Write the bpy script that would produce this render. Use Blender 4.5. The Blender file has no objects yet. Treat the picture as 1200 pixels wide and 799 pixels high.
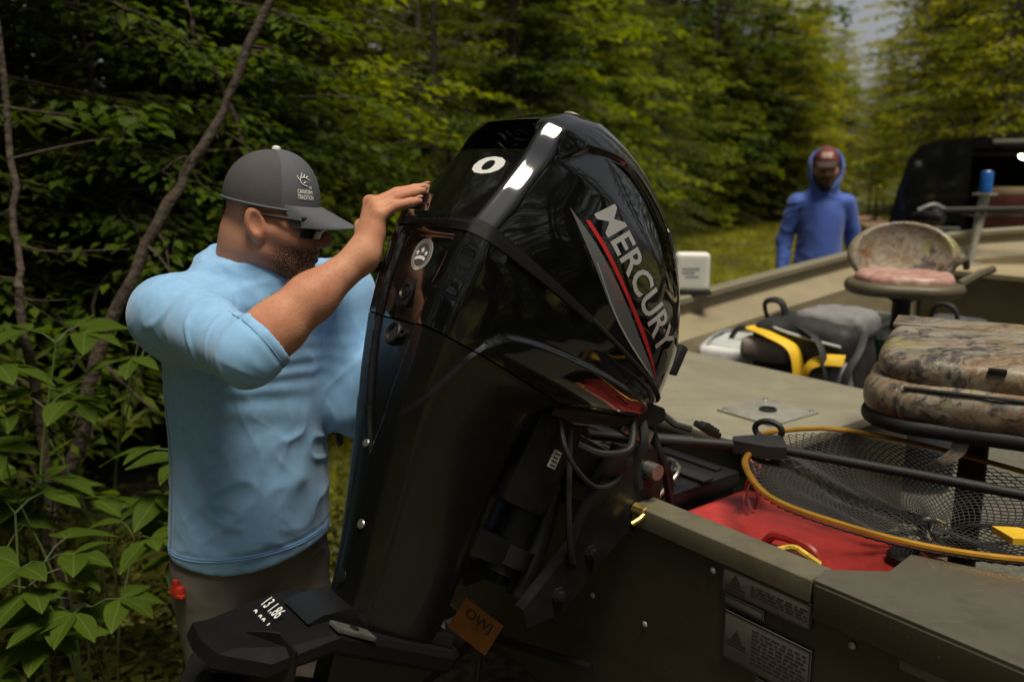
import bpy, bmesh, math, random
import numpy as np
from mathutils import Vector, Matrix
from mathutils.bvhtree import BVHTree

random.seed(7)
RNG = np.random.default_rng(11)
SC = bpy.context.scene
COL = SC.collection

# ------------------------------------------------------------------ camera
CAM_H = 1.65
cam_d = bpy.data.cameras.new('camera')
cam = bpy.data.objects.new('camera', cam_d)
COL.objects.link(cam)
cam.location = (0, 0, CAM_H)
cam.rotation_euler = (math.radians(90 - 11.585), 0, 0)
cam_d.sensor_width = 36
cam_d.lens = 30.0
cam_d.clip_start = 0.05
cam_d.clip_end = 400
cam_d.dof.use_dof = True
cam_d.dof.focus_distance = 1.62
cam_d.dof.aperture_fstop = 2.8
SC.camera = cam

# ------------------------------------------------------------------ sky and sun (soft, overcast, from high behind the camera's right shoulder)
SUN_AZ = math.radians(150)      # clockwise from +Y
SUN_EL = math.radians(72)
w = bpy.data.worlds.new('World')
SC.world = w
w.use_nodes = True
nt = w.node_tree
nt.nodes.clear()
sky = nt.nodes.new('ShaderNodeTexSky')
sky.sky_type = 'NISHITA'
sky.sun_disc = False
sky.sun_elevation = SUN_EL
sky.sun_rotation = SUN_AZ
sky.air_density = 1.0
sky.dust_density = 2.0
sky.ozone_density = 1.0
hs = nt.nodes.new('ShaderNodeHueSaturation')
hs.inputs['Saturation'].default_value = 0.18
bg = nt.nodes.new('ShaderNodeBackground')
bg.inputs['Strength'].default_value = 0.08
wo = nt.nodes.new('ShaderNodeOutputWorld')
nt.links.new(sky.outputs[0], hs.inputs['Color'])
nt.links.new(hs.outputs[0], bg.inputs['Color'])
nt.links.new(bg.outputs[0], wo.inputs['Surface'])
sun_d = bpy.data.lights.new('sun', 'SUN')
sun_d.energy = 4.4
sun_d.angle = math.radians(20)
sun_d.color = (1.0, 0.90, 0.70)
sun = bpy.data.objects.new('sun', sun_d)
COL.objects.link(sun)
sd = Vector((math.sin(SUN_AZ) * math.cos(SUN_EL), math.cos(SUN_AZ) * math.cos(SUN_EL), math.sin(SUN_EL)))
sun.rotation_euler = sd.to_track_quat('Z', 'Y').to_euler()
sun.location = (0, 0, 20)

vs = SC.view_settings
vs.view_transform = 'Standard'
vs.look = 'None'
vs.gamma = 1
vs.exposure = -0.1
vs.use_curve_mapping = False
SC.render.engine = 'CYCLES'
SC.cycles.use_denoising = True
SC.cycles.max_bounces = 7
SC.cycles.diffuse_bounces = 3
SC.cycles.glossy_bounces = 3
SC.cycles.transmission_bounces = 4
SC.cycles.transparent_max_bounces = 6
SC.cycles.sample_clamp_indirect = 4.0

# ------------------------------------------------------------------ helpers
def tag(o, label, cat, group=None):
    o['label'] = label
    o['category'] = cat
    if group:
        o['group'] = group
    return o

def thing(name, label, cat, loc=(0, 0, 0), group=None):
    o = bpy.data.objects.new(name, None)
    o.empty_display_size = 0.1
    COL.objects.link(o)
    o.location = loc
    return tag(o, label, cat, group)

def world_of(o):
    m = o.matrix_basis.copy()
    if o.parent:
        m = world_of(o.parent) @ o.matrix_parent_inverse @ m
    return m

def adopt(o, parent):
    o.parent = parent
    o.matrix_parent_inverse = world_of(parent).inverted()
    return o

def mk(name, V, F, mat, parent=None, smooth=True, sharp=None, kind=None, link=True):
    """one mesh object from vertex and face arrays (world coordinates)"""
    me = bpy.data.meshes.new(name)
    V = np.asarray(V, dtype=float)
    if isinstance(F, np.ndarray):
        n, k = F.shape
        me.vertices.add(len(V))
        me.vertices.foreach_set('co', V.astype(np.float32).ravel())
        me.loops.add(n * k)
        me.loops.foreach_set('vertex_index', F.astype(np.int32).ravel())
        me.polygons.add(n)
        me.polygons.foreach_set('loop_start', np.arange(0, n * k, k, dtype=np.int32))
        me.update(calc_edges=True)
        me.validate()
    else:
        me.from_pydata([tuple(v) for v in V], [], [tuple(int(i) for i in f) for f in F])
        me.update()
    if smooth:
        me.polygons.foreach_set('use_smooth', np.ones(len(me.polygons), dtype=bool))
        if sharp:
            me.set_sharp_from_angle(angle=math.radians(sharp))
    mats = mat if isinstance(mat, (list, tuple)) else [mat]
    for m in mats:
        me.materials.append(m)
    o = bpy.data.objects.new(name, me)
    if link:
        COL.objects.link(o)
    if parent is not None:
        adopt(o, parent)
    if kind:
        o['kind'] = kind
    return o

class MB:
    """collects shapes into one mesh"""
    def __init__(self):
        self.v = []
        self.f = []
        self.mi = []
    def add(self, V, F, mi=0):
        b = len(self.v)
        self.v += [tuple(map(float, p)) for p in V]
        self.f += [tuple(int(i) + b for i in f) for f in F]
        self.mi += [mi] * len(F)
        return self
    def box(self, c, h, R=None, bev=0.0, mi=0):
        """box of half sizes h centred c, axes rows of R, optionally chamfered"""
        c = np.array(c, float); h = np.array(h, float)
        R = np.eye(3) if R is None else np.array(R, float)
        bev = min(bev, 0.95 * h.min())
        bm = bmesh.new()
        bmesh.ops.create_cube(bm, size=2.0)
        for v in bm.verts:
            v.co = Vector((v.co.x * h[0], v.co.y * h[1], v.co.z * h[2]))
        if bev > 0:
            bmesh.ops.bevel(bm, geom=list(bm.edges), offset=bev, segments=2, profile=0.6, affect='EDGES')
        bm.verts.ensure_lookup_table()
        V = [c + v.co.x * R[0] + v.co.y * R[1] + v.co.z * R[2] for v in bm.verts]
        F = [[v.index for v in f.verts] for f in bm.faces]
        bm.free()
        return self.add(V, F, mi)
    def tube(self, pts, r, n=8, cap=True, mi=0, flat=None):
        pts = np.array(pts, float)
        m = len(pts)
        r = np.broadcast_to(np.array(r, float), (m,))
        T = np.gradient(pts, axis=0)
        T /= np.linalg.norm(T, axis=1)[:, None] + 1e-12
        up = np.array([0, 0, 1.0]) if abs(T[0][2]) < 0.9 else np.array([1.0, 0, 0])
        A = np.cross(T[0], up); A /= np.linalg.norm(A)
        V = []
        for i in range(m):
            A = A - T[i] * (A @ T[i]); A /= np.linalg.norm(A) + 1e-12
            B = np.cross(T[i], A)
            for k in range(n):
                a = 2 * math.pi * k / n
                ca, sa = math.cos(a), math.sin(a)
                if flat: sa *= flat
                V.append(pts[i] + r[i] * (ca * A + sa * B))
        F = []
        for i in range(m - 1):
            for k in range(n):
                k2 = (k + 1) % n
                F.append((i * n + k, i * n + k2, (i + 1) * n + k2, (i + 1) * n + k))
        if cap:
            F.append(tuple(range(n - 1, -1, -1)))
            F.append(tuple((m - 1) * n + k for k in range(n)))
        return self.add(V, F, mi)
    def lathe(self, c, axis, prof, n=20, mi=0, sx=1.0, xdir=None):
        """profile [(radius, height)] turned about axis through c"""
        c = np.array(c, float); a = np.array(axis, float); a /= np.linalg.norm(a)
        x = np.array(xdir, float) if xdir is not None else (np.array([1.0, 0, 0]) if abs(a[0]) < 0.9 else np.array([0, 1.0, 0]))
        x = x - a * (x @ a); x /= np.linalg.norm(x)
        y = np.cross(a, x)
        V = []
        for (r, hh) in prof:
            for k in range(n):
                t = 2 * math.pi * k / n
                V.append(c + a * hh + r * (math.cos(t) * x * sx + math.sin(t) * y))
        F = []
        for i in range(len(prof) - 1):
            for k in range(n):
                k2 = (k + 1) % n
                F.append((i * n + k, i * n + k2, (i + 1) * n + k2, (i + 1) * n + k))
        if prof[0][0] > 1e-6: F.append(tuple(range(n - 1, -1, -1)))
        if prof[-1][0] > 1e-6: F.append(tuple((len(prof) - 1) * n + k for k in range(n)))
        return self.add(V, F, mi)
    def prism(self, poly, o, ax, ay, az, d, mi=0):
        """polygon (2D) in plane o+ax,ay swept by d along az"""
        o, ax, ay, az = (np.array(q, float) for q in (o, ax, ay, az))
        n = len(poly)
        V = [o + p[0] * ax + p[1] * ay for p in poly] + [o + p[0] * ax + p[1] * ay + d * az for p in poly]
        F = [tuple(range(n - 1, -1, -1)), tuple(range(n, 2 * n))]
        F += [(i, (i + 1) % n, n + (i + 1) % n, n + i) for i in range(n)]
        return self.add(V, F, mi)
    def build(self, name, mat, parent=None, smooth=True, sharp=35, kind=None, link=True):
        o = mk(name, np.array(self.v), self.f, mat, parent, smooth, sharp, kind, link)
        if any(self.mi):
            o.data.polygons.foreach_set('material_index', np.array(self.mi, dtype=np.int32))
        # consistent outward normals
        bm = bmesh.new(); bm.from_mesh(o.data)
        bmesh.ops.recalc_face_normals(bm, faces=bm.faces)
        bm.to_mesh(o.data); bm.free()
        return o

def spline(keys, n):
    """Catmull-Rom through points, n samples"""
    K = np.array(keys, float)
    if K.ndim == 1: K = K[:, None]
    t = np.linspace(0, len(K) - 1, n)
    i = np.clip(t.astype(int), 0, len(K) - 2)
    u = (t - i)[:, None]
    P = np.vstack([2 * K[0] - K[1], K, 2 * K[-1] - K[-2]])
    p0, p1, p2, p3 = P[i], P[i + 1], P[i + 2], P[i + 3]
    return 0.5 * ((2 * p1) + (-p0 + p2) * u + (2 * p0 - 5 * p1 + 4 * p2 - p3) * u * u + (-p0 + 3 * p1 - 3 * p2 + p3) * u ** 3)

def pinterp(x, xs, ys):
    """monotone-ish smooth interpolation (cubic Hermite with limited slopes)"""
    xs = np.array(xs, float); ys = np.array(ys, float)
    if xs[0] > xs[-1]: xs, ys = xs[::-1], ys[::-1]
    d = np.diff(ys) / np.diff(xs)
    m = np.zeros_like(ys)
    m[0], m[-1] = d[0], d[-1]
    s = np.sign(d[:-1]) == np.sign(d[1:])
    m[1:-1] = np.where(s, 2 * d[:-1] * d[1:] / (d[:-1] + d[1:] + 1e-12), 0)
    x = np.clip(np.asarray(x, float), xs[0], xs[-1])
    i = np.clip(np.searchsorted(xs, x) - 1, 0, len(xs) - 2)
    h = xs[i + 1] - xs[i]; t = (x - xs[i]) / h
    return ((1 + 2 * t) * (1 - t) ** 2 * ys[i] + t * (1 - t) ** 2 * h * m[i] + t * t * (3 - 2 * t) * ys[i + 1] + t * t * (t - 1) * h * m[i + 1])

def sstep(a, b, x):
    t = np.clip((x - a) / (b - a), 0, 1)
    return t * t * (3 - 2 * t)

def vnoise(P, seed=0):
    """smooth value noise in [-1,1] on (N,3)"""
    P = np.asarray(P, float)
    i = np.floor(P).astype(np.int64); f = P - i
    f = f * f * (3 - 2 * f)
    def hsh(a, b, c):
        n = (a * 374761393 + b * 668265263 + c * 2147483647 + seed * 974711) & 0xffffffff
        n = ((n ^ (n >> 13)) * 1274126177) & 0xffffffff
        n = n ^ (n >> 16)
        return (n & 0xffff) / 32767.5 - 1.0
    r = 0
    for dx in (0, 1):
        for dy in (0, 1):
            for dz in (0, 1):
                wgt = (f[:, 0] if dx else 1 - f[:, 0]) * (f[:, 1] if dy else 1 - f[:, 1]) * (f[:, 2] if dz else 1 - f[:, 2])
                r = r + wgt * hsh(i[:, 0] + dx, i[:, 1] + dy, i[:, 2] + dz)
    return r

# ------------------------------------------------------------------ signed distance shapes -> mesh
def s_cap(P, a, b, ra, rb):
    a = np.array(a, np.float32); b = np.array(b, np.float32)
    ab = b - a
    h = np.clip(((P - a) @ ab) / (ab @ ab), 0, 1)
    return np.linalg.norm(P - a - h[:, None] * ab, axis=1) - (ra + (rb - ra) * h)

def s_ell(P, c, r, R=None):
    q = P - np.array(c, np.float32)
    if R is not None: q = q @ np.array(R, np.float32).T
    r = np.array(r, np.float32)
    k0 = np.linalg.norm(q / r, axis=1); k1 = np.linalg.norm(q / (r * r), axis=1) + 1e-9
    return k0 * (k0 - 1) / k1

def smin(a, b, k):
    h = np.clip(0.5 + 0.5 * (b - a) / k, 0, 1)
    return b + (a - b) * h - k * h * (1 - h)

def smax(a, b, k):
    return -smin(-a, -b, k)

def surf(fn, lo, hi, h):
    """naive surface nets on a regular grid; returns verts, quads"""
    lo = np.array(lo, float); hi = np.array(hi, float)
    n = np.ceil((hi - lo) / h).astype(int) + 1
    ax = [lo[k] + h * np.arange(n[k]) for k in range(3)]
    D = np.empty(tuple(n), np.float32)
    YZ = np.stack(np.meshgrid(ax[1], ax[2], indexing='ij'), -1).reshape(-1, 2)
    step = max(1, int(400000 / len(YZ)))
    for i in range(0, n[0], step):
        xs = ax[0][i:i + step]
        P = np.empty((len(xs), len(YZ), 3), np.float32)
        P[..., 0] = xs[:, None]; P[..., 1:] = YZ[None]
        D[i:i + step] = fn(P.reshape(-1, 3)).reshape(len(xs), n[1], n[2])
    I = D < 0
    cnt = np.zeros(tuple(n - 1), np.int8)
    for dx in (0, 1):
        for dy in (0, 1):
            for dz in (0, 1):
                cnt += I[dx:n[0] - 1 + dx, dy:n[1] - 1 + dy, dz:n[2] - 1 + dz]
    act = np.argwhere((cnt > 0) & (cnt < 8))
    idx = -np.ones(tuple(n - 1), np.int64)
    idx[act[:, 0], act[:, 1], act[:, 2]] = np.arange(len(act))
    acc = np.zeros((len(act), 3)); num = np.zeros(len(act))
    corners = [(0, 0, 0), (1, 0, 0), (0, 1, 0), (1, 1, 0), (0, 0, 1), (1, 0, 1), (0, 1, 1), (1, 1, 1)]
    for a in range(8):
        for k in range(3):
            if corners[a][k]: continue
            ca = np.array(corners[a]); cb = ca.copy(); cb[k] = 1
            pa = act + ca; pb = act + cb
            da = D[pa[:, 0], pa[:, 1], pa[:, 2]]; db = D[pb[:, 0], pb[:, 1], pb[:, 2]]
            m = (da < 0) != (db < 0)
            t = da[m] / (da[m] - db[m])
            acc[m] += pa[m] + (pb[m] - pa[m]) * t[:, None]; num[m] += 1
    V = lo + h * acc / num[:, None]
    Q = []
    for k in range(3):
        sl0 = [slice(None)] * 3; sl1 = [slice(None)] * 3
        sl0[k] = slice(0, n[k] - 1); sl1[k] = slice(1, n[k])
        ch = I[tuple(sl0)] != I[tuple(sl1)]
        e = np.argwhere(ch)
        o1, o2 = [(1, 2), (2, 0), (0, 1)][k]
        ok = (e[:, o1] > 0) & (e[:, o2] > 0) & (e[:, o1] < n[o1] - 1) & (e[:, o2] < n[o2] - 1)
        e = e[ok]
        ins = I[e[:, 0], e[:, 1], e[:, 2]]
        def cell(d1, d2):
            c = e.copy(); c[:, o1] -= d1; c[:, o2] -= d2
            return idx[c[:, 0], c[:, 1], c[:, 2]]
        q = np.stack([cell(1, 1), cell(0, 1), cell(0, 0), cell(1, 0)], 1)
        q[~ins] = q[~ins][:, ::-1]
        Q.append(q)
    Q = np.vstack(Q)
    return V, Q[(Q >= 0).all(1)]

def relax(V, Q, it=2, lam=0.5):
    E = np.vstack([Q[:, [0, 1]], Q[:, [1, 2]], Q[:, [2, 3]], Q[:, [3, 0]]])
    for _ in range(it):
        acc = np.zeros_like(V); c = np.zeros(len(V))
        for k in range(3):
            acc[:, k] = np.bincount(E[:, 0], V[E[:, 1], k], len(V)) + np.bincount(E[:, 1], V[E[:, 0], k], len(V))
        c = np.bincount(E[:, 0], minlength=len(V)) + np.bincount(E[:, 1], minlength=len(V))
        V = V * (1 - lam) + lam * acc / c[:, None]
    return V

def vnormals(V, Q):
    N = np.zeros_like(V)
    fn = np.cross(V[Q[:, 2]] - V[Q[:, 0]], V[Q[:, 3]] - V[Q[:, 1]])
    for k in range(4):
        for a in range(3):
            N[:, a] += np.bincount(Q[:, k], fn[:, a], len(V))
    return N / (np.linalg.norm(N, axis=1)[:, None] + 1e-12)

def text_mesh(body, bold=0.0, shear=0.0, align='CENTER', spacing=1.0):
    """flat lettering normalised to a box 0..1 x 0..1; returns verts (N,2), faces"""
    cu = bpy.data.curves.new('t', 'FONT')
    cu.body = body; cu.offset = bold; cu.shear = shear; cu.align_x = align
    cu.space_character = spacing; cu.resolution_u = 3
    ob = bpy.data.objects.new('t', cu)
    COL.objects.link(ob)
    dg = bpy.context.evaluated_depsgraph_get()
    me = bpy.data.meshes.new_from_object(ob.evaluated_get(dg))
    bpy.data.objects.remove(ob)
    bm = bmesh.new(); bm.from_mesh(me)
    bmesh.ops.remove_doubles(bm, verts=bm.verts, dist=1e-5)
    bmesh.ops.triangulate(bm, faces=bm.faces)
    xs = [v.co.x for v in bm.verts]; ys = [v.co.y for v in bm.verts]
    x0, x1, y0, y1 = min(xs), max(xs), min(ys), max(ys)
    for v in bm.verts:
        v.co.x = (v.co.x - x0) / (x1 - x0); v.co.y = (v.co.y - y0) / (y1 - y0); v.co.z = 0
    for k in range(1, 24):
        bmesh.ops.bisect_plane(bm, geom=bm.verts[:] + bm.edges[:] + bm.faces[:], plane_co=(k / 24, 0, 0), plane_no=(1, 0, 0))
    for k in range(1, 4):
        bmesh.ops.bisect_plane(bm, geom=bm.verts[:] + bm.edges[:] + bm.faces[:], plane_co=(0, k / 4, 0), plane_no=(0, 1, 0))
    bm.verts.ensure_lookup_table()
    V = np.array([(v.co.x, v.co.y) for v in bm.verts]); F = [[v.index for v in f.verts] for f in bm.faces]
    bm.free(); bpy.data.meshes.remove(me)
    return V, F

# ------------------------------------------------------------------ materials
MATS = {}
def pm(name, col, rough=0.6, metal=0.0, var=0.25, vscale=8.0, bump=0.0, bscale=60.0, coat=0.0, spec=0.5, col2=None,
       rvar=0.15, sheen=0.0, sss=0.0, tcoord='Object', detail=4.0, bdist=0.004):
    """procedural principled material with noise-varied colour, roughness and relief"""
    m = bpy.data.materials.new(name)
    m.use_nodes = True
    t = m.node_tree; n = t.nodes; l = t.links
    b = n['Principled BSDF']
    tc = n.new('ShaderNodeTexCoord')
    nz = n.new('ShaderNodeTexNoise')
    nz.inputs['Scale'].default_value = vscale; nz.inputs['Detail'].default_value = detail
    l.new(tc.outputs[tcoord], nz.inputs['Vector'])
    mx = n.new('ShaderNodeMix'); mx.data_type = 'RGBA'
    c = np.array(col, float)
    c2 = np.array(col2, float) if col2 is not None else c * (1 - var)
    c1 = c if col2 is not None else np.clip(c * (1 + var), 0, 1)
    mx.inputs['A'].default_value = (*c2, 1); mx.inputs['B'].default_value = (*c1, 1)
    rp = n.new('ShaderNodeMapRange'); rp.inputs['From Min'].default_value = 0.3; rp.inputs['From Max'].default_value = 0.7
    l.new(nz.outputs['Fac'], rp.inputs['Value'])
    l.new(rp.outputs['Result'], mx.inputs['Factor'])
    l.new(mx.outputs['Result'], b.inputs['Base Color'])
    rr = n.new('ShaderNodeMapRange')
    rr.inputs['To Min'].default_value = max(0.01, rough * (1 - rvar)); rr.inputs['To Max'].default_value = min(1, rough * (1 + rvar))
    nz2 = n.new('ShaderNodeTexNoise'); nz2.inputs['Scale'].default_value = vscale * 3.1; nz2.inputs['Detail'].default_value = 3
    l.new(tc.outputs[tcoord], nz2.inputs['Vector'])
    l.new(nz2.outputs['Fac'], rr.inputs['Value']); l.new(rr.outputs['Result'], b.inputs['Roughness'])
    b.inputs['Metallic'].default_value = metal
    b.inputs['Specular IOR Level'].default_value = spec
    b.inputs['Coat Weight'].default_value = coat
    b.inputs['Coat Roughness'].default_value = 0.03
    if sheen:
        b.inputs['Sheen Weight'].default_value = sheen
    if sss:
        b.inputs['Subsurface Weight'].default_value = sss
        b.inputs['Subsurface Radius'].default_value = (0.012, 0.004, 0.002)
        b.inputs['Subsurface Scale'].default_value = 0.6
    if bump:
        bp = n.new('ShaderNodeBump'); bp.inputs['Strength'].default_value = bump; bp.inputs['Distance'].default_value = bdist
        nb = n.new('ShaderNodeTexNoise'); nb.inputs['Scale'].default_value = bscale; nb.inputs['Detail'].default_value = 6
        l.new(tc.outputs[tcoord], nb.inputs['Vector']); l.new(nb.outputs['Fac'], bp.inputs['Height'])
        l.new(bp.outputs['Normal'], b.inputs['Normal'])
    MATS[name] = m
    return m

def wear(m, col, scale=(3, 3, 3), lo=0.58, hi=0.72, amt=0.6, scratch=None):
    """stains and scuffs with shapes of their own over a painted surface"""
    t = m.node_tree; n = t.nodes; l = t.links; b = n['Principled BSDF']
    src = b.inputs['Base Color'].links[0].from_socket
    tc = n.new('ShaderNodeTexCoord')
    def layer(src, col, sc, lo, hi, amt, det, rot=0.0):
        mp = n.new('ShaderNodeMapping'); mp.inputs['Scale'].default_value = sc; mp.inputs['Rotation'].default_value = (0, 0, rot)
        l.new(tc.outputs['Object'], mp.inputs['Vector'])
        z = n.new('ShaderNodeTexNoise'); z.inputs['Scale'].default_value = 1.0; z.inputs['Detail'].default_value = det; z.inputs['Roughness'].default_value = 0.7
        l.new(mp.outputs[0], z.inputs['Vector'])
        r = n.new('ShaderNodeMapRange'); r.inputs['From Min'].default_value = lo; r.inputs['From Max'].default_value = hi; r.inputs['To Max'].default_value = amt
        l.new(z.outputs['Fac'], r.inputs['Value'])
        x = n.new('ShaderNodeMix'); x.data_type = 'RGBA'; l.new(r.outputs['Result'], x.inputs['Factor']); l.new(src, x.inputs['A']); x.inputs['B'].default_value = (*col, 1)
        return x.outputs['Result']
    out = layer(src, col, scale, lo, hi, amt, 8)
    if scratch:
        out = layer(out, scratch, (6, 260, 120), 0.66, 0.70, 0.8, 3, 0.7)
        out = layer(out, scratch, (220, 9, 90), 0.67, 0.71, 0.7, 3, 0.5)
    l.new(out, b.inputs['Base Color'])
    return m

def leaf_mat(name, c1, c2, trans=0.45, vscale=1.3, rough=0.5, tcol=None):
    m = bpy.data.materials.new(name)
    m.use_nodes = True
    t = m.node_tree; n = t.nodes; l = t.links
    b = n['Principled BSDF']; out = n['Material Output']
    oi = n.new('ShaderNodeObjectInfo'); ge = n.new('ShaderNodeNewGeometry')
    tc = n.new('ShaderNodeTexCoord'); nz = n.new('ShaderNodeTexNoise')
    nz.inputs['Scale'].default_value = vscale; nz.inputs['Detail'].default_value = 2
    l.new(tc.outputs['Object'], nz.inputs['Vector'])
    ad = n.new('ShaderNodeMath'); ad.operation = 'MULTIPLY_ADD'
    l.new(ge.outputs['Random Per Island'], ad.inputs[0]); ad.inputs[1].default_value = 0.55
    sb = n.new('ShaderNodeMath'); sb.operation = 'MULTIPLY_ADD'
    l.new(nz.outputs['Fac'], sb.inputs[0]); sb.inputs[1].default_value = 1.4; sb.inputs[2].default_value = -0.48
    l.new(sb.outputs[0], ad.inputs[2])
    a2 = n.new('ShaderNodeMath'); a2.operation = 'MULTIPLY_ADD'
    l.new(oi.outputs['Random'], a2.inputs[0]); a2.inputs[1].default_value = 0.3; l.new(ad.outputs[0], a2.inputs[2])
    mx = n.new('ShaderNodeMix'); mx.data_type = 'RGBA'; mx.clamp_factor = True
    mx.inputs['A'].default_value = (*c1, 1); mx.inputs['B'].default_value = (*c2, 1)
    l.new(a2.outputs[0], mx.inputs['Factor'])
    l.new(mx.outputs['Result'], b.inputs['Base Color'])
    b.inputs['Roughness'].default_value = rough
    b.inputs['Specular IOR Level'].default_value = 0.12
    tr = n.new('ShaderNodeBsdfTranslucent')
    mt = n.new('ShaderNodeMix'); mt.data_type = 'RGBA'; mt.blend_type = 'MULTIPLY'; mt.inputs['Factor'].default_value = 1
    mt.inputs['B'].default_value = (*(tcol or (1.9, 1.7, 0.5)), 1)
    l.new(mx.outputs['Result'], mt.inputs['A']); l.new(mt.outputs['Result'], tr.inputs['Color'])
    ms = n.new('ShaderNodeMixShader'); ms.inputs[0].default_value = trans
    l.new(b.outputs[0], ms.inputs[1]); l.new(tr.outputs[0], ms.inputs[2]); l.new(ms.outputs[0], out.inputs['Surface'])
    MATS[name] = m
    return m

def flat(name, col, rough=0.5, **k):
    return pm(name, col, rough, var=k.pop('var', 0.08), **k)

M_GLOSS = pm('gloss black paint', (0.0035, 0.0036, 0.004), 0.06, var=0.1, coat=1.0, rvar=0.5, vscale=3)
_n = M_GLOSS.node_tree.nodes; _tc = _n.new('ShaderNodeTexCoord'); _z = _n.new('ShaderNodeTexNoise'); _z.inputs['Scale'].default_value = 14; _z.inputs['Detail'].default_value = 8
_r = _n.new('ShaderNodeMapRange'); _r.inputs['From Min'].default_value = 0.5; _r.inputs['From Max'].default_value = 0.75; _r.inputs['To Min'].default_value = 0.02; _r.inputs['To Max'].default_value = 0.16
M_GLOSS.node_tree.links.new(_tc.outputs['Object'], _z.inputs['Vector']); M_GLOSS.node_tree.links.new(_z.outputs['Fac'], _r.inputs['Value']); M_GLOSS.node_tree.links.new(_r.outputs['Result'], _n['Principled BSDF'].inputs['Coat Roughness'])
M_SATIN = pm('satin black paint', (0.005, 0.005, 0.006), 0.42, var=0.25, bump=0.05, bscale=300)
M_RUB = pm('black rubber', (0.008, 0.008, 0.009), 0.6, var=0.3, bump=0.15, bscale=200)
M_DARKM = pm('greasy dark metal', (0.008, 0.008, 0.0085), 0.42, metal=0.2, var=0.5, vscale=20, bump=0.2, bscale=90)
M_STEEL = pm('worn steel', (0.45, 0.44, 0.42), 0.35, metal=0.9, var=0.3, vscale=30)
M_BRASS = pm('brass fitting', (0.55, 0.42, 0.14), 0.35, metal=0.9, var=0.3, vscale=30)
M_WHITE = flat('white print', (0.72, 0.73, 0.75), 0.35)
M_SILVER = pm('silver print', (0.42, 0.42, 0.43), 0.4, metal=0.2, var=0.1)
M_GREYP = pm('grey print', (0.10, 0.105, 0.11), 0.3, var=0.15)
M_REDP = pm('red print', (0.42, 0.02, 0.025), 0.35, var=0.15)
M_HOLE = flat('black void', (0.003, 0.003, 0.003), 0.8)
M_OLIVE = pm('olive hull paint', (0.044, 0.039, 0.025), 0.45, var=0.13, vscale=5, bump=0.12, bscale=500, spec=0.4)
M_DECK = pm('khaki deck coating', (0.235, 0.22, 0.165), 0.5, var=0.12, vscale=6, bump=0.25, bscale=420)
M_TAN = pm('tan inner panel', (0.25, 0.21, 0.135), 0.5, var=0.13, vscale=4, bump=0.12, bscale=300)
M_ALU = pm('brushed plate', (0.36, 0.35, 0.31), 0.4, metal=0.4, var=0.15, vscale=30)
wear(M_OLIVE, (0.030, 0.025, 0.016), (5, 5, 9), 0.50, 0.72, 0.7, (0.12, 0.11, 0.08))
wear(M_DECK, (0.13, 0.115, 0.08), (7, 7, 7), 0.52, 0.74, 0.6, (0.34, 0.32, 0.26))
wear(M_TAN, (0.13, 0.105, 0.065), (4, 4, 8), 0.52, 0.74, 0.6, (0.34, 0.30, 0.22))
# ------------------------------------------------------------------ ground
def ground_mat():
    m = bpy.data.materials.new('forest clearing soil'); m.use_nodes = True
    t = m.node_tree; n = t.nodes; l = t.links; b = n['Principled BSDF']; b.inputs['Roughness'].default_value = 0.95
    tc = n.new('ShaderNodeTexCoord')
    def noise(s_, d=6):
        q = n.new('ShaderNodeTexNoise'); q.inputs['Scale'].default_value = s_; q.inputs['Detail'].default_value = d
        l.new(tc.outputs['Object'], q.inputs['Vector']); return q.outputs['Fac']
    def ramp(f, a, b_, ca, cb):
        r = n.new('ShaderNodeMapRange'); r.inputs['From Min'].default_value = a; r.inputs['From Max'].default_value = b_; l.new(f, r.inputs['Value'])
        x = n.new('ShaderNodeMix'); x.data_type = 'RGBA'; l.new(r.outputs['Result'], x.inputs['Factor'])
        for s_, c in (('A', ca), ('B', cb)):
            if isinstance(c, tuple): x.inputs[s_].default_value = (*c, 1)
            else: l.new(c, x.inputs[s_])
        return x.outputs['Result']
    dirt = ramp(noise(26), 0.35, 0.65, (0.07, 0.05, 0.036), (0.20, 0.155, 0.125))
    duff = ramp(noise(9), 0.35, 0.65, (0.022, 0.018, 0.010), (0.055, 0.042, 0.020))
    turf = ramp(noise(1.4), 0.35, 0.65, (0.13, 0.145, 0.016), (0.19, 0.19, 0.026))
    c = ramp(noise(0.55), 0.46, 0.56, turf, duff)
    sx = n.new('ShaderNodeSeparateXYZ'); l.new(tc.outputs['Object'], sx.inputs[0])
    l.new(c, b.inputs['Base Color'])
    # worn earth around the trailer
    vm = n.new('ShaderNodeVectorMath'); vm.operation = 'DISTANCE'; l.new(tc.outputs['Object'], vm.inputs[0]); vm.inputs[1].default_value = (0.6, 2.0, 0)
    ad = n.new('ShaderNodeMath'); ad.operation = 'MULTIPLY_ADD'; l.new(noise(1.8), ad.inputs[0]); ad.inputs[1].default_value = 1.6; l.new(vm.outputs['Value'], ad.inputs[2])
    c2 = ramp(ad.outputs[0], 2.2, 3.2, dirt, c)
    l.new(c2, b.inputs['Base Color'])
    bp_ = n.new('ShaderNodeBump'); bp_.inputs['Strength'].default_value = 0.9; bp_.inputs['Distance'].default_value = 0.03
    l.new(noise(22, 8), bp_.inputs['Height']); l.new(bp_.outputs['Normal'], b.inputs['Normal'])
    return m
N = 60
gx = np.concatenate([np.linspace(-120, -12, 12), np.linspace(-11, 16, 80), np.linspace(18, 120, 12)])
gy = np.concatenate([np.linspace(-120, -8, 12), np.linspace(-7, 30, 100), np.linspace(33, 120, 12)])
X, Y = np.meshgrid(gx, gy, indexing='ij')
Pg = np.stack([X.ravel(), Y.ravel(), np.zeros(X.size)], 1)
Z = 0.03 * vnoise(Pg * 0.9, 21) + 0.012 * vnoise(Pg * 3.1, 22) - 0.025
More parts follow.
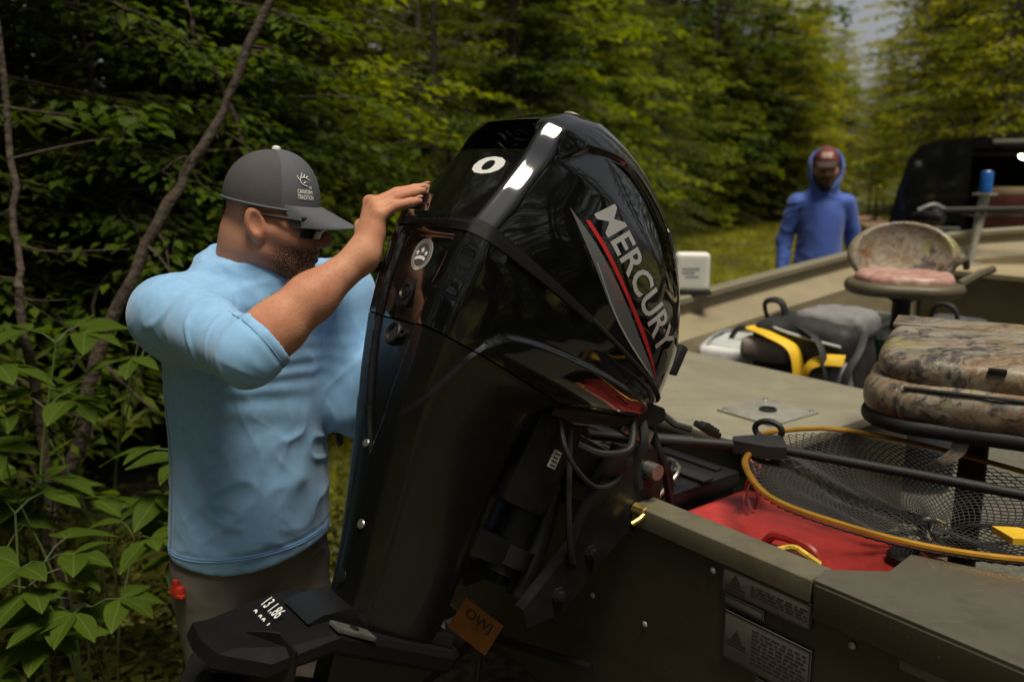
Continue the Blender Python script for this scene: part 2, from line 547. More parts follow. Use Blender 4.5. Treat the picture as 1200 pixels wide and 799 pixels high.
flatm = np.exp(-(((Pg[:, 0] - 1.6) / 4.5) ** 2 + ((Pg[:, 1] - 3.2) / 4.5) ** 2) ** 2)
Z = Z * (1 - flatm) - 0.003 * flatm
Pg[:, 2] = Z
ny = len(gy)
ii, jj = np.meshgrid(np.arange(len(gx) - 1), np.arange(ny - 1), indexing='ij')
Fg = np.stack([ii * ny + jj, (ii + 1) * ny + jj, (ii + 1) * ny + jj + 1, ii * ny + jj + 1], -1).reshape(-1, 4)
ground = mk('ground', Pg, Fg, ground_mat())
ground['kind'] = 'structure'
# dirt track that leaves between the trees
tk = spline([(6.0, 10.0), (8.0, 16.0), (9.9, 22.5), (11.5, 30), (12.0, 42)], 40)
V = []; F = []
for i, p_ in enumerate(tk):
    t_ = tk[min(i + 1, 39)] - tk[max(i - 1, 0)]; t_ /= np.linalg.norm(t_); nn = np.array([t_[1], -t_[0]])
    for k, o_ in enumerate(np.linspace(-0.62, 0.62, 5)):
        c = p_ + nn * (o_ + 0.12 * math.sin(i * 1.3 + k))
        V.append((c[0], c[1], 0.022 + 0.004 * math.sin(k * 2 + i)))
F = [(i * 5 + k, i * 5 + k + 1, (i + 1) * 5 + k + 1, (i + 1) * 5 + k) for i in range(39) for k in range(4)]
trk = mk('path', V, F, pm('reddish dirt track', (0.34, 0.22, 0.15), 0.95, var=0.3, vscale=3, bump=0.5, bscale=20))
trk['kind'] = 'structure'

# ------------------------------------------------------------------ foliage building blocks
def leaves_mesh(base, dirs, nrm, L, Wd, fold=0.25):
    """a folded four-triangle leaf for every row"""
    base = np.asarray(base); n = len(base)
    d = dirs / (np.linalg.norm(dirs, axis=1)[:, None] + 1e-9)
    s_ = np.cross(d, nrm); s_ /= np.linalg.norm(s_, axis=1)[:, None] + 1e-9
    u = np.cross(s_, d)
    L = L[:, None]; Wd = Wd[:, None]
    mid = base + d * L * 0.45
    V = np.stack([base, mid + s_ * Wd + u * Wd * fold, mid - s_ * Wd + u * Wd * fold, base + d * L - u * L * 0.12, mid - u * L * 0.02], 1).reshape(-1, 3)
    o_ = (np.arange(n) * 5)[:, None, None]
    T = np.array([[0, 4, 1], [0, 2, 4], [1, 4, 3], [4, 2, 3]])[None] + o_
    return V, T.reshape(-1, 3)
def slivers(base, dirs, nrm, L, Wd):
    """one kite of two triangles: a flat needle spray or blade"""
    base = np.asarray(base); n = len(base)
    d = dirs / (np.linalg.norm(dirs, axis=1)[:, None] + 1e-9)
    s_ = np.cross(d, nrm); s_ /= np.linalg.norm(s_, axis=1)[:, None] + 1e-9
    L = L[:, None]; Wd = Wd[:, None]
    V = np.stack([base, base + d * L * 0.4 + s_ * Wd, base + d * L, base + d * L * 0.4 - s_ * Wd], 1).reshape(-1, 3)
    o_ = (np.arange(n) * 4)[:, None, None]
    T = np.array([[0, 1, 2], [0, 2, 3]])[None] + o_
    return V, T.reshape(-1, 3)

M_BARK = pm('grey brown bark', (0.050, 0.036, 0.026), 0.9, var=0.45, vscale=14, bump=0.9, bscale=40, bdist=0.02)
M_BARKG = pm('pale dead bark', (0.15, 0.125, 0.10), 0.9, var=0.45, vscale=16, bump=0.9, bscale=45, bdist=0.02)
M_FIR = leaf_mat('fir needles', (0.008, 0.020, 0.003), (0.075, 0.098, 0.008), 0.36, 0.7, 0.6)
M_MAPLE = leaf_mat('bright maple leaves', (0.032, 0.062, 0.003), (0.17, 0.215, 0.008), 0.5, 0.8)
M_DEEP = leaf_mat('deep green leaves', (0.010, 0.030, 0.003), (0.075, 0.115, 0.008), 0.42, 0.9)
M_GOLD = leaf_mat('glow-tinted birch leaves', (0.080, 0.092, 0.004), (0.26, 0.28, 0.010), 0.55, 0.6)  # warm backlit glow of the far trees put into the leaf colour
M_UNDER = leaf_mat('undergrowth leaves', (0.022, 0.055, 0.004), (0.085, 0.135, 0.010), 0.4, 1.5)

def mesh_from(V, T, mats, name):
    me = bpy.data.meshes.new(name)
    me.vertices.add(len(V)); me.vertices.foreach_set('co', np.asarray(V, np.float32).ravel())
    n = len(T)
    me.loops.add(n * 3); me.loops.foreach_set('vertex_index', np.asarray(T, np.int32).ravel())
    me.polygons.add(n); me.polygons.foreach_set('loop_start', np.arange(0, n * 3, 3, dtype=np.int32))
    me.update(calc_edges=True)
    for q in (mats if isinstance(mats, list) else [mats]): me.materials.append(q)
    return me

def unit(v): return v / (np.linalg.norm(v, axis=-1, keepdims=True) + 1e-9)

def conifer_meshes(seed, H, Rb, base=0.06, dens=1.0, droop=0.35):
    """fir or spruce: whorled drooping boughs carrying flat needle combs"""
    rg = np.random.default_rng(seed)
    bases, dirs, nrms, Ls, Ws = [], [], [], [], []
    mb = MB()
    lean = rg.normal(0, 0.01, 2)
    def trunk_at(z): return np.array([lean[0] * z, lean[1] * z, z])
    mb.tube([trunk_at(z) for z in np.linspace(0, H, 14)], np.linspace(0.024 * H ** 0.9, 0.012, 14), 9)
    nb = int(9.5 * H * dens)
    for k in range(nb):
        f = (k + rg.uniform()) / nb
        z = H * (base + (0.985 - base) * f)
        Lb = Rb * (1 - f) ** 0.72 * rg.uniform(0.72, 1.12) + 0.12
        az = rg.uniform(0, 2 * math.pi)
        h = np.array([math.cos(az), math.sin(az), 0.0])
        up0 = 0.30 * (f - 0.25) + rg.normal(0, 0.08)
        m_ = 9
        tt = np.linspace(0, 1, m_)
        pts = trunk_at(z) + h * (Lb * tt)[:, None] + BZ0 * (Lb * (up0 * tt - droop * tt ** 2 + 0.12 * tt ** 4))[:, None]
        mb.tube(pts, np.linspace(0.012 + 0.006 * Lb, 0.003, m_), 4, cap=False)
        nt_ = max(6, int(Lb * 15))
        for q in range(nt_):
            s_ = 0.12 + 0.88 * (q + rg.uniform()) / nt_
            i0 = min(int(s_ * (m_ - 1)), m_ - 2); fr = s_ * (m_ - 1) - i0
            p0 = pts[i0] * (1 - fr) + pts[i0 + 1] * fr
            bd = unit(pts[i0 + 1] - pts[i0])
            side = 1 if q % 2 else -1
            lat = np.cross(bd, BZ0) * side
            td = unit(bd * rg.uniform(0.5, 0.9) + lat * rg.uniform(0.7, 1.0) - BZ0 * rg.uniform(0.05, 0.35))
            tl = (0.16 + 0.26 * (1 - s_) * min(1, Lb)) * rg.uniform(0.7, 1.25)
            # comb of needle sprigs along the twig
            nn_ = max(4, int(tl / 0.045))
            u_ = (np.arange(nn_) + 0.5) / nn_
            bpt = p0 + td * (tl * u_)[:, None]
            sd = np.where(np.arange(nn_) % 2 == 0, 1, -1)[:, None]
            la = unit(np.cross(td, BZ0))
            dd = unit(td * 0.75 + la * sd * rg.uniform(0.5, 0.9, (nn_, 1)) + rg.normal(0, 0.14, (nn_, 3)) - BZ0 * 0.12)
            bases.append(bpt); dirs.append(dd); nrms.append(np.tile(BZ0, (nn_, 1)) + rg.normal(0, 0.35, (nn_, 3)))
            Ls.append(rg.uniform(0.07, 0.13, nn_)); Ws.append(rg.uniform(0.010, 0.018, nn_))
    B_ = np.vstack(bases)
    V, T = slivers(B_, np.vstack(dirs), np.vstack(nrms), np.concatenate(Ls), np.concatenate(Ws))
    return mb, V, T

def broad_meshes(seed, H, R, nbr, leaf=0.075, zmin=0.12, trunk_r=0.05, per=26, spread=1.0):
    """layered broadleaf sapling or tree: limbs, sprays held level, many separate leaves"""
    rg = np.random.default_rng(seed)
    mb = MB()
    bend = rg.normal(0, 0.05, 2)
    def tr_(f): return np.array([bend[0] * H * f ** 2, bend[1] * H * f ** 2, H * 0.92 * f])
    mb.tube([tr_(f) for f in np.linspace(0, 1, 10)], np.linspace(trunk_r, 0.01, 10), 8)
    bases, dirs, nrms, Ls, Ws = [], [], [], [], []
    for k in range(nbr):
        f = zmin + (1 - zmin) * ((k + rg.uniform()) / nbr)
        p0 = tr_(f)
        prof = math.sin(math.pi * min(1, 0.18 + 0.80 * f)) ** 0.6
        Lb = R * prof * rg.uniform(0.55, 1.15)
        az = rg.uniform(0, 2 * math.pi)
        h = np.array([math.cos(az), math.sin(az), 0.0])
        rise = rg.uniform(0.05, 0.5) * (0.4 + f)
        m_ = 8
        tt = np.linspace(0, 1, m_)
        pts = p0 + h * (Lb * tt)[:, None] + BZ0 * (Lb * (rise * tt - 0.32 * tt ** 2))[:, None] + np.cumsum(rg.normal(0, 0.022 * Lb, (m_, 3)), 0)
        mb.tube(pts, np.linspace(0.006 + 0.008 * Lb, 0.002, m_), 4, cap=False)
        nl = max(6, int(per * (0.5 + Lb / R)))
        s_ = rg.uniform(0.22, 1.0, nl)
        i0 = np.minimum((s_ * (m_ - 1)).astype(int), m_ - 2); fr = (s_ * (m_ - 1) - i0)[:, None]
        bp_ = pts[i0] * (1 - fr) + pts[i0 + 1] * fr
        lat = np.cross(h, BZ0)
        off = rg.normal(0, 1, (nl, 1)) * 0.24 * Lb * spread * (1.15 - s_[:, None])
        bp_ = bp_ + lat * off + rg.normal(0, 0.030, (nl, 3)) * np.array([1, 1, 0.5]) + BZ0 * rg.normal(0, 0.018, (nl, 1))
        dd = unit(h * rg.uniform(0.2, 1, (nl, 1)) + lat * np.sign(off) * rg.uniform(0.2, 1.1, (nl, 1)) - BZ0 * rg.uniform(0.0, 0.55, (nl, 1)))
        bases.append(bp_); dirs.append(dd); nrms.append(np.tile(BZ0, (nl, 1)) + rg.normal(0, 0.26, (nl, 3)))
        l_ = leaf * rg.uniform(0.6, 1.3, nl); Ls.append(l_); Ws.append(l_ * rg.uniform(0.26, 0.36, nl))
    V, T = leaves_mesh(np.vstack(bases), np.vstack(dirs), np.vstack(nrms), np.concatenate(Ls), np.concatenate(Ws))
    return mb, V, T
BZ0 = np.array([0, 0, 1.0])

def make_proto(kind, builder, mat, bark):
    mb, V, T = builder
    tm = MB.build(mb, 'trunk', bark, link=False)
    return (kind, tm.data, mesh_from(V, T, mat, 'crown'))
def place_words(x, y):
    if y < 0.3: return ''
    a = x / y
    if y < 7.5 and a < -0.06: return ' behind the man in light blue'
    if a < 0.21: return ' behind the outboard motor'
    if y > 12 and a < 0.34: return ' across the grass from the motor'
    if y > 18 and a < 0.44: return ' behind the man in royal blue'
    return ''
def plant(proto, name, label, cat, group, x, y, sc, rz, z=-0.03, lean=(0, 0), sz=None):
    kind, tme, cme = proto
    r_ = bpy.data.objects.new(name, None); r_.empty_display_size = 0.2
    COL.objects.link(r_)
    r_.location = (x, y, z); r_.rotation_euler = (lean[0], lean[1], rz); r_.scale = (sc, sc, sz or sc)
    pw = place_words(x, y)
    tag(r_, label + pw, cat, group + pw)
    for nm, me in (('trunk', tme), ('crown', cme)):
        o = bpy.data.objects.new(nm, me); COL.objects.link(o); o.parent = r_
    return r_

FIR = [make_proto('fir', conifer_meshes(s_, H, R, base=b_, dens=dn), M_FIR, M_BARK) for s_, H, R, b_, dn in ((1, 9.0, 2.1, 0.05, 1.0), (2, 11.0, 2.4, 0.06, 0.9), (3, 6.5, 1.8, 0.03, 1.2))]
MAP = [make_proto('maple', broad_meshes(s_, H, R, nb, lf, per=pr), M_MAPLE, M_BARK) for s_, H, R, nb, lf, pr in ((11, 3.4, 1.3, 62, 0.085, 56), (12, 4.6, 1.6, 80, 0.115, 48), (13, 2.4, 1.05, 50, 0.07, 60))]
DEEP = [make_proto('deep', broad_meshes(s_, H, R, nb, lf, per=pr), M_DEEP, M_BARK) for s_, H, R, nb, lf, pr in ((21, 3.8, 1.45, 78, 0.065, 66), (22, 5.5, 1.8, 95, 0.095, 54), (23, 2.2, 1.15, 58, 0.05, 72))]
GOLD = [make_proto('gold', broad_meshes(s_, H, R, nb, lf, per=pr, zmin=0.2, trunk_r=0.09), M_GOLD, M_BARKG) for s_, H, R, nb, lf, pr in ((31, 9.0, 2.2, 190, 0.10, 52), (32, 7.0, 1.9, 160, 0.10, 50))]

# wood edge runs from close on the left away to the right-hand back
def edge_pt(t, back):
    """t 0..1 along the edge, back: metres into the wood"""
    P_ = np.array([[-3.6, 0.2], [-2.9, 2.6], [-1.7, 4.3], [0.0, 7.0], [1.3, 11.5], [2.7, 16.8], [4.6, 21.8], [7.0, 24.6], [9.3, 27.5]])
    c = spline(P_, 200); i = int(np.clip(t * 199, 0, 198))
    tg = c[i + 1] - c[i]; tg /= np.linalg.norm(tg); nn = np.array([-tg[1], tg[0]])
    return c[i] + nn * back
rgT = random.Random(5)
LB_M = 'leafy light green maple sapling at the wood edge'
LB_D = 'dark green broadleaf bush among the firs'
LB_F = 'dark fir tree with drooping boughs'
LB_G = 'birch with glow-tinted leaves by the dirt track'
# shrub layer along the edge
for k in range(50):
    t = (k + rgT.uniform(-0.4, 0.4)) / 50 + 0.02
    b_ = rgT.uniform(0.25, 1.3)
    x, y = edge_pt(t, b_)
    far = 0.75 + 0.75 * t
    kind = rgT.random()
    p_left = t < 0.30
    if kind < (0.25 if p_left else 0.62):
        plant(rgT.choice(MAP), 'maple_sapling', LB_M, 'tree', 'maple saplings along the wood edge', x, y, rgT.uniform(0.7, 1.05) * far, rgT.uniform(0, 6.28), lean=(rgT.uniform(-.08, .08), rgT.uniform(-.08, .08)))
    else:
        plant(rgT.choice(DEEP), 'leafy_bush', LB_D, 'bush', 'dark bushes along the wood edge', x, y, rgT.uniform(0.65, 1.0) * far, rgT.uniform(0, 6.28), lean=(rgT.uniform(-.08, .08), rgT.uniform(-.08, .08)))
# firs behind, several rows deep
for row, (bk, n_) in enumerate(((0.75, 24), (2.0, 22), (3.8, 20), (6.2, 18), (10.0, 14))):
    for k in range(n_):
        t = (k + rgT.uniform(-0.35, 0.35)) / n_ + 0.015 * row
        x, y = edge_pt(min(max(t, 0), 0.99), bk + rgT.uniform(-0.6, 0.8))
        far = 1.0 + 0.35 * t
        if rgT.random() < 0.80 or row == 0:
            plant((FIR[2] if row == 0 else rgT.choice(FIR)), 'fir_tree', LB_F, 'tree', 'firs left of the track', x, y, (rgT.uniform(0.45, 0.85) if row == 0 else rgT.uniform(0.85, 1.25)) * far, rgT.uniform(0, 6.28), lean=(rgT.uniform(-.03, .03), rgT.uniform(-.03, .03)))
        else:
            plant(rgT.choice(DEEP), 'leafy_bush', LB_D, 'bush', 'dark bushes along the wood edge', x, y, rgT.uniform(1.3, 2.0) * far, rgT.uniform(0, 6.28))
# birches with warm light put into their leaf colour, round the far end of the track, and the wood to the right behind the vehicle
for x, y, sc in ((8.4, 25.5, 0.9), (9.4, 28.0, 1.05), (8.6, 31.0, 1.25), (13.4, 28.0, 1.0), (7.2, 28.0, 1.15), (13.0, 23.5, 0.85), (10.2, 34.0, 1.3), (11.0, 26.0, 0.5), (12.4, 30.0, 0.55), (13.9, 33.0, 0.65), (15.9, 37.0, 0.8), (14.6, 39.0, 0.9), (15.4, 30.0, 1.1)):
    plant(rgT.choice(GOLD), 'birch_tree', LB_G, 'tree', 'birches by the far track', x, y, sc, rgT.uniform(0, 6.28))
for k, (x, y, sc) in enumerate(((8.6, 13.2, 1.05), (10.4, 15.0, 1.25), (9.7, 18.2, 1.2), (12.5, 12.0, 1.3), (12.0, 17.5, 1.3), (14.0, 21.0, 1.4), (11.0, 9.5, 1.1), (12.2, 21.5, 1.2), (15.5, 15.5, 1.4), (11.5, 6.0, 1.1), (13.5, 8.0, 1.3))):
    plant(FIR[k % 3], 'fir_tree', 'dark fir tree standing behind the black van', 'tree', 'firs right of the track', x, y, sc, rgT.uniform(0, 6.28))
for k, (x, y, sc) in enumerate(((6.9, 12.4, 0.75), (8.0, 15.2, 0.95), (9.0, 10.6, 0.8), (9.3, 16.4, 1.0), (9.4, 18.8, 1.0), (10.6, 12.6, 1.0), (10.4, 20.5, 1.0))):
    plant(MAP[k % 3] if k % 2 else GOLD[k % 2], 'broadleaf_tree', 'yellow green broadleaf tree overhanging the black van', 'tree', 'broadleaf trees behind the van', x, y, sc, rgT.uniform(0, 6.28))
# thick growth that closes the view at the far end of the clearing
for k in range(40):
    x = 7.5 + 14.5 * rgT.random(); y = 27 + 13 * rgT.random() + (x - 6) * 0.2
    if abs(x - (10.4 + (y - 25) * 0.12)) < 1.1: x += 2.2
    if 0.38 < x / y < 0.48: continue
    plant(rgT.choice(DEEP + MAP), 'far_bush', 'leafy bush at the far end of the clearing', 'bush', 'bushes at the far end of the clearing', x, y, rgT.uniform(1.1, 1.9), rgT.uniform(0, 6.28))
for k in range(16):
    x = 2 + 20 * (k + rgT.random()) / 16; y = 37 + 8 * rgT.random()
    if 15.0 < x < 19.0: continue
    plant(rgT.choice(FIR), 'fir_tree', 'tall dark fir in the far row', 'tree', 'far row of firs beyond the birches', x, y, rgT.uniform(1.0, 1.5), rgT.uniform(0, 6.28))
# the wood goes on behind and beside the camera, shading the near side of the boat
for k in range(40):
    a = math.radians(82 + 190 * (k + rgT.uniform(-0.3, 0.3)) / 40)        # clockwise from +Y, round the back
    d = rgT.uniform(5.0, 7.5) if k % 2 else rgT.uniform(8, 11)
    if 118 < math.degrees(a) < 182: d = rgT.uniform(9.5, 13)
    plant(FIR[k % 3], 'fir_tree', 'dark fir tree in the wood facing the stern of the boat', 'tree', 'firs astern of the boat', d * math.sin(a), d * math.cos(a), rgT.uniform(0.95, 1.35), rgT.uniform(0, 6.28))

# ------------------------------------------------------------------ bare stems in the left-hand wood
def bare_trunk(name, label, pts, r0, r1, seed, twigs=8, mat=None):
    rg = np.random.default_rng(seed)
    P_ = spline(pts, 26); P_ = P_ + rg.normal(0, 0.008, P_.shape)
    r_ = thing(name, label, 'tree trunk', tuple(P_[0]))
    MB().tube(P_, np.linspace(r0, r1, 26) * (1 + 0.08 * rg.normal(0, 1, 26)), 10).build('trunk', mat or M_BARKG, r_)
    for k in range(twigs):
        i = rg.integers(3, 25); a = rg.uniform(0, 6.28); ln = rg.uniform(0.10, 0.32)
        d = np.array([math.cos(a), math.sin(a), rg.uniform(-0.3, 0.4)])
        q = [P_[i], P_[i] + d * ln * 0.5 + rg.normal(0, 0.03, 3), P_[i] + d * ln + rg.normal(0, 0.05, 3) - BZ0 * 0.05]
        MB().tube(spline(q, 6), np.linspace(0.005, 0.0015, 6), 5).build('twig', mat or M_BARKG, r_)
bare_trunk('leaning_trunk', 'grey brown bare tree trunk leaning to the right behind the man in light blue', [(-1.85, 3.05, 0.0), (-1.58, 3.23, 0.99), (-1.36, 3.44, 1.5), (-1.22, 3.60, 1.8), (-0.99, 3.76, 2.33), (-0.2, 4.3, 4.2)], 0.027, 0.014, 3, mat=M_BARK)
bare_trunk('bare_stem', 'thin grey dead stem standing among the ferny bushes by the big leaf plants', [(-1.50, 2.65, 0.0), (-1.60, 2.75, 1.14), (-1.65, 2.85, 1.36), (-1.73, 3.01, 1.89), (-1.80, 3.1, 3.2)], 0.016, 0.008, 4, 7, mat=M_BARK)
bare_trunk('bare_stem', 'crooked dead branch stem crossing behind the leaning trunk', [(-0.95, 4.0, 0.0), (-1.15, 4.1, 1.3), (-1.30, 4.13, 1.86), (-1.44, 4.19, 2.18), (-1.58, 4.35, 2.43), (-1.9, 4.4, 3.6)], 0.018, 0.008, 6, 6, mat=M_BARK)

# ------------------------------------------------------------------ large-leaved undergrowth on the left, every leaf its own piece
M_BIGLEAF = leaf_mat('veined undergrowth leaf', (0.020, 0.050, 0.004), (0.075, 0.120, 0.010), 0.38, 1.5)
def add_veins(m):
    t = m.node_tree; n = t.nodes; l = t.links
    b = n['Principled BSDF']; src = b.inputs['Base Color'].links[0].from_socket
    tc = n.new('ShaderNodeTexCoord'); sp = n.new('ShaderNodeSeparateXYZ'); l.new(tc.outputs['Object'], sp.inputs[0])
    def mth(op, a, b_=None):
        q = n.new('ShaderNodeMath'); q.operation = op
        for i, v in enumerate((a, b_)):
            if v is None: continue
            if isinstance(v, (int, float)): q.inputs[i].default_value = v
            else: l.new(v, q.inputs[i])
        return q.outputs[0]
    ay = mth('ABSOLUTE', sp.outputs['Y'])
    ph = mth('MULTIPLY', mth('SUBTRACT', sp.outputs['X'], mth('MULTIPLY', ay, 0.9)), 52.0)
    sv = mth('POWER', mth('ABSOLUTE', mth('COSINE', ph)), 14.0)
    mid = mth('LESS_THAN', ay, 0.011)
    v = mth('MAXIMUM', mth('MULTIPLY', sv, 0.45), mth('MULTIPLY', mid, 0.8))
    mx = n.new('ShaderNodeMix'); mx.data_type = 'RGBA'; l.new(v, mx.inputs['Factor']); l.new(src, mx.inputs['A']); mx.inputs['B'].default_value = (0.12, 0.16, 0.04, 1)
    # browned blotches
    nz = n.new('ShaderNodeTexNoise'); nz.inputs['Scale'].default_value = 3.2; nz.inputs['Detail'].default_value = 4
    oi = n.new('ShaderNodeObjectInfo'); av = n.new('ShaderNodeVectorMath'); av.operation = 'ADD'; l.new(tc.outputs['Object'], av.inputs[0]); l.new(oi.outputs['Location'], av.inputs[1])
    l.new(av.outputs[0], nz.inputs['Vector'])
    r = n.new('ShaderNodeMapRange'); r.inputs['From Min'].default_value = 0.66; r.inputs['From Max'].default_value = 0.72; l.new(nz.outputs['Fac'], r.inputs['Value'])
    m2 = n.new('ShaderNodeMix'); m2.data_type = 'RGBA'; l.new(r.outputs['Result'], m2.inputs['Factor']); l.new(mx.outputs['Result'], m2.inputs['A']); m2.inputs['B'].default_value = (0.07, 0.045, 0.015, 1)
    l.new(m2.outputs['Result'], b.inputs['Base Color'])
    bp_ = n.new('ShaderNodeBump'); bp_.inputs['Strength'].default_value = 0.5; bp_.inputs['Distance'].default_value = 0.01; bp_.invert = True
    l.new(v, bp_.inputs['Height']); l.new(bp_.outputs['Normal'], b.inputs['Normal'])
add_veins(M_BIGLEAF)
def leaf_mesh(seed):
    """pointed oval leaf with a creased midrib, about 34 triangles"""
    rg = np.random.default_rng(seed)
    V = []; F = []
    n = 9
    for i in range(n + 1):
        t = i / n
        wv = 0.27 * math.sin(math.pi * t ** 0.88) ** 0.85 * (1 - 0.10 * t)
        z = -0.34 * t * t + 0.10 * t
        for k, s_ in enumerate((-1, -0.5, 0, 0.5, 1)):
            V.append((t, s_ * wv, z + abs(s_) * wv * 0.16 - 0.06 * s_ * s_ * wv + 0.008 * math.sin(9 * t + 3 * s_)))
    for i in range(n):
        for k in range(4):
            F.append((i * 5 + k, (i + 1) * 5 + k, (i + 1) * 5 + k + 1, i * 5 + k + 1))
    o = mk('leaf', V, F, M_BIGLEAF, None, True, None, None, False)
    return o.data
LEAF = [leaf_mesh(k) for k in range(2)]
M_STEM = pm('green stem', (0.06, 0.085, 0.02), 0.7, var=0.3)
rgP = random.Random(9)
def leafy_plant(x, y, h, nst, size, label):
    r_ = thing('leafy_plant', label, 'plant', (x, y, 0), 'broad-leaved plants at the wood edge')
    stem = MB()
    for sidx in range(nst):
        a = rgP.uniform(0, 6.28)
        top = np.array([x + 0.16 * math.cos(a) * h, y + 0.16 * math.sin(a) * h, h * rgP.uniform(0.55, 1.05)])
        stem.tube(spline([(x, y, -0.02), (x + (top[0] - x) * 0.3, y + (top[1] - y) * 0.3, top[2] * 0.6), top], 8), np.linspace(0.005, 0.0025, 8), 5)
        a2 = a + rgP.uniform(-0.6, 0.6)
        npet = rgP.choice((2, 3, 3))
        for q in range(npet):
            aa = a2 + (q - (npet - 1) / 2) * 1.5
            pe = top + np.array([math.cos(aa) * 0.10, math.sin(aa) * 0.10, 0.035]) * size * 7
            stem.tube([top, (top + pe) / 2 + BZ0 * 0.01, pe], [0.0025, 0.002, 0.0018], 4)
            for lf, da in enumerate((-1.25, -0.35, 0.55, 1.35) if rgP.random() < 0.5 else (-0.95, 0.0, 0.95)):
                o = bpy.data.objects.new('leaf', rgP.choice(LEAF)); COL.objects.link(o)
                o.location = tuple(pe - np.array([x, y, 0]))
                s_ = size * rgP.uniform(0.8, 1.25)
                o.scale = (s_, s_, s_)
                o.rotation_euler = (rgP.uniform(-0.25, 0.25), rgP.uniform(-0.25, 0.2), aa + da)
                o.parent = r_
    stem.build('stem', M_STEM, r_)
PLB = 'broad-leaved plant with pointed green leaflets at the foot of the wood'
for x, y, h, nst, sz in ((-1.26, 2.26, 0.98, 4, 0.135), (-1.48, 2.45, 1.10, 4, 0.14), (-1.05, 2.55, 0.92, 3, 0.13), (-1.34, 2.12, 0.72, 4, 0.125), (-1.12, 2.15, 0.70, 3, 0.12), (-1.62, 2.30, 0.85, 3, 0.13),
                         (-1.40, 2.75, 1.18, 3, 0.13), (-1.5, 1.95, 0.50, 3, 0.13), (-0.98, 2.42, 0.55, 3, 0.11), (-1.85, 2.7, 1.15, 3, 0.13), (-0.35, 3.1, 0.75, 3, 0.11), (-0.15, 3.5, 0.8, 3, 0.11)):
    leafy_plant(x, y, h, nst, sz, PLB)

# ------------------------------------------------------------------ ground cover and grass
rg = np.random.default_rng(77)
n_ = 9000
pts = []
while len(pts) < n_:
    t = rg.uniform(0, 0.62); b_ = rg.uniform(-1.5, 2.2)
    pts.append(edge_pt(t, b_))
pts += [(rg.uniform(-2.3, -0.75), rg.uniform(1.3, 3.6)) for _ in range(5000)] + [(rg.uniform(-0.9, 0.3), rg.uniform(2.7, 4.8)) for _ in range(2500)]
n_ = len(pts)
pts = np.array(pts)
B_ = np.stack([pts[:, 0], pts[:, 1], rg.uniform(0.01, 0.16, n_) * rg.uniform(0.3, 1, n_)], 1)
a = rg.uniform(0, 6.28, n_)
D_ = np.stack([np.cos(a), np.sin(a), rg.uniform(-0.1, 0.5, n_)], 1)
V, T = leaves_mesh(B_, D_, np.tile(BZ0, (n_, 1)) + rg.normal(0, 0.4, (n_, 3)), rg.uniform(0.03, 0.085, n_), rg.uniform(0.009, 0.024, n_))
gc = bpy.data.objects.new('ground_cover', mesh_from(V, T, leaf_mat('ground cover leaves', (0.030, 0.040, 0.008), (0.085, 0.085, 0.016), 0.35, 2.0), 'ground_cover')); COL.objects.link(gc)
tag(gc, 'low mixed leaves and weeds covering the ground under the wood edge', 'ground cover'); gc['kind'] = 'stuff'
n_ = 90000
u1 = rg.uniform(0, 1, n_); yy = 3.0 + 25 * u1 ** 1.25
xx = rg.uniform(-0.6, 1, n_) * (0.75 * yy) + 0.6
ok = np.ones(n_, bool)
tkk = spline([(6.0, 10.0), (8.0, 16.0), (9.9, 22.5), (11.5, 30), (12.0, 42)], 60)
dm = np.min(np.hypot(xx[:, None] - tkk[None, :, 0], yy[:, None] - tkk[None, :, 1]), 1)
ok &= (dm > 0.55) & (np.hypot(xx - 0.6, yy - 2.0) > 2.3)
xx, yy = xx[ok], yy[ok]; n_ = len(xx)
B_ = np.stack([xx, yy, np.full(n_, -0.01)], 1)
D_ = np.stack([rg.normal(0, 0.85, n_), rg.normal(0, 0.85, n_), np.ones(n_)], 1)
fs = 0.8 + yy / 14
V, T = slivers(B_, D_, rg.normal(0, 1, (n_, 3)), rg.uniform(0.06, 0.16, n_) * fs ** 0.5, rg.uniform(0.003, 0.007, n_) * fs)
gr = bpy.data.objects.new('grass', mesh_from(V, T, leaf_mat('meadow grass', (0.10, 0.12, 0.008), (0.26, 0.25, 0.018), 0.45, 0.8), 'grass')); COL.objects.link(gr)
tag(gr, 'rough yellow green grass on the clearing beside the track', 'grass'); gr['kind'] = 'stuff'
# ------------------------------------------------------------------ boat frame: x forward, s to starboard, z up, origin under the transom centre
YAW = math.radians(52)
BU = np.array([math.sin(YAW), math.cos(YAW), 0.0])
BS = np.array([math.cos(YAW), -math.sin(YAW), 0.0])
BZ = np.array([0, 0, 1.0])
BC = np.array([0.06, 1.68, 0.0]) + 0.157 * BU
BR = np.stack([BU, BS, BZ])
def bp(x, s, z):
    return BC + x * BU + s * BS + z * BZ
def bpa(A):
    return BC + np.asarray(A, float) @ BR

GX = [0.0, 0.5, 1.62, 3.2, 3.6, 4.2, 4.62]
GH = [1.10, 1.12, 1.17, 1.27, 1.20, 0.84, 0.52]
GZ = [0.965, 1.005, 1.095, 1.195, 1.24, 1.295, 1.31]
def gh(x): return pinterp(x, GX, GH)
def gz(x): return pinterp(x, GX, GZ)

boat = thing('fishing_boat', 'olive green aluminium fishing boat on its trailer, stern towards the man in light blue', 'boat', tuple(bp(1.5, 0, 0.3)))

def strip(fa, fb, xs):
    """quad strip between two curves in boat coordinates"""
    A = [fa(x) for x in xs]; B = [fb(x) for x in xs]
    V = bpa(A + B); n = len(xs)
    return V, [(i, i + 1, n + i + 1, n + i) for i in range(n - 1)]

xs_all = np.linspace(0.0, 4.62, 40)
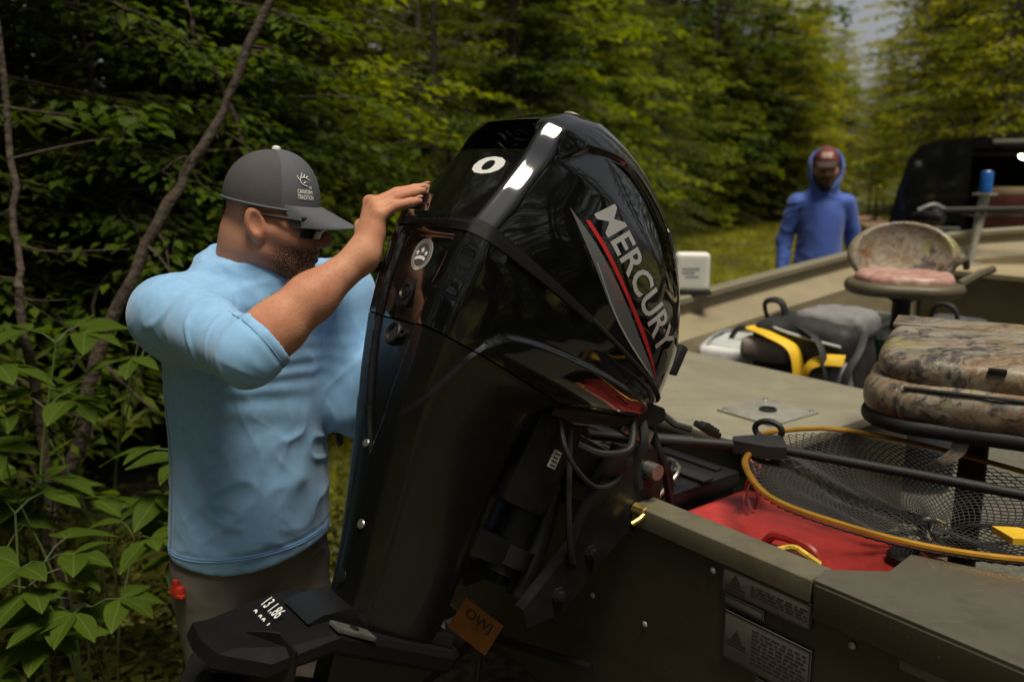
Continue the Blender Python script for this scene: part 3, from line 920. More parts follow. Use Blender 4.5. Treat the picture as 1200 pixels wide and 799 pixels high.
# outer hull: side, chine, bottom for both sides, bow closed
m = MB()
prof = []
for x in xs_all:
    h, z = float(gh(x)), float(gz(x)) - 0.012
    k = max(0.0, (x - 3.0) / 1.62)
    zb = 0.36 + 0.45 * k ** 2
    prof.append([(x, h, z), (x, h - 0.03, z - 0.12), (x, h * 0.93 - 0.02, 0.62 + 0.3 * k), (x, h * 0.82, 0.46 + 0.35 * k ** 1.5), (x, 0.0, zb)])
n = 9
V = []
for p in prof:
    row = p + [(q[0], -q[1], q[2]) for q in p[-2::-1]]
    V += row
F = []
for i in range(len(xs_all) - 1):
    for j in range(n - 1):
        F.append((i * n + j, i * n + j + 1, (i + 1) * n + j + 1, (i + 1) * n + j))
F.append(tuple((len(xs_all) - 1) * n + j for j in range(n)))
m.add(bpa(V), F)
m.build('hull', M_OLIVE, boat, sharp=25)

# transom: outer skin, top cap
m = MB()
for (s0, s1) in ((-1.06, 1.06),):
    m.prism([(s0, 0.945), (s1, 0.945), (s1, 0.62), (0.86, 0.44), (0, 0.36), (-0.86, 0.44), (s0, 0.62)], bp(0.002, 0, 0), BS, BZ, BU, 0.045)
m.build('transom', M_OLIVE, boat)
m = MB()
m.box(bp(0.028, -0.26, 0.951), (0.033, 0.80, 0.006), BR, 0.004)
m.box(bp(-0.0035, -0.26, 0.935), (0.0028, 0.80, 0.0205), BR, 0.001)
tcap = m.build('transom_cap', wear(pm('transom cap paint', (0.115, 0.105, 0.070), 0.45, var=0.12, vscale=7, bump=0.15, bscale=400), (0.06, 0.052, 0.034), (9, 9, 9), 0.5, 0.7, 0.7, (0.22, 0.21, 0.17)), boat)
# rivets on the transom
for sx, zz in ((0.33, 0.89), (0.62, 0.87), (0.0, 0.70), (0.16, 0.70), (0.95, 0.86), (0.25, 0.56)):
    MB().lathe(bp(-0.001, sx, zz), -BU, [(0.007, 0), (0.006, 0.002), (0.003, 0.004), (0.0, 0.0042)], 10).build('rivet', M_ALU, boat)

# starboard quarter deck plate
m = MB()
pol = [(-0.004, 0.545), (-0.004, 1.085), (1.2, 1.14), (1.2, 0.98), (0.60, 0.95), (0.40, 0.88), (0.292, 0.765), (0.222, 0.597), (0.128, 0.607), (0.045, 0.535)]
m.prism(pol, bp(0, 0, 0.932), BU, BS, BZ, 0.026)
m.build('quarter_deck', wear(pm('quarter deck paint', (0.080, 0.075, 0.056), 0.42, var=0.15, vscale=6, bump=0.2, bscale=400), (0.045, 0.040, 0.028), (8, 8, 8), 0.5, 0.7, 0.7, (0.16, 0.15, 0.12)), boat, sharp=30)
m = MB()
m.box(bp(-0.0075, 0.82, 0.9225), (0.0028, 0.27, 0.030), BR, 0.001)
m.build('deck_lip', M_OLIVE, boat)

# gunwale caps (both sides and bow), rounded box section
for sg in (-1, 1):
    secs = []
    xs = np.linspace(0.02, 4.6, 36)
    if sg == 1: xs = np.linspace(1.2, 4.6, 30)
    for x in xs:
        h, z = float(gh(x)), float(gz(x))
        secs.append([(x, sg * (h + 0.012), z - 0.035), (x, sg * (h + 0.014), z), (x, sg * (h + 0.004), z + 0.008), (x, sg * (h - 0.045), z + 0.008), (x, sg * (h - 0.055), z), (x, sg * (h - 0.055), z - 0.022)])
    V = [q for r in secs for q in r]
    F = [(i * 6 + j, i * 6 + (j + 1) % 6, (i + 1) * 6 + (j + 1) % 6, (i + 1) * 6 + j) for i in range(len(xs) - 1) for j in range(6)]
    F += [tuple(range(6)), tuple((len(xs) - 1) * 6 + j for j in range(6))]
    MB().add(bpa(V), F).build('gunwale', pm('gunwale paint', (0.19, 0.175, 0.12), 0.4, var=0.12, vscale=6), boat, sharp=30)
    # inner side: shadow gap, sloped tray, vertical lining
    def lin(dh, dz): return lambda x: (x, sg * (float(gh(x)) - dh), float(gz(x)) - dz)
    xi = np.linspace(0.05 if sg < 0 else 1.2, 4.4, 34)
    m = MB()
    for a, b in ((lin(0.03, 0.02), lin(0.035, 0.075)), (lin(0.035, 0.075), lin(0.05, 0.085)), (lin(0.05, 0.085), lin(0.175, 0.135))):
        m.add(*strip(a, b, xi))
    m.build('side_tray', M_TAN, boat, sharp=20)
    m = MB()
    m.add(*strip(lin(0.175, 0.135), lin(0.175, 0.165), xi))
    m.add(*strip(lin(0.175, 0.165), lambda x: (x, sg * (float(gh(x)) - 0.20), 0.5), xi))
    m.build('side_lining', M_TAN, boat, sharp=20)
# bow cap
m = MB()
m.box(bp(4.62, 0, 1.30), (0.03, 0.53, 0.03), BR, 0.01)
m.build('bow_cap', M_OLIVE, boat)
# floor
m = MB()
fl = [(0.05, 0.88), (3.3, 1.04), (3.5, 0.98), (3.5, -0.98), (3.3, -1.04), (0.05, -0.88)]
m.prism(fl, bp(0, 0, 0.49), BU, BS, BZ, 0.02)
m.build('cockpit_floor', pm('speckled floor', (0.11, 0.105, 0.085), 0.6, var=0.35, vscale=60, bump=0.3, bscale=200), boat)
# rear deck box with lid seam
m = MB()
m.box(bp(0.965, -0.465, 0.915), (0.39, 0.50, 0.015), BR, 0.006)
m.build('rear_deck', M_DECK, boat)
m = MB()
m.box(bp(0.965, -0.465, 0.70), (0.375, 0.485, 0.199), BR, 0.004)
m.build('rear_deck_box', M_OLIVE, boat)
# inner transom splash-well bulkhead
m = MB()
m.box(bp(0.075, 0.0, 0.71), (0.012, 0.95, 0.21), BR, 0.003)
m.build('inner_bulkhead', M_OLIVE, boat)
# bow deck with riser wall
m = MB()
m.prism([(3.44, 1.12), (3.62, 1.06), (4.2, 0.74), (4.56, 0.45), (4.56, -0.45), (4.2, -0.74), (3.62, -1.06), (3.44, -1.12)], bp(0, 0, 1.075), BU, BS, BZ, 0.025)
m.build('bow_deck', pm('bow deck tan', (0.33, 0.27, 0.165), 0.5, var=0.15, vscale=4, bump=0.15, bscale=300), boat)
m = MB()
m.box(bp(3.47, 0, 0.79), (0.012, 1.02, 0.284), BR, 0.003)
m.build('bow_deck_riser', pm('riser olive', (0.075, 0.062, 0.032), 0.5, var=0.15, vscale=4), boat)
# cleat and hatch latch on the far gunwale and bow
for x, s in ((3.62, -1.06), (0.25, -1.02)):
    m = MB()
    m.box(bp(x, s, float(gz(x)) - 0.085 if x > 1 else 1.0), (0.07, 0.016, 0.012), BR, 0.006)
    m.box(bp(x, s, (float(gz(x)) - 0.085 if x > 1 else 1.0) - 0.012), (0.025, 0.014, 0.012), BR, 0.004)
    m.build('cleat', M_RUB, boat)

# pedestal socket plate on the rear deck with screws
m = MB()
pc = np.array([0.872, -0.175]); ra = math.radians(2)
PR = np.stack([BU * math.cos(ra) + BS * math.sin(ra), -BU * math.sin(ra) + BS * math.cos(ra), BZ])
m.box(bp(pc[0], pc[1], 0.9335), (0.112, 0.10, 0.0035), PR, 0.0025)
plate = m.build('pedestal_plate', M_ALU, boat)
MB().lathe(bp(pc[0], pc[1], 0.937), BZ, [(0.026, 0.0), (0.026, 0.006), (0.020, 0.007), (0.019, 0.001), (0.0, 0.001)], 20).build('socket', M_RUB, plate)
for a in (-1, 1):
    for b_ in (-1, 1):
        P0 = bp(pc[0], pc[1], 0.937) + PR[0] * a * 0.095 + PR[1] * b_ * 0.083
        MB().lathe(P0, BZ, [(0.008, 0), (0.007, 0.002), (0.0, 0.0035)], 10).build('screw', M_STEEL, plate)

# warning labels on the transom, starboard of the motor
M_LAB = pm('faded label', (0.12, 0.11, 0.10), 0.55, var=0.12, vscale=20)
M_LABD = flat('label print', (0.035, 0.032, 0.03), 0.6)
def label_plate(s0, s1, z0, z1, rows, mark, parent):
    m = MB()
    m.box(bp(-0.0035, (s0 + s1) / 2, (z0 + z1) / 2), (0.0012, (s1 - s0) / 2, (z1 - z0) / 2), BR, 0.0006)
    lab = m.build('warning_label', M_LAB, parent)
    m = MB()
    x = -0.0052
    for (a, b_, c, d) in [(s0, s1, z1 - 0.004, z1), (s0, s0 + 0.003, z0, z1), (s1 - 0.003, s1, z0, z1), (s0, s1, z0, z0 + 0.003)]:
        m.add(bpa([(x, a, c), (x, b_, c), (x, b_, d), (x, a, d)]), [(0, 1, 2, 3)])
    rg = random.Random(int(s0 * 1000))
    for r in range(rows):
        zc = z1 - 0.018 - r * (z1 - z0 - 0.026) / max(rows, 1)
        s = s0 + (s1 - s0) * 0.34
        while s < s1 - 0.012:
            ww = rg.uniform(0.006, 0.02)
            e = min(s + ww, s1 - 0.008)
            m.add(bpa([(x, s, zc), (x, e, zc), (x, e, zc + 0.0038), (x, s, zc + 0.0038)]), [(0, 1, 2, 3)])
            s = e + 0.004
    if mark:
        cs, cz = s0 + (s1 - s0) * 0.16, (z0 + z1) / 2
        m.add(bpa([(x, cs - 0.014, cz - 0.006), (x, cs + 0.014, cz - 0.006), (x, cs, cz + 0.018)]), [(0, 1, 2)])
        for dz in (0.012, 0.019):
            m.add(bpa([(x, cs - 0.022, cz - dz), (x, cs + 0.022, cz - dz), (x, cs + 0.022, cz - dz + 0.004), (x, cs - 0.022, cz - dz + 0.004)]), [(0, 1, 2, 3)])
    m.build('print', M_LABD, lab, smooth=False)
label_plate(0.355, 0.545, 0.862, 0.912, 4, True, boat)
label_plate(0.362, 0.45, 0.838, 0.858, 0, False, boat)
label_plate(0.365, 0.55, 0.728, 0.826, 9, True, boat)
label_plate(0.44, 0.555, 0.672, 0.722, 4, False, boat)
label_plate(0.70, 0.92, 0.868, 0.892, 0, False, boat)

# ------------------------------------------------------------------ trailer under the boat
trailer = thing('boat_trailer', 'dark steel boat trailer carrying the olive boat, stern crossbar and licence plate under the motor', 'trailer', tuple(bp(1.8, 0, 0)))
M_GALV = pm('grimy galvanised steel', (0.16, 0.155, 0.15), 0.5, metal=0.5, var=0.35, vscale=12)
for s in (-0.62, 0.62):
    MB().box(bp(1.9, s, 0.30), (2.1, 0.035, 0.045), BR, 0.006).build('frame_rail', M_GALV, trailer)
    MB().box(bp(1.7, s * 0.8, 0.378), (1.75, 0.05, 0.034), BR, 0.012).build('bunk', pm('bunk carpet', (0.03, 0.03, 0.032), 0.9, var=0.3, bump=0.5, bscale=300), trailer)
for x in (-0.18, 1.4, 3.4):
    MB().box(bp(x, 0, 0.235), (0.03, 0.74, 0.022), BR, 0.005).build('cross_beam', M_GALV, trailer)
MB().box(bp(4.9, 0, 0.33), (1.0, 0.04, 0.045), BR, 0.006).build('tongue', M_GALV, trailer)
MB().lathe(bp(5.8, 0, 0), BZ, [(0.05, 0), (0.05, 0.02), (0.025, 0.04), (0.025, 0.29)], 14).build('jack_leg', M_GALV, trailer)
for s in (-1.0, 1.0):
    m = MB()
    prof_w = [(0.10, -0.06), (0.16, -0.085), (0.26, -0.095), (0.30, -0.07), (0.31, 0), (0.30, 0.07), (0.26, 0.095), (0.16, 0.085), (0.10, 0.06)]
    m.lathe(bp(1.4, s, 0.31), BS, prof_w, 28)
    wheel = m.build('wheel', M_RUB, trailer)
    MB().lathe(bp(1.4, s, 0.31), BS, [(0.0, -0.05), (0.155, -0.07), (0.165, -0.05), (0.165, 0.05), (0.155, 0.07), (0.0, 0.05)], 22).build('rim', M_STEEL, wheel)
    MB().box(bp(1.4, s * 0.88, 0.27), (0.03, 0.14, 0.03), BR, 0.005).build('axle_stub', M_GALV, trailer)
# licence plate, hung crooked on a bracket at the stern crossbar
pl_c = np.array([-0.055, 2.02, 0.42])
# ------------------------------------------------------------------ outboard motor, local frame: x forward, y up the drive shaft, z starboard
TILT = math.radians(32)
MO = np.array([0.06, 1.68, 1.40])
MX = BU * math.cos(TILT) - BZ * math.sin(TILT)
MY = BZ * math.cos(TILT) + BU * math.sin(TILT)
MZ = BS
MR = np.stack([MX, MY, MZ])
def mo(A):
    return MO + np.asarray(A, float) @ MR

motor = thing('outboard_motor', 'large glossy black outboard motor tilted up on the boat transom under the man\'s hand', 'outboard motor', tuple(mo((0.40, -0.30, 0))))

NR, NCH, NS = 34, 12, 84        # samples: rear flat, chamfer, side (half ring)
def half_ring(xr, xf, wd, zr, ch=0.027):
    """closed plan outline of the cowl at one height: flat rear, chamfered corners, bowed sides, rounded front"""
    L = xf - xr
    c = min(ch, 0.30 * L, 0.9 * (wd - zr) + 0.004)
    A = np.stack([np.full(NR, xr) + 0.004 * (np.linspace(0, 1, NR)) ** 2, np.linspace(0, zr, NR)], 1)
    p0 = np.array([xr + 0.004, zr]); p1 = np.array([xr + 0.004 + c * 1.0, zr + min(c * 0.95, (wd - zr) * 0.75)])
    Bc = p0 + (p1 - p0) * np.linspace(0, 1, NCH + 1)[1:, None]
    keys = [p1, (xr + 0.18 * L, p1[1] + (wd - p1[1]) * 0.62), (xr + 0.36 * L, wd), (xr + 0.56 * L, wd * 0.985), (xr + 0.76 * L, wd * 0.89), (xr + 0.90 * L, wd * 0.70), (xr + 0.975 * L, wd * 0.42), (xf, 0.0)]
    Cc = spline(keys, NS + 1)[1:]
    P = np.vstack([A, Bc, Cc])
    # soften the corners a little
    for _ in range(3):
        Q = P.copy()
        Q[1:-1] = 0.25 * P[:-2] + 0.5 * P[1:-1] + 0.25 * P[2:]
        P = Q
    return P

def full_ring(*a):
    H = half_ring(*a)
    return np.vstack([H, (H * np.array([1, -1]))[-2:0:-1]])      # starboard round to the front, back along port

def ring_mesh(ys, kx, cap_top=False, cap_bot=False, post=None):
    Y = kx['y']
    rows = []
    for y in ys:
        R = full_ring(float(pinterp(y, Y, kx['xr'])), float(pinterp(y, Y, kx['xf'])), float(pinterp(y, Y, kx['w'])), float(pinterp(y, Y, kx['zr'])))
        rows.append(np.stack([R[:, 0], np.full(len(R), y), R[:, 1]], 1))
    G = np.array(rows)
    if post is not None:
        G = post(G)
    nr, nc = G.shape[:2]
    V = G.reshape(-1, 3)
    i, j = np.meshgrid(np.arange(nr - 1), np.arange(nc), indexing='ij')
    j2 = (j + 1) % nc
    F = np.stack([i * nc + j, i * nc + j2, (i + 1) * nc + j2, (i + 1) * nc + j], -1).reshape(-1, 4)
    F = [tuple(f) for f in F]
    if cap_top: F.append(tuple(range((nr - 1) * nc, nr * nc)))
    if cap_bot: F.append(tuple(range(nc - 1, -1, -1)))
    return V, F

LID = dict(y=[0.0, 0.08, 0.165, 0.205, 0.24, 0.27, 0.295, 0.315, 0.33, 0.338],
           xr=[-0.300, -0.278, -0.257, -0.252, -0.243, -0.216, -0.185, -0.15, -0.115, -0.07],
           xf=[0.372, 0.356, 0.296, 0.252, 0.205, 0.150, 0.095, 0.045, 0.0, -0.045],
           w=[0.166, 0.176, 0.168, 0.161, 0.152, 0.136, 0.116, 0.090, 0.058, 0.012],
           zr=[0.114, 0.112, 0.107, 0.105, 0.101, 0.090, 0.074, 0.055, 0.032, 0.005])
LOW = dict(y=[0.0, -0.03, -0.08, -0.12, -0.16, -0.19, -0.21, -0.24, -0.30, -0.42, -0.50, -0.60, -0.70],
           xr=[-0.300, -0.300, -0.296, -0.293, -0.286, -0.281, -0.276, -0.268, -0.250, -0.207, -0.180, -0.148, -0.122],
           xf=[0.368, 0.362, 0.340, 0.295, 0.210, 0.125, 0.075, 0.055, 0.052, 0.062, 0.075, 0.090, 0.100],
           w=[0.163, 0.163, 0.160, 0.155, 0.149, 0.142, 0.134, 0.124, 0.109, 0.090, 0.078, 0.064, 0.056],
           zr=[0.115, 0.115, 0.112, 0.108, 0.103, 0.098, 0.094, 0.089, 0.079, 0.058, 0.048, 0.039, 0.034])
def belt_drop(x): return 0.075 * np.clip((x + 0.28) / 0.64, 0, 1) ** 1.0

def lid_post(G):
    x, y, z = G[..., 0].copy(), G[..., 1].copy(), G[..., 2].copy()
    nc = G.shape[1]
    col = np.arange(nc)
    rear = (col < NR) | (col > nc - NR)
    # air scoop under the brow
    msk = rear[None, :] & (np.abs(z) < 0.097 - 0.02 * sstep(0.2, 0.24, y)) & (y > 0.174) & (y < 0.243)
    x = np.where(msk, x + 0.075, x)
    # panel seam over the shoulder at the scoop edge
    # hollow flank under the arch
    az = np.abs(z)
    up = pinterp(x, [-0.24, -0.2, -0.15, -0.05, 0.08, 0.2, 0.3], [0.17, 0.19, 0.238, 0.266, 0.236, 0.165, 0.09])
    lo = pinterp(x, [-0.24, -0.2, -0.1, 0.0, 0.1, 0.2, 0.3], [0.168, 0.176, 0.178, 0.172, 0.155, 0.12, 0.07])
    side = (az > 0.07) & (x > -0.215) & (x < 0.24)
    dep = sstep(0, 1, np.clip((y - lo) / np.maximum(up - lo, 1e-3), 0, 1)) * (1 - sstep(up - 0.004, up + 0.006, y)) * sstep(-0.215, -0.15, x) * (1 - sstep(0.14, 0.24, x))
    z = np.where(side, z - np.sign(z) * 0.013 * dep, z)
    y = y - belt_drop(x) * (1 - y / 0.338)
    return np.stack([x, y, z], -1)

ys = np.unique(np.concatenate([np.linspace(0.004, 0.165, 34), np.linspace(0.165, 0.255, 36), np.linspace(0.255, 0.338, 34)]))
lidV, lidF = ring_mesh(ys, LID, cap_top=True, post=lid_post)
lid = mk('cowl_lid', mo(lidV), lidF, M_GLOSS, motor, True, 50)
lid_bvh = BVHTree.FromPolygons([tuple(v) for v in lidV], lidF)

def low_post(G):
    x, y, z = G[..., 0].copy(), G[..., 1].copy(), G[..., 2].copy()
    nc = G.shape[1]
    col = np.arange(nc)
    rear = ((col < NR + 4) | (col > nc - NR - 4))[None, :]
    zp = pinterp(y, [0.0, -0.03, -0.2, -0.36, -0.415, -0.7], [0.086, 0.084, 0.064, 0.026, 0.007, 0.004])
    ins = (1 - sstep(zp - 0.006, zp + 0.001, np.abs(z))) * sstep(-0.022, -0.032, y) * (1 - sstep(-0.400, -0.418, y))
    x = np.where(rear, x + 0.009 * ins, x)
    # raised chap panel low on the flank
    arc = pinterp(x, [-0.25, -0.215, -0.19, -0.15, 0.0, 0.15, 0.3], [-0.40, -0.26, -0.175, -0.128, -0.088, -0.062, -0.045])
    ch = sstep(0, 0.010, arc - y) * (np.abs(z) > 0.03) * sstep(-0.26, -0.20, x)
    z = z + np.sign(z) * 0.008 * ch
    y = y - belt_drop(x) * np.clip(1 + y / 0.22, 0, 1)
    return np.stack([x, y, z], -1)

ys1 = np.linspace(-0.186, -0.004, 64)
upV, upF = ring_mesh(ys1, LOW, cap_top=True, post=low_post)
mk('lower_cowl', mo(upV), upF, M_GLOSS, motor, True, 50)
ys2 = np.linspace(-0.70, -0.189, 100)
lgV, lgF = ring_mesh(ys2, LOW, cap_top=True, cap_bot=True, post=low_post)
leg = mk('midsection_cover', mo(lgV), lgF, pm('midsection black paint', (0.0045, 0.0045, 0.005), 0.28, coat=0.15, var=0.2, vscale=4), motor, True, 50)
low_bvh = BVHTree.FromPolygons([tuple(v) for v in np.vstack([upV, lgV])], [tuple(f) for f in upF] + [tuple(i + len(upV) for i in f) for f in lgF])

def on(bvh, o, d, off=0.0008):
    r = bvh.ray_cast(Vector(o), Vector(d))
    if r[0] is None: return None
    return np.array(r[0]) - np.array(d) * off
def flank(x, y, off=0.0008, bvh=None):
    p = on(bvh or lid_bvh, (x, y, 0.6), (0, 0, -1), off)
    return p if p is not None else np.array([x, y, 0.15])
def rear_at(y, z, off=0.0008, bvh=None):
    p = on(bvh or low_bvh, (-0.8, y, z), (1, 0, 0), off)
    return p if p is not None else np.array([-0.29, y, z])

# belt moulding: ledge round the back that runs out along the flanks
R0 = full_ring(-0.300, 0.370, 0.165, 0.115)
path = []
idx = list(range(len(R0) - 74, len(R0))) + list(range(0, 75))
secs = []
for q, k in enumerate(idx):
    P = R0[k]; a = R0[(k - 1) % len(R0)]; b_ = R0[(k + 1) % len(R0)]
    t = b_ - a; t /= np.linalg.norm(t); nrm = np.array([t[1], -t[0]])
    f = min(q, len(idx) - 1 - q) / 28.0
    f = min(1, f)
    yy = -float(belt_drop(P[0])) * 1.0
    o_ = 0.003 + 0.012 * f
    for (dn, dy) in ((-0.004, 0.010), (o_ * 0.55, 0.0125), (o_, 0.006), (o_, -0.010), (o_ * 0.6, -0.016), (-0.004, -0.016)):
        c = P + nrm * dn
        secs.append((c[0], yy + dy * (0.45 + 0.55 * f), c[1]))
nq = len(idx)
F = [(i * 6 + j, i * 6 + (j + 1) % 6, (i + 1) * 6 + (j + 1) % 6, (i + 1) * 6 + j) for i in range(nq - 1) for j in range(6)]
MB().add(mo(secs), F + [tuple(range(6)), tuple((nq - 1) * 6 + j for j in range(6))]).build('belt_moulding', M_SATIN, motor, sharp=40)
m = MB()                                      # latch pad set in the ledge
for z0, z1 in ((-0.062, 0.040), (0.046, 0.072)):
    m.box(mo((-0.3155, 0.000, (z0 + z1) / 2)), (0.0025, 0.0065, (z1 - z0) / 2), MR, 0.0015)
m.build('latch', M_GLOSS, motor)

# gasket line all round under the lid
g = []
for k in range(0, len(R0), 2):
    P = R0[k]
    g.append((P[0] * 1.002, -float(belt_drop(P[0])) + 0.001, P[1] * 1.002))
g.append(g[0])
MB().tube(mo(g), 0.0042, 6, cap=False).build('gasket', M_RUB, motor)

# rear badge: round sticker with three stars
def disc_on_rear(name, y, z, r, mat, off, parent, r0=0.0, n=40):
    V = []; F = []
    rs = [r0, (r0 + r) / 2, r] if r0 > 0 else [r * 0.001, r * 0.5, r]
    for rr in rs:
        for k in range(n):
            a = 2 * math.pi * k / n
            V.append(rear_at(y + rr * math.cos(a), z + rr * math.sin(a), off))
    for i in range(2):
        for k in range(n):
            F.append((i * n + k, i * n + (k + 1) % n, (i + 1) * n + (k + 1) % n, (i + 1) * n + k))
    return MB().add(mo(V), F).build(name, mat, parent)
BY, BZc, BRr = -0.066, 0.004, 0.030
badge = disc_on_rear('badge', BY, BZc, BRr, M_SILVER, 0.0012, motor)
disc_on_rear('badge_centre', BY, BZc, BRr * 0.72, flat('badge dark', (0.06, 0.062, 0.066), 0.4), 0.0019, badge)
def star(cy, cz, r):
    P = []
    for k in range(10):
        a = math.pi * k / 5
        rr = r if k % 2 == 0 else r * 0.42
        P.append(rear_at(cy + rr * math.cos(a), cz + rr * math.sin(a), 0.0026))
    c = rear_at(cy, cz, 0.0030)
    return [c] + P, [(0, 1 + k, 1 + (k + 1) % 10) for k in range(10)]
for cy, cz, r in ((BY + 0.0075, BZc, 0.0072), (BY + 0.002, BZc - 0.0135, 0.0066), (BY + 0.002, BZc + 0.0135, 0.0066)):
    V, F = star(cy, cz, r)
    MB().add(mo(V), F).build('star', M_WHITE, badge, smooth=False)
m = MB()
V = [rear_at(BY - 0.0095 + 0.0035 * math.sin(t * 3) + s_ * 0.003, BZc - 0.016 + 0.032 * t, 0.0026) for s_ in (-1, 1) for t in np.linspace(0, 1, 10)]
m.add(mo(V), [(i, i + 1, 10 + i + 1, 10 + i) for i in range(9)])
m.build('scroll', M_WHITE, badge, smooth=False)
m = MB()                                       # lettering ring, too small to read
for k in range(30):
    a = 2 * math.pi * k / 30
    if 2.85 < a < 3.43: continue
    V = []
    for (dr, da) in ((0.80, -0.06), (0.80, 0.06), (0.92, 0.05), (0.92, -0.05)):
        V.append(rear_at(BY + BRr * dr * math.cos(a + da), BZc + BRr * dr * math.sin(a + da), 0.0022))
    m.add(mo(V), [(0, 1, 2, 3)])
m.build('ring_print', flat('badge print', (0.16, 0.16, 0.165), 0.5), badge, smooth=False)

# vents on the rear panel
def rear_ring(name, y, z, r, t, parent, mat, depth=0.006, lip=0.004):
    c = rear_at(y, z, 0)
    m = MB().lathe(mo(c), -MX, [(r + t, -0.004), (r + t, lip), (r + t * 0.6, lip + 0.002), (r, lip), (r * 0.9, 0.0012), (0, 0.001)], 26)
    return m.build(name, mat, parent)
m = MB()
cs = rear_at(-0.137, 0.002, 0)
m.box(mo(cs + np.array([-0.001, 0, 0])), (0.003, 0.026, 0.019), MR, 0.0025)
sock = m.build('socket_plate', M_SATIN, motor)
MB().lathe(mo(rear_at(-0.137, 0.002, 0) + np.array([-0.003, 0, 0])), -MX, [(0.0165, 0), (0.0165, 0.003), (0.013, 0.004), (0.011, 0.0008), (0.006, 0.0008), (0.006, 0.003), (0, 0.0035)], 22).build('socket_ring', M_SATIN, sock)
vent = rear_ring('vent', -0.212, 0.001, 0.0155, 0.006, motor, M_SATIN, lip=0.006)
MB().lathe(mo(rear_at(-0.212, 0.001, 0) + np.array([-0.0016, 0, 0])), -MX, [(0.0135, 0), (0.0, 0.0002)], 20).build('vent_hole', M_HOLE, vent)
MB().lathe(mo(rear_at(-0.208, 0.031, 0)), -MX, [(0.0085, -0.001), (0.0085, 0.005), (0.006, 0.006), (0.0055, 0.002), (0, 0.002)], 16).build('flush_port', M_SATIN, motor)
# small fittings down the leg
MB().lathe(mo(rear_at(-0.405, -0.012, 0)), -MX, [(0.008, 0), (0.007, 0.003), (0, 0.004)], 12).build('rivet', M_STEEL, motor)
MB().lathe(mo(rear_at(-0.535, 0.018, 0)), -MX, [(0.010, 0), (0.008, 0.003), (0, 0.004)], 12).build('bolt', M_STEEL, motor)
MB().lathe(mo(rear_at(-0.635, -0.01, 0)), -MX, [(0.014, 0), (0.013, 0.003), (0.006, 0.004), (0, 0.004)], 14).build('drain_plug', M_SATIN, motor)

# lettering on the flank
def quad_map(V, bl, br, tl, tr_):
    bl, br, tl, tr_ = (np.array(q) for q in (bl, br, tl, tr_))
    u = V[:, :1]; v = V[:, 1:]
    return (1 - v) * ((1 - u) * bl + u * br) + v * ((1 - u) * tl + u * tr_)
TV, TF = text_mesh('MERCURY', bold=0.02, shear=0.0, spacing=1.02)
q = quad_map(TV, (-0.106, 0.129), (0.214, -0.012), (-0.070, 0.172), (0.250, 0.040))
MB().add(mo([flank(a, b_, 0.0012) for a, b_ in q]), TF).build('lettering', M_SILVER, motor, smooth=False)
def band(edgeA, edgeB, name, mat, off, n=24):
    A = spline(edgeA, n); Bb = spline(edgeB, n)
    W = 5
    V = [flank(*(A[i] + (Bb[i] - A[i]) * k / (W - 1)), off) for i in range(n) for k in range(W)]
    F = [(i * W + k, i * W + k + 1, (i + 1) * W + k + 1, (i + 1) * W + k) for i in range(n - 1) for k in range(W - 1)]
    return MB().add(mo(V), F).build(name, mat, motor, smooth=False)
band([(-0.155, 0.112), (-0.08, 0.062), (0.02, 0.006), (0.12, -0.030), (0.244, -0.052)], [(-0.155, 0.113), (-0.07, 0.082), (0.04, 0.034), (0.14, -0.010), (0.246, -0.050)], 'swoosh', M_GREYP, 0.0010)
band([(-0.118, 0.110), (-0.06, 0.086), (0.05, 0.036), (0.15, -0.008), (0.250, -0.050)], [(-0.110, 0.115), (-0.056, 0.094), (0.054, 0.043), (0.154, 0.000), (0.252, -0.048)], 'red_stripe', M_REDP, 0.0012)
band([(-0.06, 0.0565), (0.02, 0.008), (0.10, -0.0235), (0.19, -0.046), (0.236, -0.052)], [(-0.06, 0.0585), (0.02, 0.011), (0.10, -0.020), (0.19, -0.043), (0.236, -0.051)], 'swoosh_edge', M_SILVER, 0.0014)
SV, SF = text_mesh('FOURSTROKE', bold=0.01)
q = quad_map(SV, (-0.045, 0.058), (0.045, 0.018), (-0.041, 0.066), (0.049, 0.026))
MB().add(mo([flank(a, b_, 0.0013) for a, b_ in q]), SF).build('small_lettering', flat('dark print', (0.25, 0.1, 0.1), 0.5), motor, smooth=False)
# rating number on the rear glass: a zero shows past the hand
N0, NF = text_mesh('0', bold=0.03)
z0, z1 = -0.012, 0.076
q = np.stack([0.110 + N0[:, 1] * 0.042, z0 + N0[:, 0] * (z1 - z0)], 1)
MB().add(mo([rear_at(a, b_, 0.0010, lid_bvh) for a, b_ in q]), NF).build('rating_number', M_WHITE, motor, smooth=False)
# lid cap badge on the crown
MB().lathe(mo(on(lid_bvh, (-0.115, 0.8, 0.0), (0, -1, 0), -0.001)), MY, [(0.022, 0), (0.022, 0.004), (0.018, 0.006), (0, 0.007)], 18, sx=1.0).build('crown_button', M_ALU, motor)
# tiller grip / trim lever at the front of the cowl
m = MB()
m.tube(mo([(0.34, -0.09, 0.09), (0.375, -0.105, 0.13), (0.40, -0.10, 0.155)]), 0.008, 8)
m.box(mo((0.43, -0.085, 0.17)), (0.034, 0.007, 0.016), MR, 0.005)
for k in range(4):
    m.box(mo((0.415 + 0.012 * k, -0.0765, 0.17)), (0.0022, 0.003, 0.013), MR, 0.001)
m.build('trim_lever', M_RUB, motor)
m = MB()
m.box(mo((0.375, 0.035, 0.055)), (0.012, 0.035, 0.018), MR, 0.006)
m.build('front_latch', M_RUB, motor)

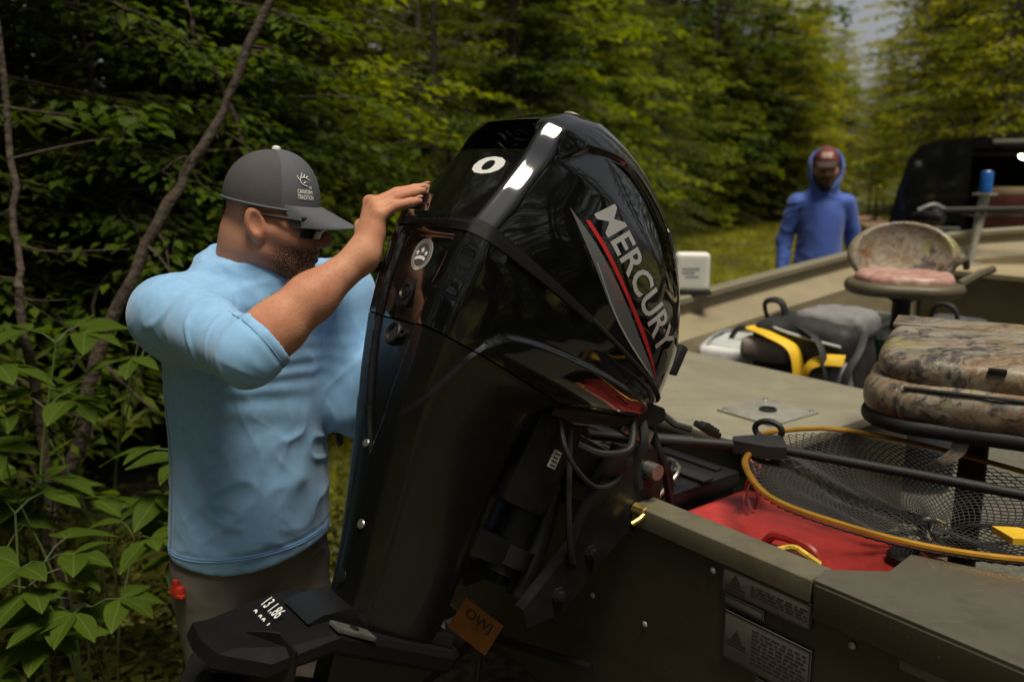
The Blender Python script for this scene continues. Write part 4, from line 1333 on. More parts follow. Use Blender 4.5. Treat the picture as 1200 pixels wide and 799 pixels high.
# underside tray, power pack bits, swivel and clamp brackets
m = MB()
m.prism([(0.05, -0.12), (0.34, -0.085), (0.36, -0.10), (0.34, -0.125), (0.24, -0.165), (0.12, -0.205), (0.05, -0.215)], mo((0, 0, -0.115)), MX, MY, MZ, 0.23)
m.build('engine_tray', M_SATIN, motor, sharp=30)
m = MB()                                       # steering swivel: tube with arm
m.tube(mo([(0.185, -0.20, 0), (0.185, -0.53, 0)]), [0.05, 0.055], 18)
m.tube(mo([(0.185, -0.23, 0), (0.185, -0.26, 0)]), 0.066, 18)
m.tube(mo([(0.185, -0.47, 0), (0.185, -0.51, 0)]), 0.066, 18)
m.box(mo((0.10, -0.24, 0)), (0.09, 0.025, 0.07), MR, 0.012)
m.box(mo((0.10, -0.49, 0)), (0.09, 0.028, 0.055), MR, 0.012)
m.box(mo((0.28, -0.25, 0)), (0.11, 0.035, 0.085), MR, 0.014)
m.build('swivel_bracket', M_DARKM, motor)
for sg in (-1, 1):
    m = MB()
    pol = [(0.26, -0.20), (0.36, -0.17), (0.425, -0.22), (0.452, -0.30), (0.430, -0.335), (0.375, -0.36), (0.30, -0.55), (0.22, -0.60), (0.19, -0.57), (0.25, -0.42), (0.245, -0.28)]
    m.prism(pol, mo((0, 0, sg * 0.105 - 0.013)), MX, MY, MZ, 0.026)
    cb = m.build('clamp_bracket', M_DARKM, motor, sharp=30)
    for (bx, by) in ((0.36, -0.23), (0.30, -0.42), (0.262, -0.52)):
        MB().lathe(mo((bx, by, sg * 0.118)), MZ * sg, [(0.016, 0), (0.016, 0.006), (0.010, 0.007), (0.010, 0.016), (0, 0.017)], 6).build('bolt', M_DARKM, cb)
m = MB()                                       # pivot shaft and trim ram
m.tube(mo([(0.36, -0.215, -0.15), (0.36, -0.215, 0.15)]), 0.017, 16)
m.build('tilt_shaft', M_STEEL, motor)
m = MB()
m.tube(mo([(0.25, -0.56, 0.03), (0.235, -0.42, 0.03), (0.225, -0.32, 0.03)]), [0.028, 0.026, 0.013], 14)
m.tube(mo([(0.25, -0.56, -0.04), (0.22, -0.30, -0.04)]), [0.026, 0.012], 14)
m.build('trim_ram', M_DARKM, motor)
m = MB()
m.lathe(mo((0.375, -0.30, 0.138)), MZ, [(0.0, -0.02), (0.014, -0.018), (0.014, 0.012), (0.010, 0.016), (0, 0.018)], 8)
m.tube(mo([(0.375, -0.30, 0.150), (0.362, -0.318, 0.152), (0.352, -0.334, 0.146)]), 0.006, 8)
m.build('grease_fitting', M_BRASS, motor)
# lower dark cast body that links bracket and leg, with its rating sticker
m = MB()
m.box(mo((0.115, -0.30, 0.0)), (0.065, 0.10, 0.088), MR, 0.022)
cast = m.build('steering_housing', M_DARKM, motor)
MB().box(mo((0.130, -0.285, 0.0895)), (0.011, 0.018, 0.0012), MR, 0.0005).build('rating_sticker', flat('sticker', (0.5, 0.5, 0.48), 0.5), cast)
m = MB()
for k in range(4):
    m.box(mo((0.130, -0.273 - 0.008 * k, 0.0912)), (0.008 - 0.001 * (k % 2), 0.0014, 0.0004), MR)
m.build('sticker_print', M_LABD, cast, smooth=False)
# hoses and harness
def hose(keys, r, mat, name, n=26):
    MB().tube(mo(spline(keys, n)), r, 8).build(name, mat, motor)
hose([(0.08, -0.205, 0.10), (0.11, -0.27, 0.14), (0.20, -0.30, 0.15), (0.29, -0.26, 0.12), (0.33, -0.19, 0.07)], 0.005, M_RUB, 'cable')
hose([(0.30, -0.12, 0.10), (0.31, -0.17, 0.125), (0.33, -0.22, 0.115), (0.36, -0.26, 0.12)], 0.010, M_RUB, 'fuel_hose')
hose([(0.27, -0.14, 0.11), (0.26, -0.20, 0.14), (0.20, -0.235, 0.135), (0.15, -0.24, 0.11)], 0.008, M_RUB, 'hose')
hose([(0.12, -0.22, 0.105), (0.18, -0.36, 0.13), (0.26, -0.45, 0.12), (0.34, -0.43, 0.07)], 0.006, M_RUB, 'hose')
hose([(0.35, -0.11, 0.07), (0.40, -0.17, 0.10), (0.455, -0.20, 0.09), (0.52, -0.245, 0.08)], 0.009, M_RUB, 'harness')
hose([(0.36, -0.11, 0.05), (0.42, -0.165, 0.085), (0.50, -0.20, 0.075), (0.56, -0.26, 0.06)], 0.006, M_RUB, 'harness')
m = MB()
m.box(mo((0.30, -0.155, 0.09)), (0.05, 0.018, 0.02), MR, 0.006)
m.build('terminal_block', M_STEEL, motor)
# lower unit: trailing fin plate, gearcase, skeg
PY = -0.715
half = [(0.16, 0.04), (0.12, 0.075), (-0.05, 0.095), (-0.17, 0.105), (-0.26, 0.095), (-0.335, 0.060), (-0.345, 0.0)]
pol = half + [(a, -b_) for a, b_ in half[-2::-1]]
m = MB()
n_ = len(pol)
def fin_y(x):
    return float(pinterp(x, [-0.40, -0.345, -0.26, -0.215, -0.15, 0.2], [-0.095, -0.088, -0.072, -0.018, -0.004, 0.0]))
V = []
for lay, (dy, sc) in enumerate(((0.022, 0.93), (0.012, 1.0), (-0.010, 1.0), (-0.018, 0.95))):
    for (a, b_) in pol:
        V.append((a * sc, PY + dy + fin_y(a * sc), b_ * sc))
F = []
for lay in range(3):
    for k in range(n_):
        F.append((lay * n_ + k, lay * n_ + (k + 1) % n_, (lay + 1) * n_ + (k + 1) % n_, (lay + 1) * n_ + k))
# top and bottom as strips between mirrored points so that the bend shows
for lay in (0, 3):
    hlf = len(half)
    for k in range(hlf - 1):
        a, b_ = lay * n_ + k, lay * n_ + k + 1
        c, d = lay * n_ + (n_ - 2 - k) if k + 1 < hlf - 1 else None, lay * n_ + (n_ - 1 - k)
        if c is None: F.append((a, b_, d))
        else: F.append((a, b_, c, d))
m.add(mo(V), F)
fin = m.build('ventilation_plate', pm('matt black fin', (0.004, 0.004, 0.0045), 0.7, var=0.3, spec=0.15, bump=0.2, bscale=200), motor, sharp=28)
m = MB()                                        # step web above the plate
m.prism([(0.12, 0.0), (-0.13, 0.0), (-0.18, -0.025), (-0.20, -0.045), (0.12, -0.05)], mo((0, PY + 0.045, -0.05)), MX, MY, MZ, 0.10)
m.build('leg_foot', M_SATIN, motor)
MB().box(mo((-0.135, PY + 0.018, 0.085)), (0.04, 0.004, 0.018), MR, 0.002).build('anode', pm('zinc anode', (0.06, 0.06, 0.058), 0.6, var=0.3, vscale=40), fin)
MB().lathe(mo((-0.135, PY + 0.022, 0.085)), MY, [(0.009, 0), (0.008, 0.003), (0, 0.003)], 8).build('anode_screw', M_DARKM, fin)
for row, txt in enumerate(('13 1.86', '2.00:1')):
    tv, tf = text_mesh(txt, bold=0.01)
    V = []
    for a, b_ in tv:
        zz = -0.055 + 0.062 * a; xx = -0.222 - row * 0.018 - 0.013 * (1 - b_)
        V.append((xx, PY + 0.0235 + fin_y(xx), zz))
    MB().add(mo(V), tf).build('gear_ratio_print', M_WHITE, fin, smooth=False)
m = MB()
m.tube(mo([(0.20, -0.87, 0), (0.16, -0.87, 0), (0.05, -0.87, 0), (-0.12, -0.87, 0), (-0.19, -0.87, 0)]), [0.01, 0.045, 0.058, 0.05, 0.035], 16)
m.prism([(0.11, -0.70), (-0.12, -0.70), (-0.08, -0.86), (0.12, -0.86)], mo((0, 0, -0.025)), MX, MY, MZ, 0.05)
m.prism([(0.10, -0.90), (-0.06, -0.90), (-0.10, -1.03), (-0.02, -1.04)], mo((0, 0, -0.006)), MX, MY, MZ, 0.012)
m.build('gearcase', M_SATIN, motor)
m = MB()
m.tube(mo([(-0.19, -0.87, 0), (-0.30, -0.87, 0)]), [0.045, 0.03], 14)
for k in range(3):
    a = 2 * math.pi * k / 3 + 0.4
    rad = np.array([0, math.cos(a), math.sin(a)]); tan = np.array([0, -math.sin(a), math.cos(a)]); ax = np.array([1.0, 0, 0])
    V = []
    for i, t in enumerate(np.linspace(0, 1, 7)):
        wv = 0.055 * math.sin(math.pi * (0.25 + 0.7 * t)) + 0.012
        c = np.array([-0.245, -0.87, 0]) + rad * (0.03 + 0.125 * t) + tan * 0.03 * t
        dr = tan * math.cos(0.6) + ax * math.sin(0.6)
        for e in (-1, 1):
            for th in (-0.003, 0.003):
                V.append(c + dr * wv * e + (ax * math.cos(0.6) - tan * math.sin(0.6)) * th)
    F = []
    for i in range(6):
        b0 = i * 4; b1 = b0 + 4
        F += [(b0, b0 + 2, b1 + 2, b1), (b0 + 1, b1 + 1, b1 + 3, b0 + 3), (b0, b1, b1 + 1, b0 + 1), (b0 + 2, b0 + 3, b1 + 3, b1 + 2)]
    F += [(0, 1, 3, 2), (24, 26, 27, 25)]
    m.add(mo(V), F)
m.build('propeller', M_SATIN, motor)
# ------------------------------------------------------------------ people
M_SKIN = pm('sunned skin', (0.42, 0.20, 0.125), 0.48, var=0.14, vscale=18, bump=0.12, bscale=350, sss=0.12, bdist=0.002)
M_NAIL = pm('finger nail', (0.46, 0.24, 0.17), 0.4, var=0.06)
M_STUB = pm('stubble', (0.045, 0.026, 0.018), 0.8, var=0.4, vscale=300)

def body_mat(name, skin, beard, hf, hu, hc, cut=(-0.025, 0.02)):
    """skin that turns to beard shadow round the jaw (head frame: forward, up, centre)"""
    m = pm(name, skin, 0.58, var=0.20, vscale=16, bump=0.30, bscale=240, sss=0.10, bdist=0.002, spec=0.35, col2=tuple(np.array(skin) * np.array([0.80, 0.66, 0.62])))
    t = m.node_tree; n = t.nodes; l = t.links
    b = n['Principled BSDF']
    src = b.inputs['Base Color'].links[0].from_socket
    tc = n.new('ShaderNodeTexCoord')
    def dot(v, off):
        sub = n.new('ShaderNodeVectorMath'); sub.operation = 'SUBTRACT'; l.new(tc.outputs['Object'], sub.inputs[0]); sub.inputs[1].default_value = tuple(hc)
        d = n.new('ShaderNodeVectorMath'); d.operation = 'DOT_PRODUCT'; l.new(sub.outputs[0], d.inputs[0]); d.inputs[1].default_value = tuple(v)
        return d.outputs['Value']
    df, du = dot(hf, 0), dot(hu, 0)
    # beard factor: forward of the ear, below the cheekbone, above the throat
    def mr(sock, a, b_):
        r = n.new('ShaderNodeMapRange'); r.interpolation_type = 'SMOOTHSTEP'
        r.inputs['From Min'].default_value = a; r.inputs['From Max'].default_value = b_
        l.new(sock, r.inputs['Value']); return r.outputs['Result']
    nz = n.new('ShaderNodeTexNoise'); nz.inputs['Scale'].default_value = 420; nz.inputs['Detail'].default_value = 2
    l.new(tc.outputs['Object'], nz.inputs['Vector'])
    def mul(a, b_):
        q = n.new('ShaderNodeMath'); q.operation = 'MULTIPLY'; l.new(a, q.inputs[0])
        if isinstance(b_, float): q.inputs[1].default_value = b_
        else: l.new(b_, q.inputs[1])
        return q.outputs[0]
    f = mul(mul(mr(df, 0.004, 0.04), mr(du, -0.022, -0.048)), mr(du, -0.150, -0.118))
    f = mul(f, mr(nz.outputs['Fac'], 0.30, 0.55))
    dl = dot(np.cross(hf, hu), 0)
    ab = n.new('ShaderNodeMath'); ab.operation = 'ABSOLUTE'; l.new(dl, ab.inputs[0])
    f = mul(f, mr(ab.outputs[0], 0.105, 0.085))
    f = mul(f, mr(df, 0.20, 0.16))
    f = mul(f, 0.97)
    mx = n.new('ShaderNodeMix'); mx.data_type = 'RGBA'; l.new(f, mx.inputs['Factor']); l.new(src, mx.inputs['A']); mx.inputs['B'].default_value = (*beard, 1)
    l.new(mx.outputs['Result'], b.inputs['Base Color'])
    return m

def frame(f, up=(0, 0, 1)):
    f = np.array(f, float); f /= np.linalg.norm(f)
    r = np.cross(f, up); r /= np.linalg.norm(r)
    u = np.cross(r, f)
    return f, r, u                     # forward, right, up

def head_sdf(P, C, f, r, u):
    """head with face, ears and neck root, in metres"""
    Q = (P - C) @ np.stack([f, r, u]).T
    Q = Q.astype(np.float32)
    S = Q.copy(); S[:, 1] = np.abs(S[:, 1])
    d = s_ell(Q, (-0.001, 0, 0.035), (0.087, 0.075, 0.094))
    d = smin(d, s_ell(Q, (0.030, 0, -0.035), (0.070, 0.064, 0.075)), 0.035)      # mid face
    d = smin(d, s_cap(S, (0.0, 0.052, -0.052), (0.070, 0.020, -0.098), 0.020, 0.017), 0.030)   # jaw line
    d = smin(d, s_ell(Q, (0.080, 0, -0.100), (0.020, 0.024, 0.018)), 0.020)      # chin
    d = smin(d, s_cap(S, (0.058, 0.040, -0.022), (0.020, 0.064, -0.012), 0.018, 0.010), 0.025)  # cheekbone
    d = smin(d, s_cap(S, (0.090, 0.012, 0.022), (0.070, 0.050, 0.020), 0.010, 0.010), 0.018)    # brow
    d = smax(d, -s_ell(S, (0.095, 0.032, 0.003), (0.018, 0.019, 0.012)), 0.012)   # eye sockets
    d = smin(d, s_cap(Q, (0.092, 0, 0.012), (0.114, 0, -0.026), 0.009, 0.0125), 0.012)          # nose bridge
    d = smin(d, s_ell(S, (0.104, 0.011, -0.031), (0.012, 0.009, 0.009)), 0.007)   # nostrils
    d = smin(d, s_ell(Q, (0.092, 0, -0.054), (0.011, 0.025, 0.007)), 0.008)       # upper lip
    d = smin(d, s_ell(Q, (0.090, 0, -0.067), (0.011, 0.022, 0.007)), 0.007)       # lower lip
    d = smax(d, -s_cap(S, (0.104, 0.0, -0.0605), (0.094, 0.024, -0.061), 0.0022, 0.0015), 0.004)
    # ear
    Er = np.array([[0.97, 0, 0.24], [0, 1, 0], [-0.24, 0, 0.97]])
    e = s_ell(S, (-0.012, 0.080, 0.000), (0.020, 0.009, 0.033), Er)
    e = smin(e, s_ell(S, (-0.002, 0.076, -0.026), (0.010, 0.007, 0.010)), 0.008)
    e = smax(e, -s_ell(S, (-0.008, 0.0885, 0.003), (0.012, 0.0075, 0.021), Er), 0.004)
    e = smin(e, s_cap(S, (0.004, 0.077, -0.004), (0.006, 0.079, -0.012), 0.005, 0.004), 0.004)
    return smin(d, e, 0.008)

# ---------- the man at the motor
man = thing('person', 'man in light blue hooded shirt, grey cap and sunglasses with his hand on the motor', 'person', (-0.58, 1.80, 0.0))
HC = np.array([-0.487, 1.735, 1.540])                     # between the ears
hf, hr, hu = frame((0.985, 0.04, -0.13))
NB = np.array([-0.545, 1.765, 1.375])                      # neck base
TF_ = np.array([0.74, -0.673, 0.0]); TRt = np.array([-0.673, -0.74, 0.0])       # torso forward, right
RS = np.array([-0.658, 1.632, 1.372]); LS = np.array([-0.395, 1.915, 1.372])
RE = np.array([-0.455, 1.432, 1.333]); WR = np.array([-0.274, 1.548, 1.487])
LE = np.array([-0.350, 1.850, 1.120]); LW = np.array([-0.215, 1.800, 1.300])
fa = (WR - RE) / np.linalg.norm(WR - RE)

# right hand laid over the back of the cowl, fingers up the sloping rear glass
def pxd(px, py, d):
    """point at distance d along the view axis; used once to pose the hand on the cowl"""
    p_ = math.atan(0.205); fw = np.array([0, math.cos(p_), -math.sin(p_)]); up_ = np.array([0, math.sin(p_), math.cos(p_)])
    return np.array([0, 0, CAM_H]) + d * (fw + np.array([1, 0, 0]) * (px - 600) / 1000 + up_ * (399.5 - py) / 1000)
def lid_rear(y, z, off):
    p_ = on(lid_bvh, (-0.8, y, z), (1, 0, 0), off)
    return mo(p_)
FING = []      # (mcp, pip, dip, tip, radius)
tips = [(0.068, -0.140, 0.0092), (0.078, -0.122, 0.0100), (0.062, -0.101, 0.0098), (0.036, -0.081, 0.0090)]   # index, middle, ring, little on the glass
mcps = [(-0.018, -0.151), (-0.020, -0.131), (-0.029, -0.111), (-0.042, -0.092)]
for (ty, tz, r0), (my_, mz_) in zip(tips, mcps):
    T = lid_rear(ty, tz, r0 * 0.9)
    Mc = mo((-0.345, my_ + 0.018, mz_ - 0.004))
    mid = 0.5 * (T + Mc) + (-MX * 0.012)
    Pp = Mc * 0.52 + T * 0.48 - MX * 0.008
    Dp = Mc * 0.20 + T * 0.80 - MX * 0.003
    FING.append((Mc, Pp, Dp, T, r0))
TH = (WR + fa * 0.03 + MZ * -0.035, mo((-0.335, -0.045, -0.165)), mo((-0.315, -0.015, -0.185)), mo((-0.300, 0.008, -0.180)))

def arm_sdf(P):
    d = s_cap(P, RE + (RS - RE) * 0.25, RE, 0.045, 0.046)
    d = smin(d, s_cap(P, RE, RE + fa * 0.07, 0.044, 0.045), 0.02)
    fm = RE + (WR - RE) * 0.55 + BZ * 0.004
    d = smin(d, s_cap(P, RE + fa * 0.05 + BZ * 0.006, fm, 0.0455, 0.039), 0.03)
    d = smin(d, s_cap(P, fm, WR, 0.039, 0.0275), 0.03)
    # palm: four metacarpals and a pad, merged
    pal = None
    for Mc, Pp, Dp, T, r0 in FING:
        c = s_cap(P, WR + fa * 0.006 + (Mc - WR) * 0.12, Mc, 0.019, 0.0125)
        pal = c if pal is None else smin(pal, c, 0.016)
    pal = smin(pal, s_cap(P, WR, 0.5 * (WR + FING[2][0]) + MX * 0.008, 0.024, 0.018), 0.02)
    d = smin(d, pal, 0.022)
    for Mc, Pp, Dp, T, r0 in FING:
        g_ = s_cap(P, Mc, Pp, r0 * 1.28, r0 * 1.12)
        g_ = smin(g_, s_cap(P, Pp, Dp, r0 * 1.12, r0), 0.004)
        g_ = smin(g_, s_cap(P, Dp, T, r0, r0 * 0.84), 0.004)
        kn = s_ell(P, Mc - MX * 0.003, (0.0115, 0.0115, 0.0115))
        d = smin(d, smin(g_, kn, 0.006), 0.005)
    for Mc, Pp, Dp, T, r0 in FING:         # tendons across the back of the hand
        d = smin(d, s_cap(P, WR + fa * 0.015 - MX * 0.016, Mc - MX * 0.0085, 0.0042, 0.0050), 0.006)
    t_ = s_cap(P, TH[0], TH[1], 0.019, 0.0135)
    t_ = smin(t_, s_cap(P, TH[1], TH[2], 0.0125, 0.0105), 0.005)
    t_ = smin(t_, s_cap(P, TH[2], TH[3], 0.0105, 0.009), 0.004)
    return smin(d, t_, 0.012)
aV, aQ = surf(arm_sdf, np.minimum(RE, WR) - 0.10, np.maximum(mo((-0.27, 0.13, -0.05)), WR) + np.array([0.06, 0.14, 0.06]), 0.0026)
aV = relax(aV, aQ, 2, 0.4)

def neckhead(P):
    d = head_sdf(P, HC, hf, hr, hu)
    nb = HC - hu * 0.055 - hf * 0.030
    d = smin(d, s_cap(P, nb, NB + np.array([-0.005, 0.0, -0.02]), 0.060, 0.068), 0.030)
    d = smin(d, s_cap(P, HC + hf * -0.05 - hu * 0.03, NB + np.array([-0.03, 0.01, 0.0]), 0.045, 0.055), 0.03)
    return d
hV, hQ = surf(neckhead, HC - np.array([0.17, 0.13, 0.24]), HC + np.array([0.15, 0.13, 0.15]), 0.0028)
hV = relax(hV, hQ, 1, 0.4)

def lhand(P):
    fd = (LW - LE) / np.linalg.norm(LW - LE)
    d = s_cap(P, LE, LW, 0.042, 0.028)
    d = smin(d, s_cap(P, LW, LW + fd * 0.08, 0.028, 0.03), 0.02)
    for k, o_ in enumerate((-0.028, -0.009, 0.010, 0.028)):
        b0 = LW + fd * 0.085 + BZ * o_
        d = smin(d, s_cap(P, b0, b0 + fd * 0.055 - MZ * -0.018, 0.011, 0.008), 0.005)
    d = smin(d, s_cap(P, LW + fd * 0.03 + BZ * 0.02, LW + fd * 0.075 + BZ * 0.055, 0.014, 0.009), 0.01)
    return d
lV, lQ = surf(lhand, np.minimum(LE, LW) - 0.1, np.maximum(LE, LW) + np.array([0.16, 0.1, 0.17]), 0.005)

def core(P):      # torso and legs under the clothes
    hip = np.array([-0.585, 1.79, 0.90])
    d = s_cap(P, hip, NB - BZ * 0.08, 0.12, 0.11)
    d = smin(d, s_cap(P, RS, LS, 0.055, 0.055), 0.08)
    d = smin(d, s_cap(P, RS, RE, 0.052, 0.042), 0.05)
    d = smin(d, s_cap(P, LS, LE, 0.052, 0.042), 0.05)
    for sg in (-1, 1):
        h0 = hip + TRt * 0.09 * sg - BZ * 0.04
        d = smin(d, s_cap(P, h0, np.array([h0[0] + 0.01, h0[1], 0.48]), 0.085, 0.055), 0.05)
        d = smin(d, s_cap(P, np.array([h0[0] + 0.01, h0[1], 0.48]), np.array([h0[0], h0[1], 0.09]), 0.055, 0.04), 0.03)
    return smin(d, s_cap(P, NB - BZ * 0.1, NB + np.array([0.005, 0.0, 0.03]), 0.07, 0.062), 0.04)
cV, cQ = surf(core, (-0.85, 1.35, 0.04), (-0.20, 2.05, 1.46), 0.016)
bV = np.vstack([hV, aV, lV, cV]); bQ = np.vstack([hQ, aQ + len(hV), lQ + len(hV) + len(aV), cQ + len(hV) + len(aV) + len(lV)])
M_BODY = body_mat('skin of the man at the motor', (0.55, 0.275, 0.175), (0.045, 0.026, 0.018), hf, hu, HC)
mk('body', bV, bQ, M_BODY, man)
rgh = np.random.default_rng(3)              # short hair on the forearm
aN = vnormals(aV, aQ)
tt = ((aV - RE) @ fa) / np.linalg.norm(WR - RE)
cand = np.where((tt > 0.15) & (tt < 1.05) & (aN @ BZ > -0.3))[0]
pk_ = rgh.choice(cand, 4500)
hd = aN[pk_] * 0.35 + fa * 0.8 + rgh.normal(0, 0.3, (4500, 3)) - BZ * 0.25
hv, ht = slivers(aV[pk_] - aN[pk_] * 0.0005, hd, rgh.normal(0, 1, (4500, 3)), rgh.uniform(0.006, 0.013, 4500), np.full(4500, 0.00006))
hair = bpy.data.objects.new('arm_hair', mesh_from(hv, ht, pm('brown body hair', (0.16, 0.085, 0.045), 0.5, var=0.4), 'arm_hair')); COL.objects.link(hair)
adopt(hair, man); hair['kind'] = 'stuff'
for Mc, Pp, Dp, T, r0 in FING:      # nails
    dr = (T - Dp) / np.linalg.norm(T - Dp)
    nrm = -MX - dr * (-MX @ dr); nrm /= np.linalg.norm(nrm); sd_ = np.cross(dr, nrm)
    MB().box(T + dr * r0 * 0.30 + nrm * r0 * 0.80, (0.0055, 0.0046, 0.0010), np.stack([dr, sd_, nrm]), 0.0009).build('finger_nail', M_NAIL, man)

# shirt
M_SHIRT = pm('light blue jersey', (0.22, 0.43, 0.72), 0.8, var=0.07, vscale=60, bump=0.22, bscale=900, sheen=0.25, bdist=0.0012)
hip = np.array([-0.588, 1.79, 0.86])
def torso(P):
    Rm = np.stack([TF_, TRt, BZ])
    # stacked ellipses along a bent spine
    z = P[:, 2]
    zk = [0.70, 0.80, 0.92, 1.05, 1.18, 1.30, 1.38, 1.44, 1.50]
    cx = np.interp(z, zk, [-0.588, -0.586, -0.58, -0.572, -0.565, -0.555, -0.548, -0.545, -0.54]).astype(np.float32)
    cy = np.interp(z, zk, [1.79, 1.79, 1.788, 1.785, 1.78, 1.772, 1.768, 1.765, 1.76]).astype(np.float32)
    a_ = pinterp(z, zk, [0.143, 0.143, 0.140, 0.133, 0.130, 0.127, 0.108, 0.075, 0.05])
    b_ = pinterp(z, zk, [0.186, 0.186, 0.180, 0.175, 0.182, 0.186, 0.165, 0.10, 0.06])
    q = np.stack([P[:, 0] - cx, P[:, 1] - cy], 1)
    fx = q @ TF_[:2]; rx = q @ TRt[:2]
    k = np.sqrt((fx / a_) ** 2 + (rx / b_) ** 2)
    d = (k - 1) * np.minimum(a_, b_) * 0.95
    return np.maximum(d, z - 1.46).astype(np.float32)
def ridge(P, M, sc, seed, warp=0.6, sharp=3.0):
    """sharp crease lines of noise, stretched along one direction"""
    Q = P @ np.array(M, float).T * np.array(sc, float)
    Q = Q + warp * np.stack([vnoise(P * 7 + 1.7, seed + 31), vnoise(P * 7 + 5.2, seed + 32), vnoise(P * 7 + 9.1, seed + 33)], 1)
    return (1 - np.abs(vnoise(Q, seed))) ** sharp
ROTF = [[0.86, 0.0, 0.50], [0, 1, 0], [-0.50, 0, 0.86]]
ROTB = [[0.80, 0.0, -0.60], [0, 1, 0], [0.60, 0, 0.80]]
def folds(P, amp):
    """drag lines and small creases of light cloth"""
    big = vnoise(P * np.array([7, 7, 2.6]) + 3.1, 1)
    r1 = ridge(P, ROTF, (4, 6, 19), 2, 0.8, 3.5)
    r2 = ridge(P, ROTB, (5, 7, 26), 12, 0.8, 4.0)
    r3 = ridge(P, np.eye(3), (16, 16, 6), 22, 0.7, 4.0)
    m1 = sstep(-0.2, 0.5, vnoise(P * 5.0 + 8, 41)); m2 = sstep(-0.1, 0.6, vnoise(P * 5.0 + 17, 42))
    return amp * (0.35 * big + 1.0 * r1 * m1 + 0.75 * r2 * m2 + 0.35 * r3 - 0.35)
def shirt_sdf(P):
    d = torso(P)
    d = smin(d, s_cap(P, RS, RS + (RE - RS) * 0.55, 0.067, 0.061), 0.045)
    d = smin(d, s_cap(P, RS + (RE - RS) * 0.5, RE, 0.061, 0.057), 0.03)
    d = smin(d, s_cap(P, RE, RE + fa * 0.055, 0.056, 0.056), 0.02)
    d = smin(d, s_cap(P, LS, LE, 0.076, 0.062), 0.045)
    d = smin(d, s_cap(P, LE, LW - (LW - LE) * 0.15, 0.060, 0.046), 0.03)
    d = smin(d, s_cap(P, RS + BZ * -0.01, NB + BZ * 0.0, 0.072, 0.075), 0.05)
    d = smin(d, s_cap(P, LS + BZ * -0.01, NB + BZ * 0.0, 0.072, 0.075), 0.05)
    # stand-up hood collar round the neck
    nk0 = NB + np.array([0.002, -0.002, -0.02]); nk1 = NB + np.array([0.022, -0.008, 0.062])
    col = s_cap(P, nk0, nk1, 0.092, 0.086)
    d = smin(d, col, 0.035)
    # hood bunched behind the neck
    hb = NB + np.array([-0.055, 0.0, 0.070])
    d = smin(d, s_ell(P, hb, (0.052, 0.105, 0.050)), 0.016)
    d = smin(d, s_cap(P, NB + np.array([-0.08, -0.08, 0.02]), NB + np.array([0.04, -0.085, 0.0]), 0.030, 0.026), 0.018)
    d = smin(d, s_cap(P, NB + np.array([0.02, -0.085, 0.03]), NB + np.array([0.085, -0.03, 0.03]), 0.022, 0.022), 0.015)
    # openings: hem, neck, cuff
    hem = 0.836 + 0.028 * (P[:, 0] + 0.75) * -1 + 0.012 * np.sin(P[:, 0] * 14)
    d = smax(d, hem - P[:, 2], 0.006)
    ax_ = (nk1 - nk0) / np.linalg.norm(nk1 - nk0)
    top = (P - nk1) @ ax_
    d = smax(d, -smax(s_cap(P, nk0 + ax_ * 0.03, nk1 + ax_ * 0.12, 0.070, 0.078), -(top + 0.05), 0.01), 0.008)
    d = smax(d, (P - (nk1 + ax_ * 0.035)) @ ax_ + 0.012 * np.sin((P[:, 0] + P[:, 1]) * 30), 0.012)
    cuff = (P - (RE + fa * 0.048)) @ fa
    near = np.linalg.norm(P - (RE + fa * 0.08), axis=1) < 0.14
    hol = smax(s_cap(P, RE, RE + fa * 0.2, 0.0458, 0.0458), -(cuff + 0.03), 0.005)
    d = np.where(near, smax(smax(d, cuff, 0.006), -hol, 0.005), d)
    return d
sV, sQ = surf(shirt_sdf, (-0.86, 1.33, 0.76), (-0.16, 2.06, 1.53), 0.0048)
sV = relax(sV, sQ, 2, 0.4)
sN = vnormals(sV, sQ)
amp = np.full(len(sV), 0.0055)
arm_t = np.clip(((sV - RS) @ (RE - RS)) / ((RE - RS) @ (RE - RS)), -0.2, 1.4)
arm_d = np.linalg.norm(sV - RS - np.clip(arm_t, 0, 1.2)[:, None] * (RE - RS), axis=1)
on_arm = (arm_d < 0.105) & (arm_t > 0.05)
dsp = folds(sV, 1.0) * amp
# creases that wrap the bent upper sleeve
ph = arm_t * 30 + 2.6 * vnoise(sV * 9, 7) + 26 * ((sV - RS) @ BZ)
wr = (1 - np.abs(np.sin(ph * 0.5))) ** 2.2
dsp = dsp + np.where(on_arm, 0.0085 * (wr - 0.35) * sstep(0.0, 0.4, arm_t) * (1 - sstep(0.95, 1.15, arm_t)) * np.clip(0.55 + 0.75 * vnoise(sV * 11, 8), 0, 1.2), 0)
# drag folds from the raised armpit down the flank
arm_pit = np.array([-0.63, 1.66, 1.26])
rel = sV - arm_pit
ang = np.arctan2(rel @ TF_, -rel[:, 2] + 1e-6); rad = np.linalg.norm(rel, axis=1)
dsp = dsp + 0.0022 * (np.sin(ang * 9 + 2.5 * vnoise(sV * 6, 9)) ** 2 - 0.4) * np.exp(-((rad - 0.16) / 0.14) ** 2) * (~on_arm)
# raglan seam from the collar to the armpit
rag = (sV - (NB + TRt * 0.085)) @ (TRt * 0.86 + BZ * 0.30 - TF_ * 0.10)
dsp = dsp - 0.0018 * np.exp(-(rag / 0.0035) ** 2) * (sV[:, 2] > 1.24) * ((sV - NB) @ TRt > 0.05)
# rolled cuff edge
cf = (sV - (RE + fa * 0.048)) @ fa
dsp = dsp + np.where(np.linalg.norm(sV - RE, axis=1) < 0.13, -0.0022 * np.exp(-((cf + 0.020) / 0.006) ** 2), 0)
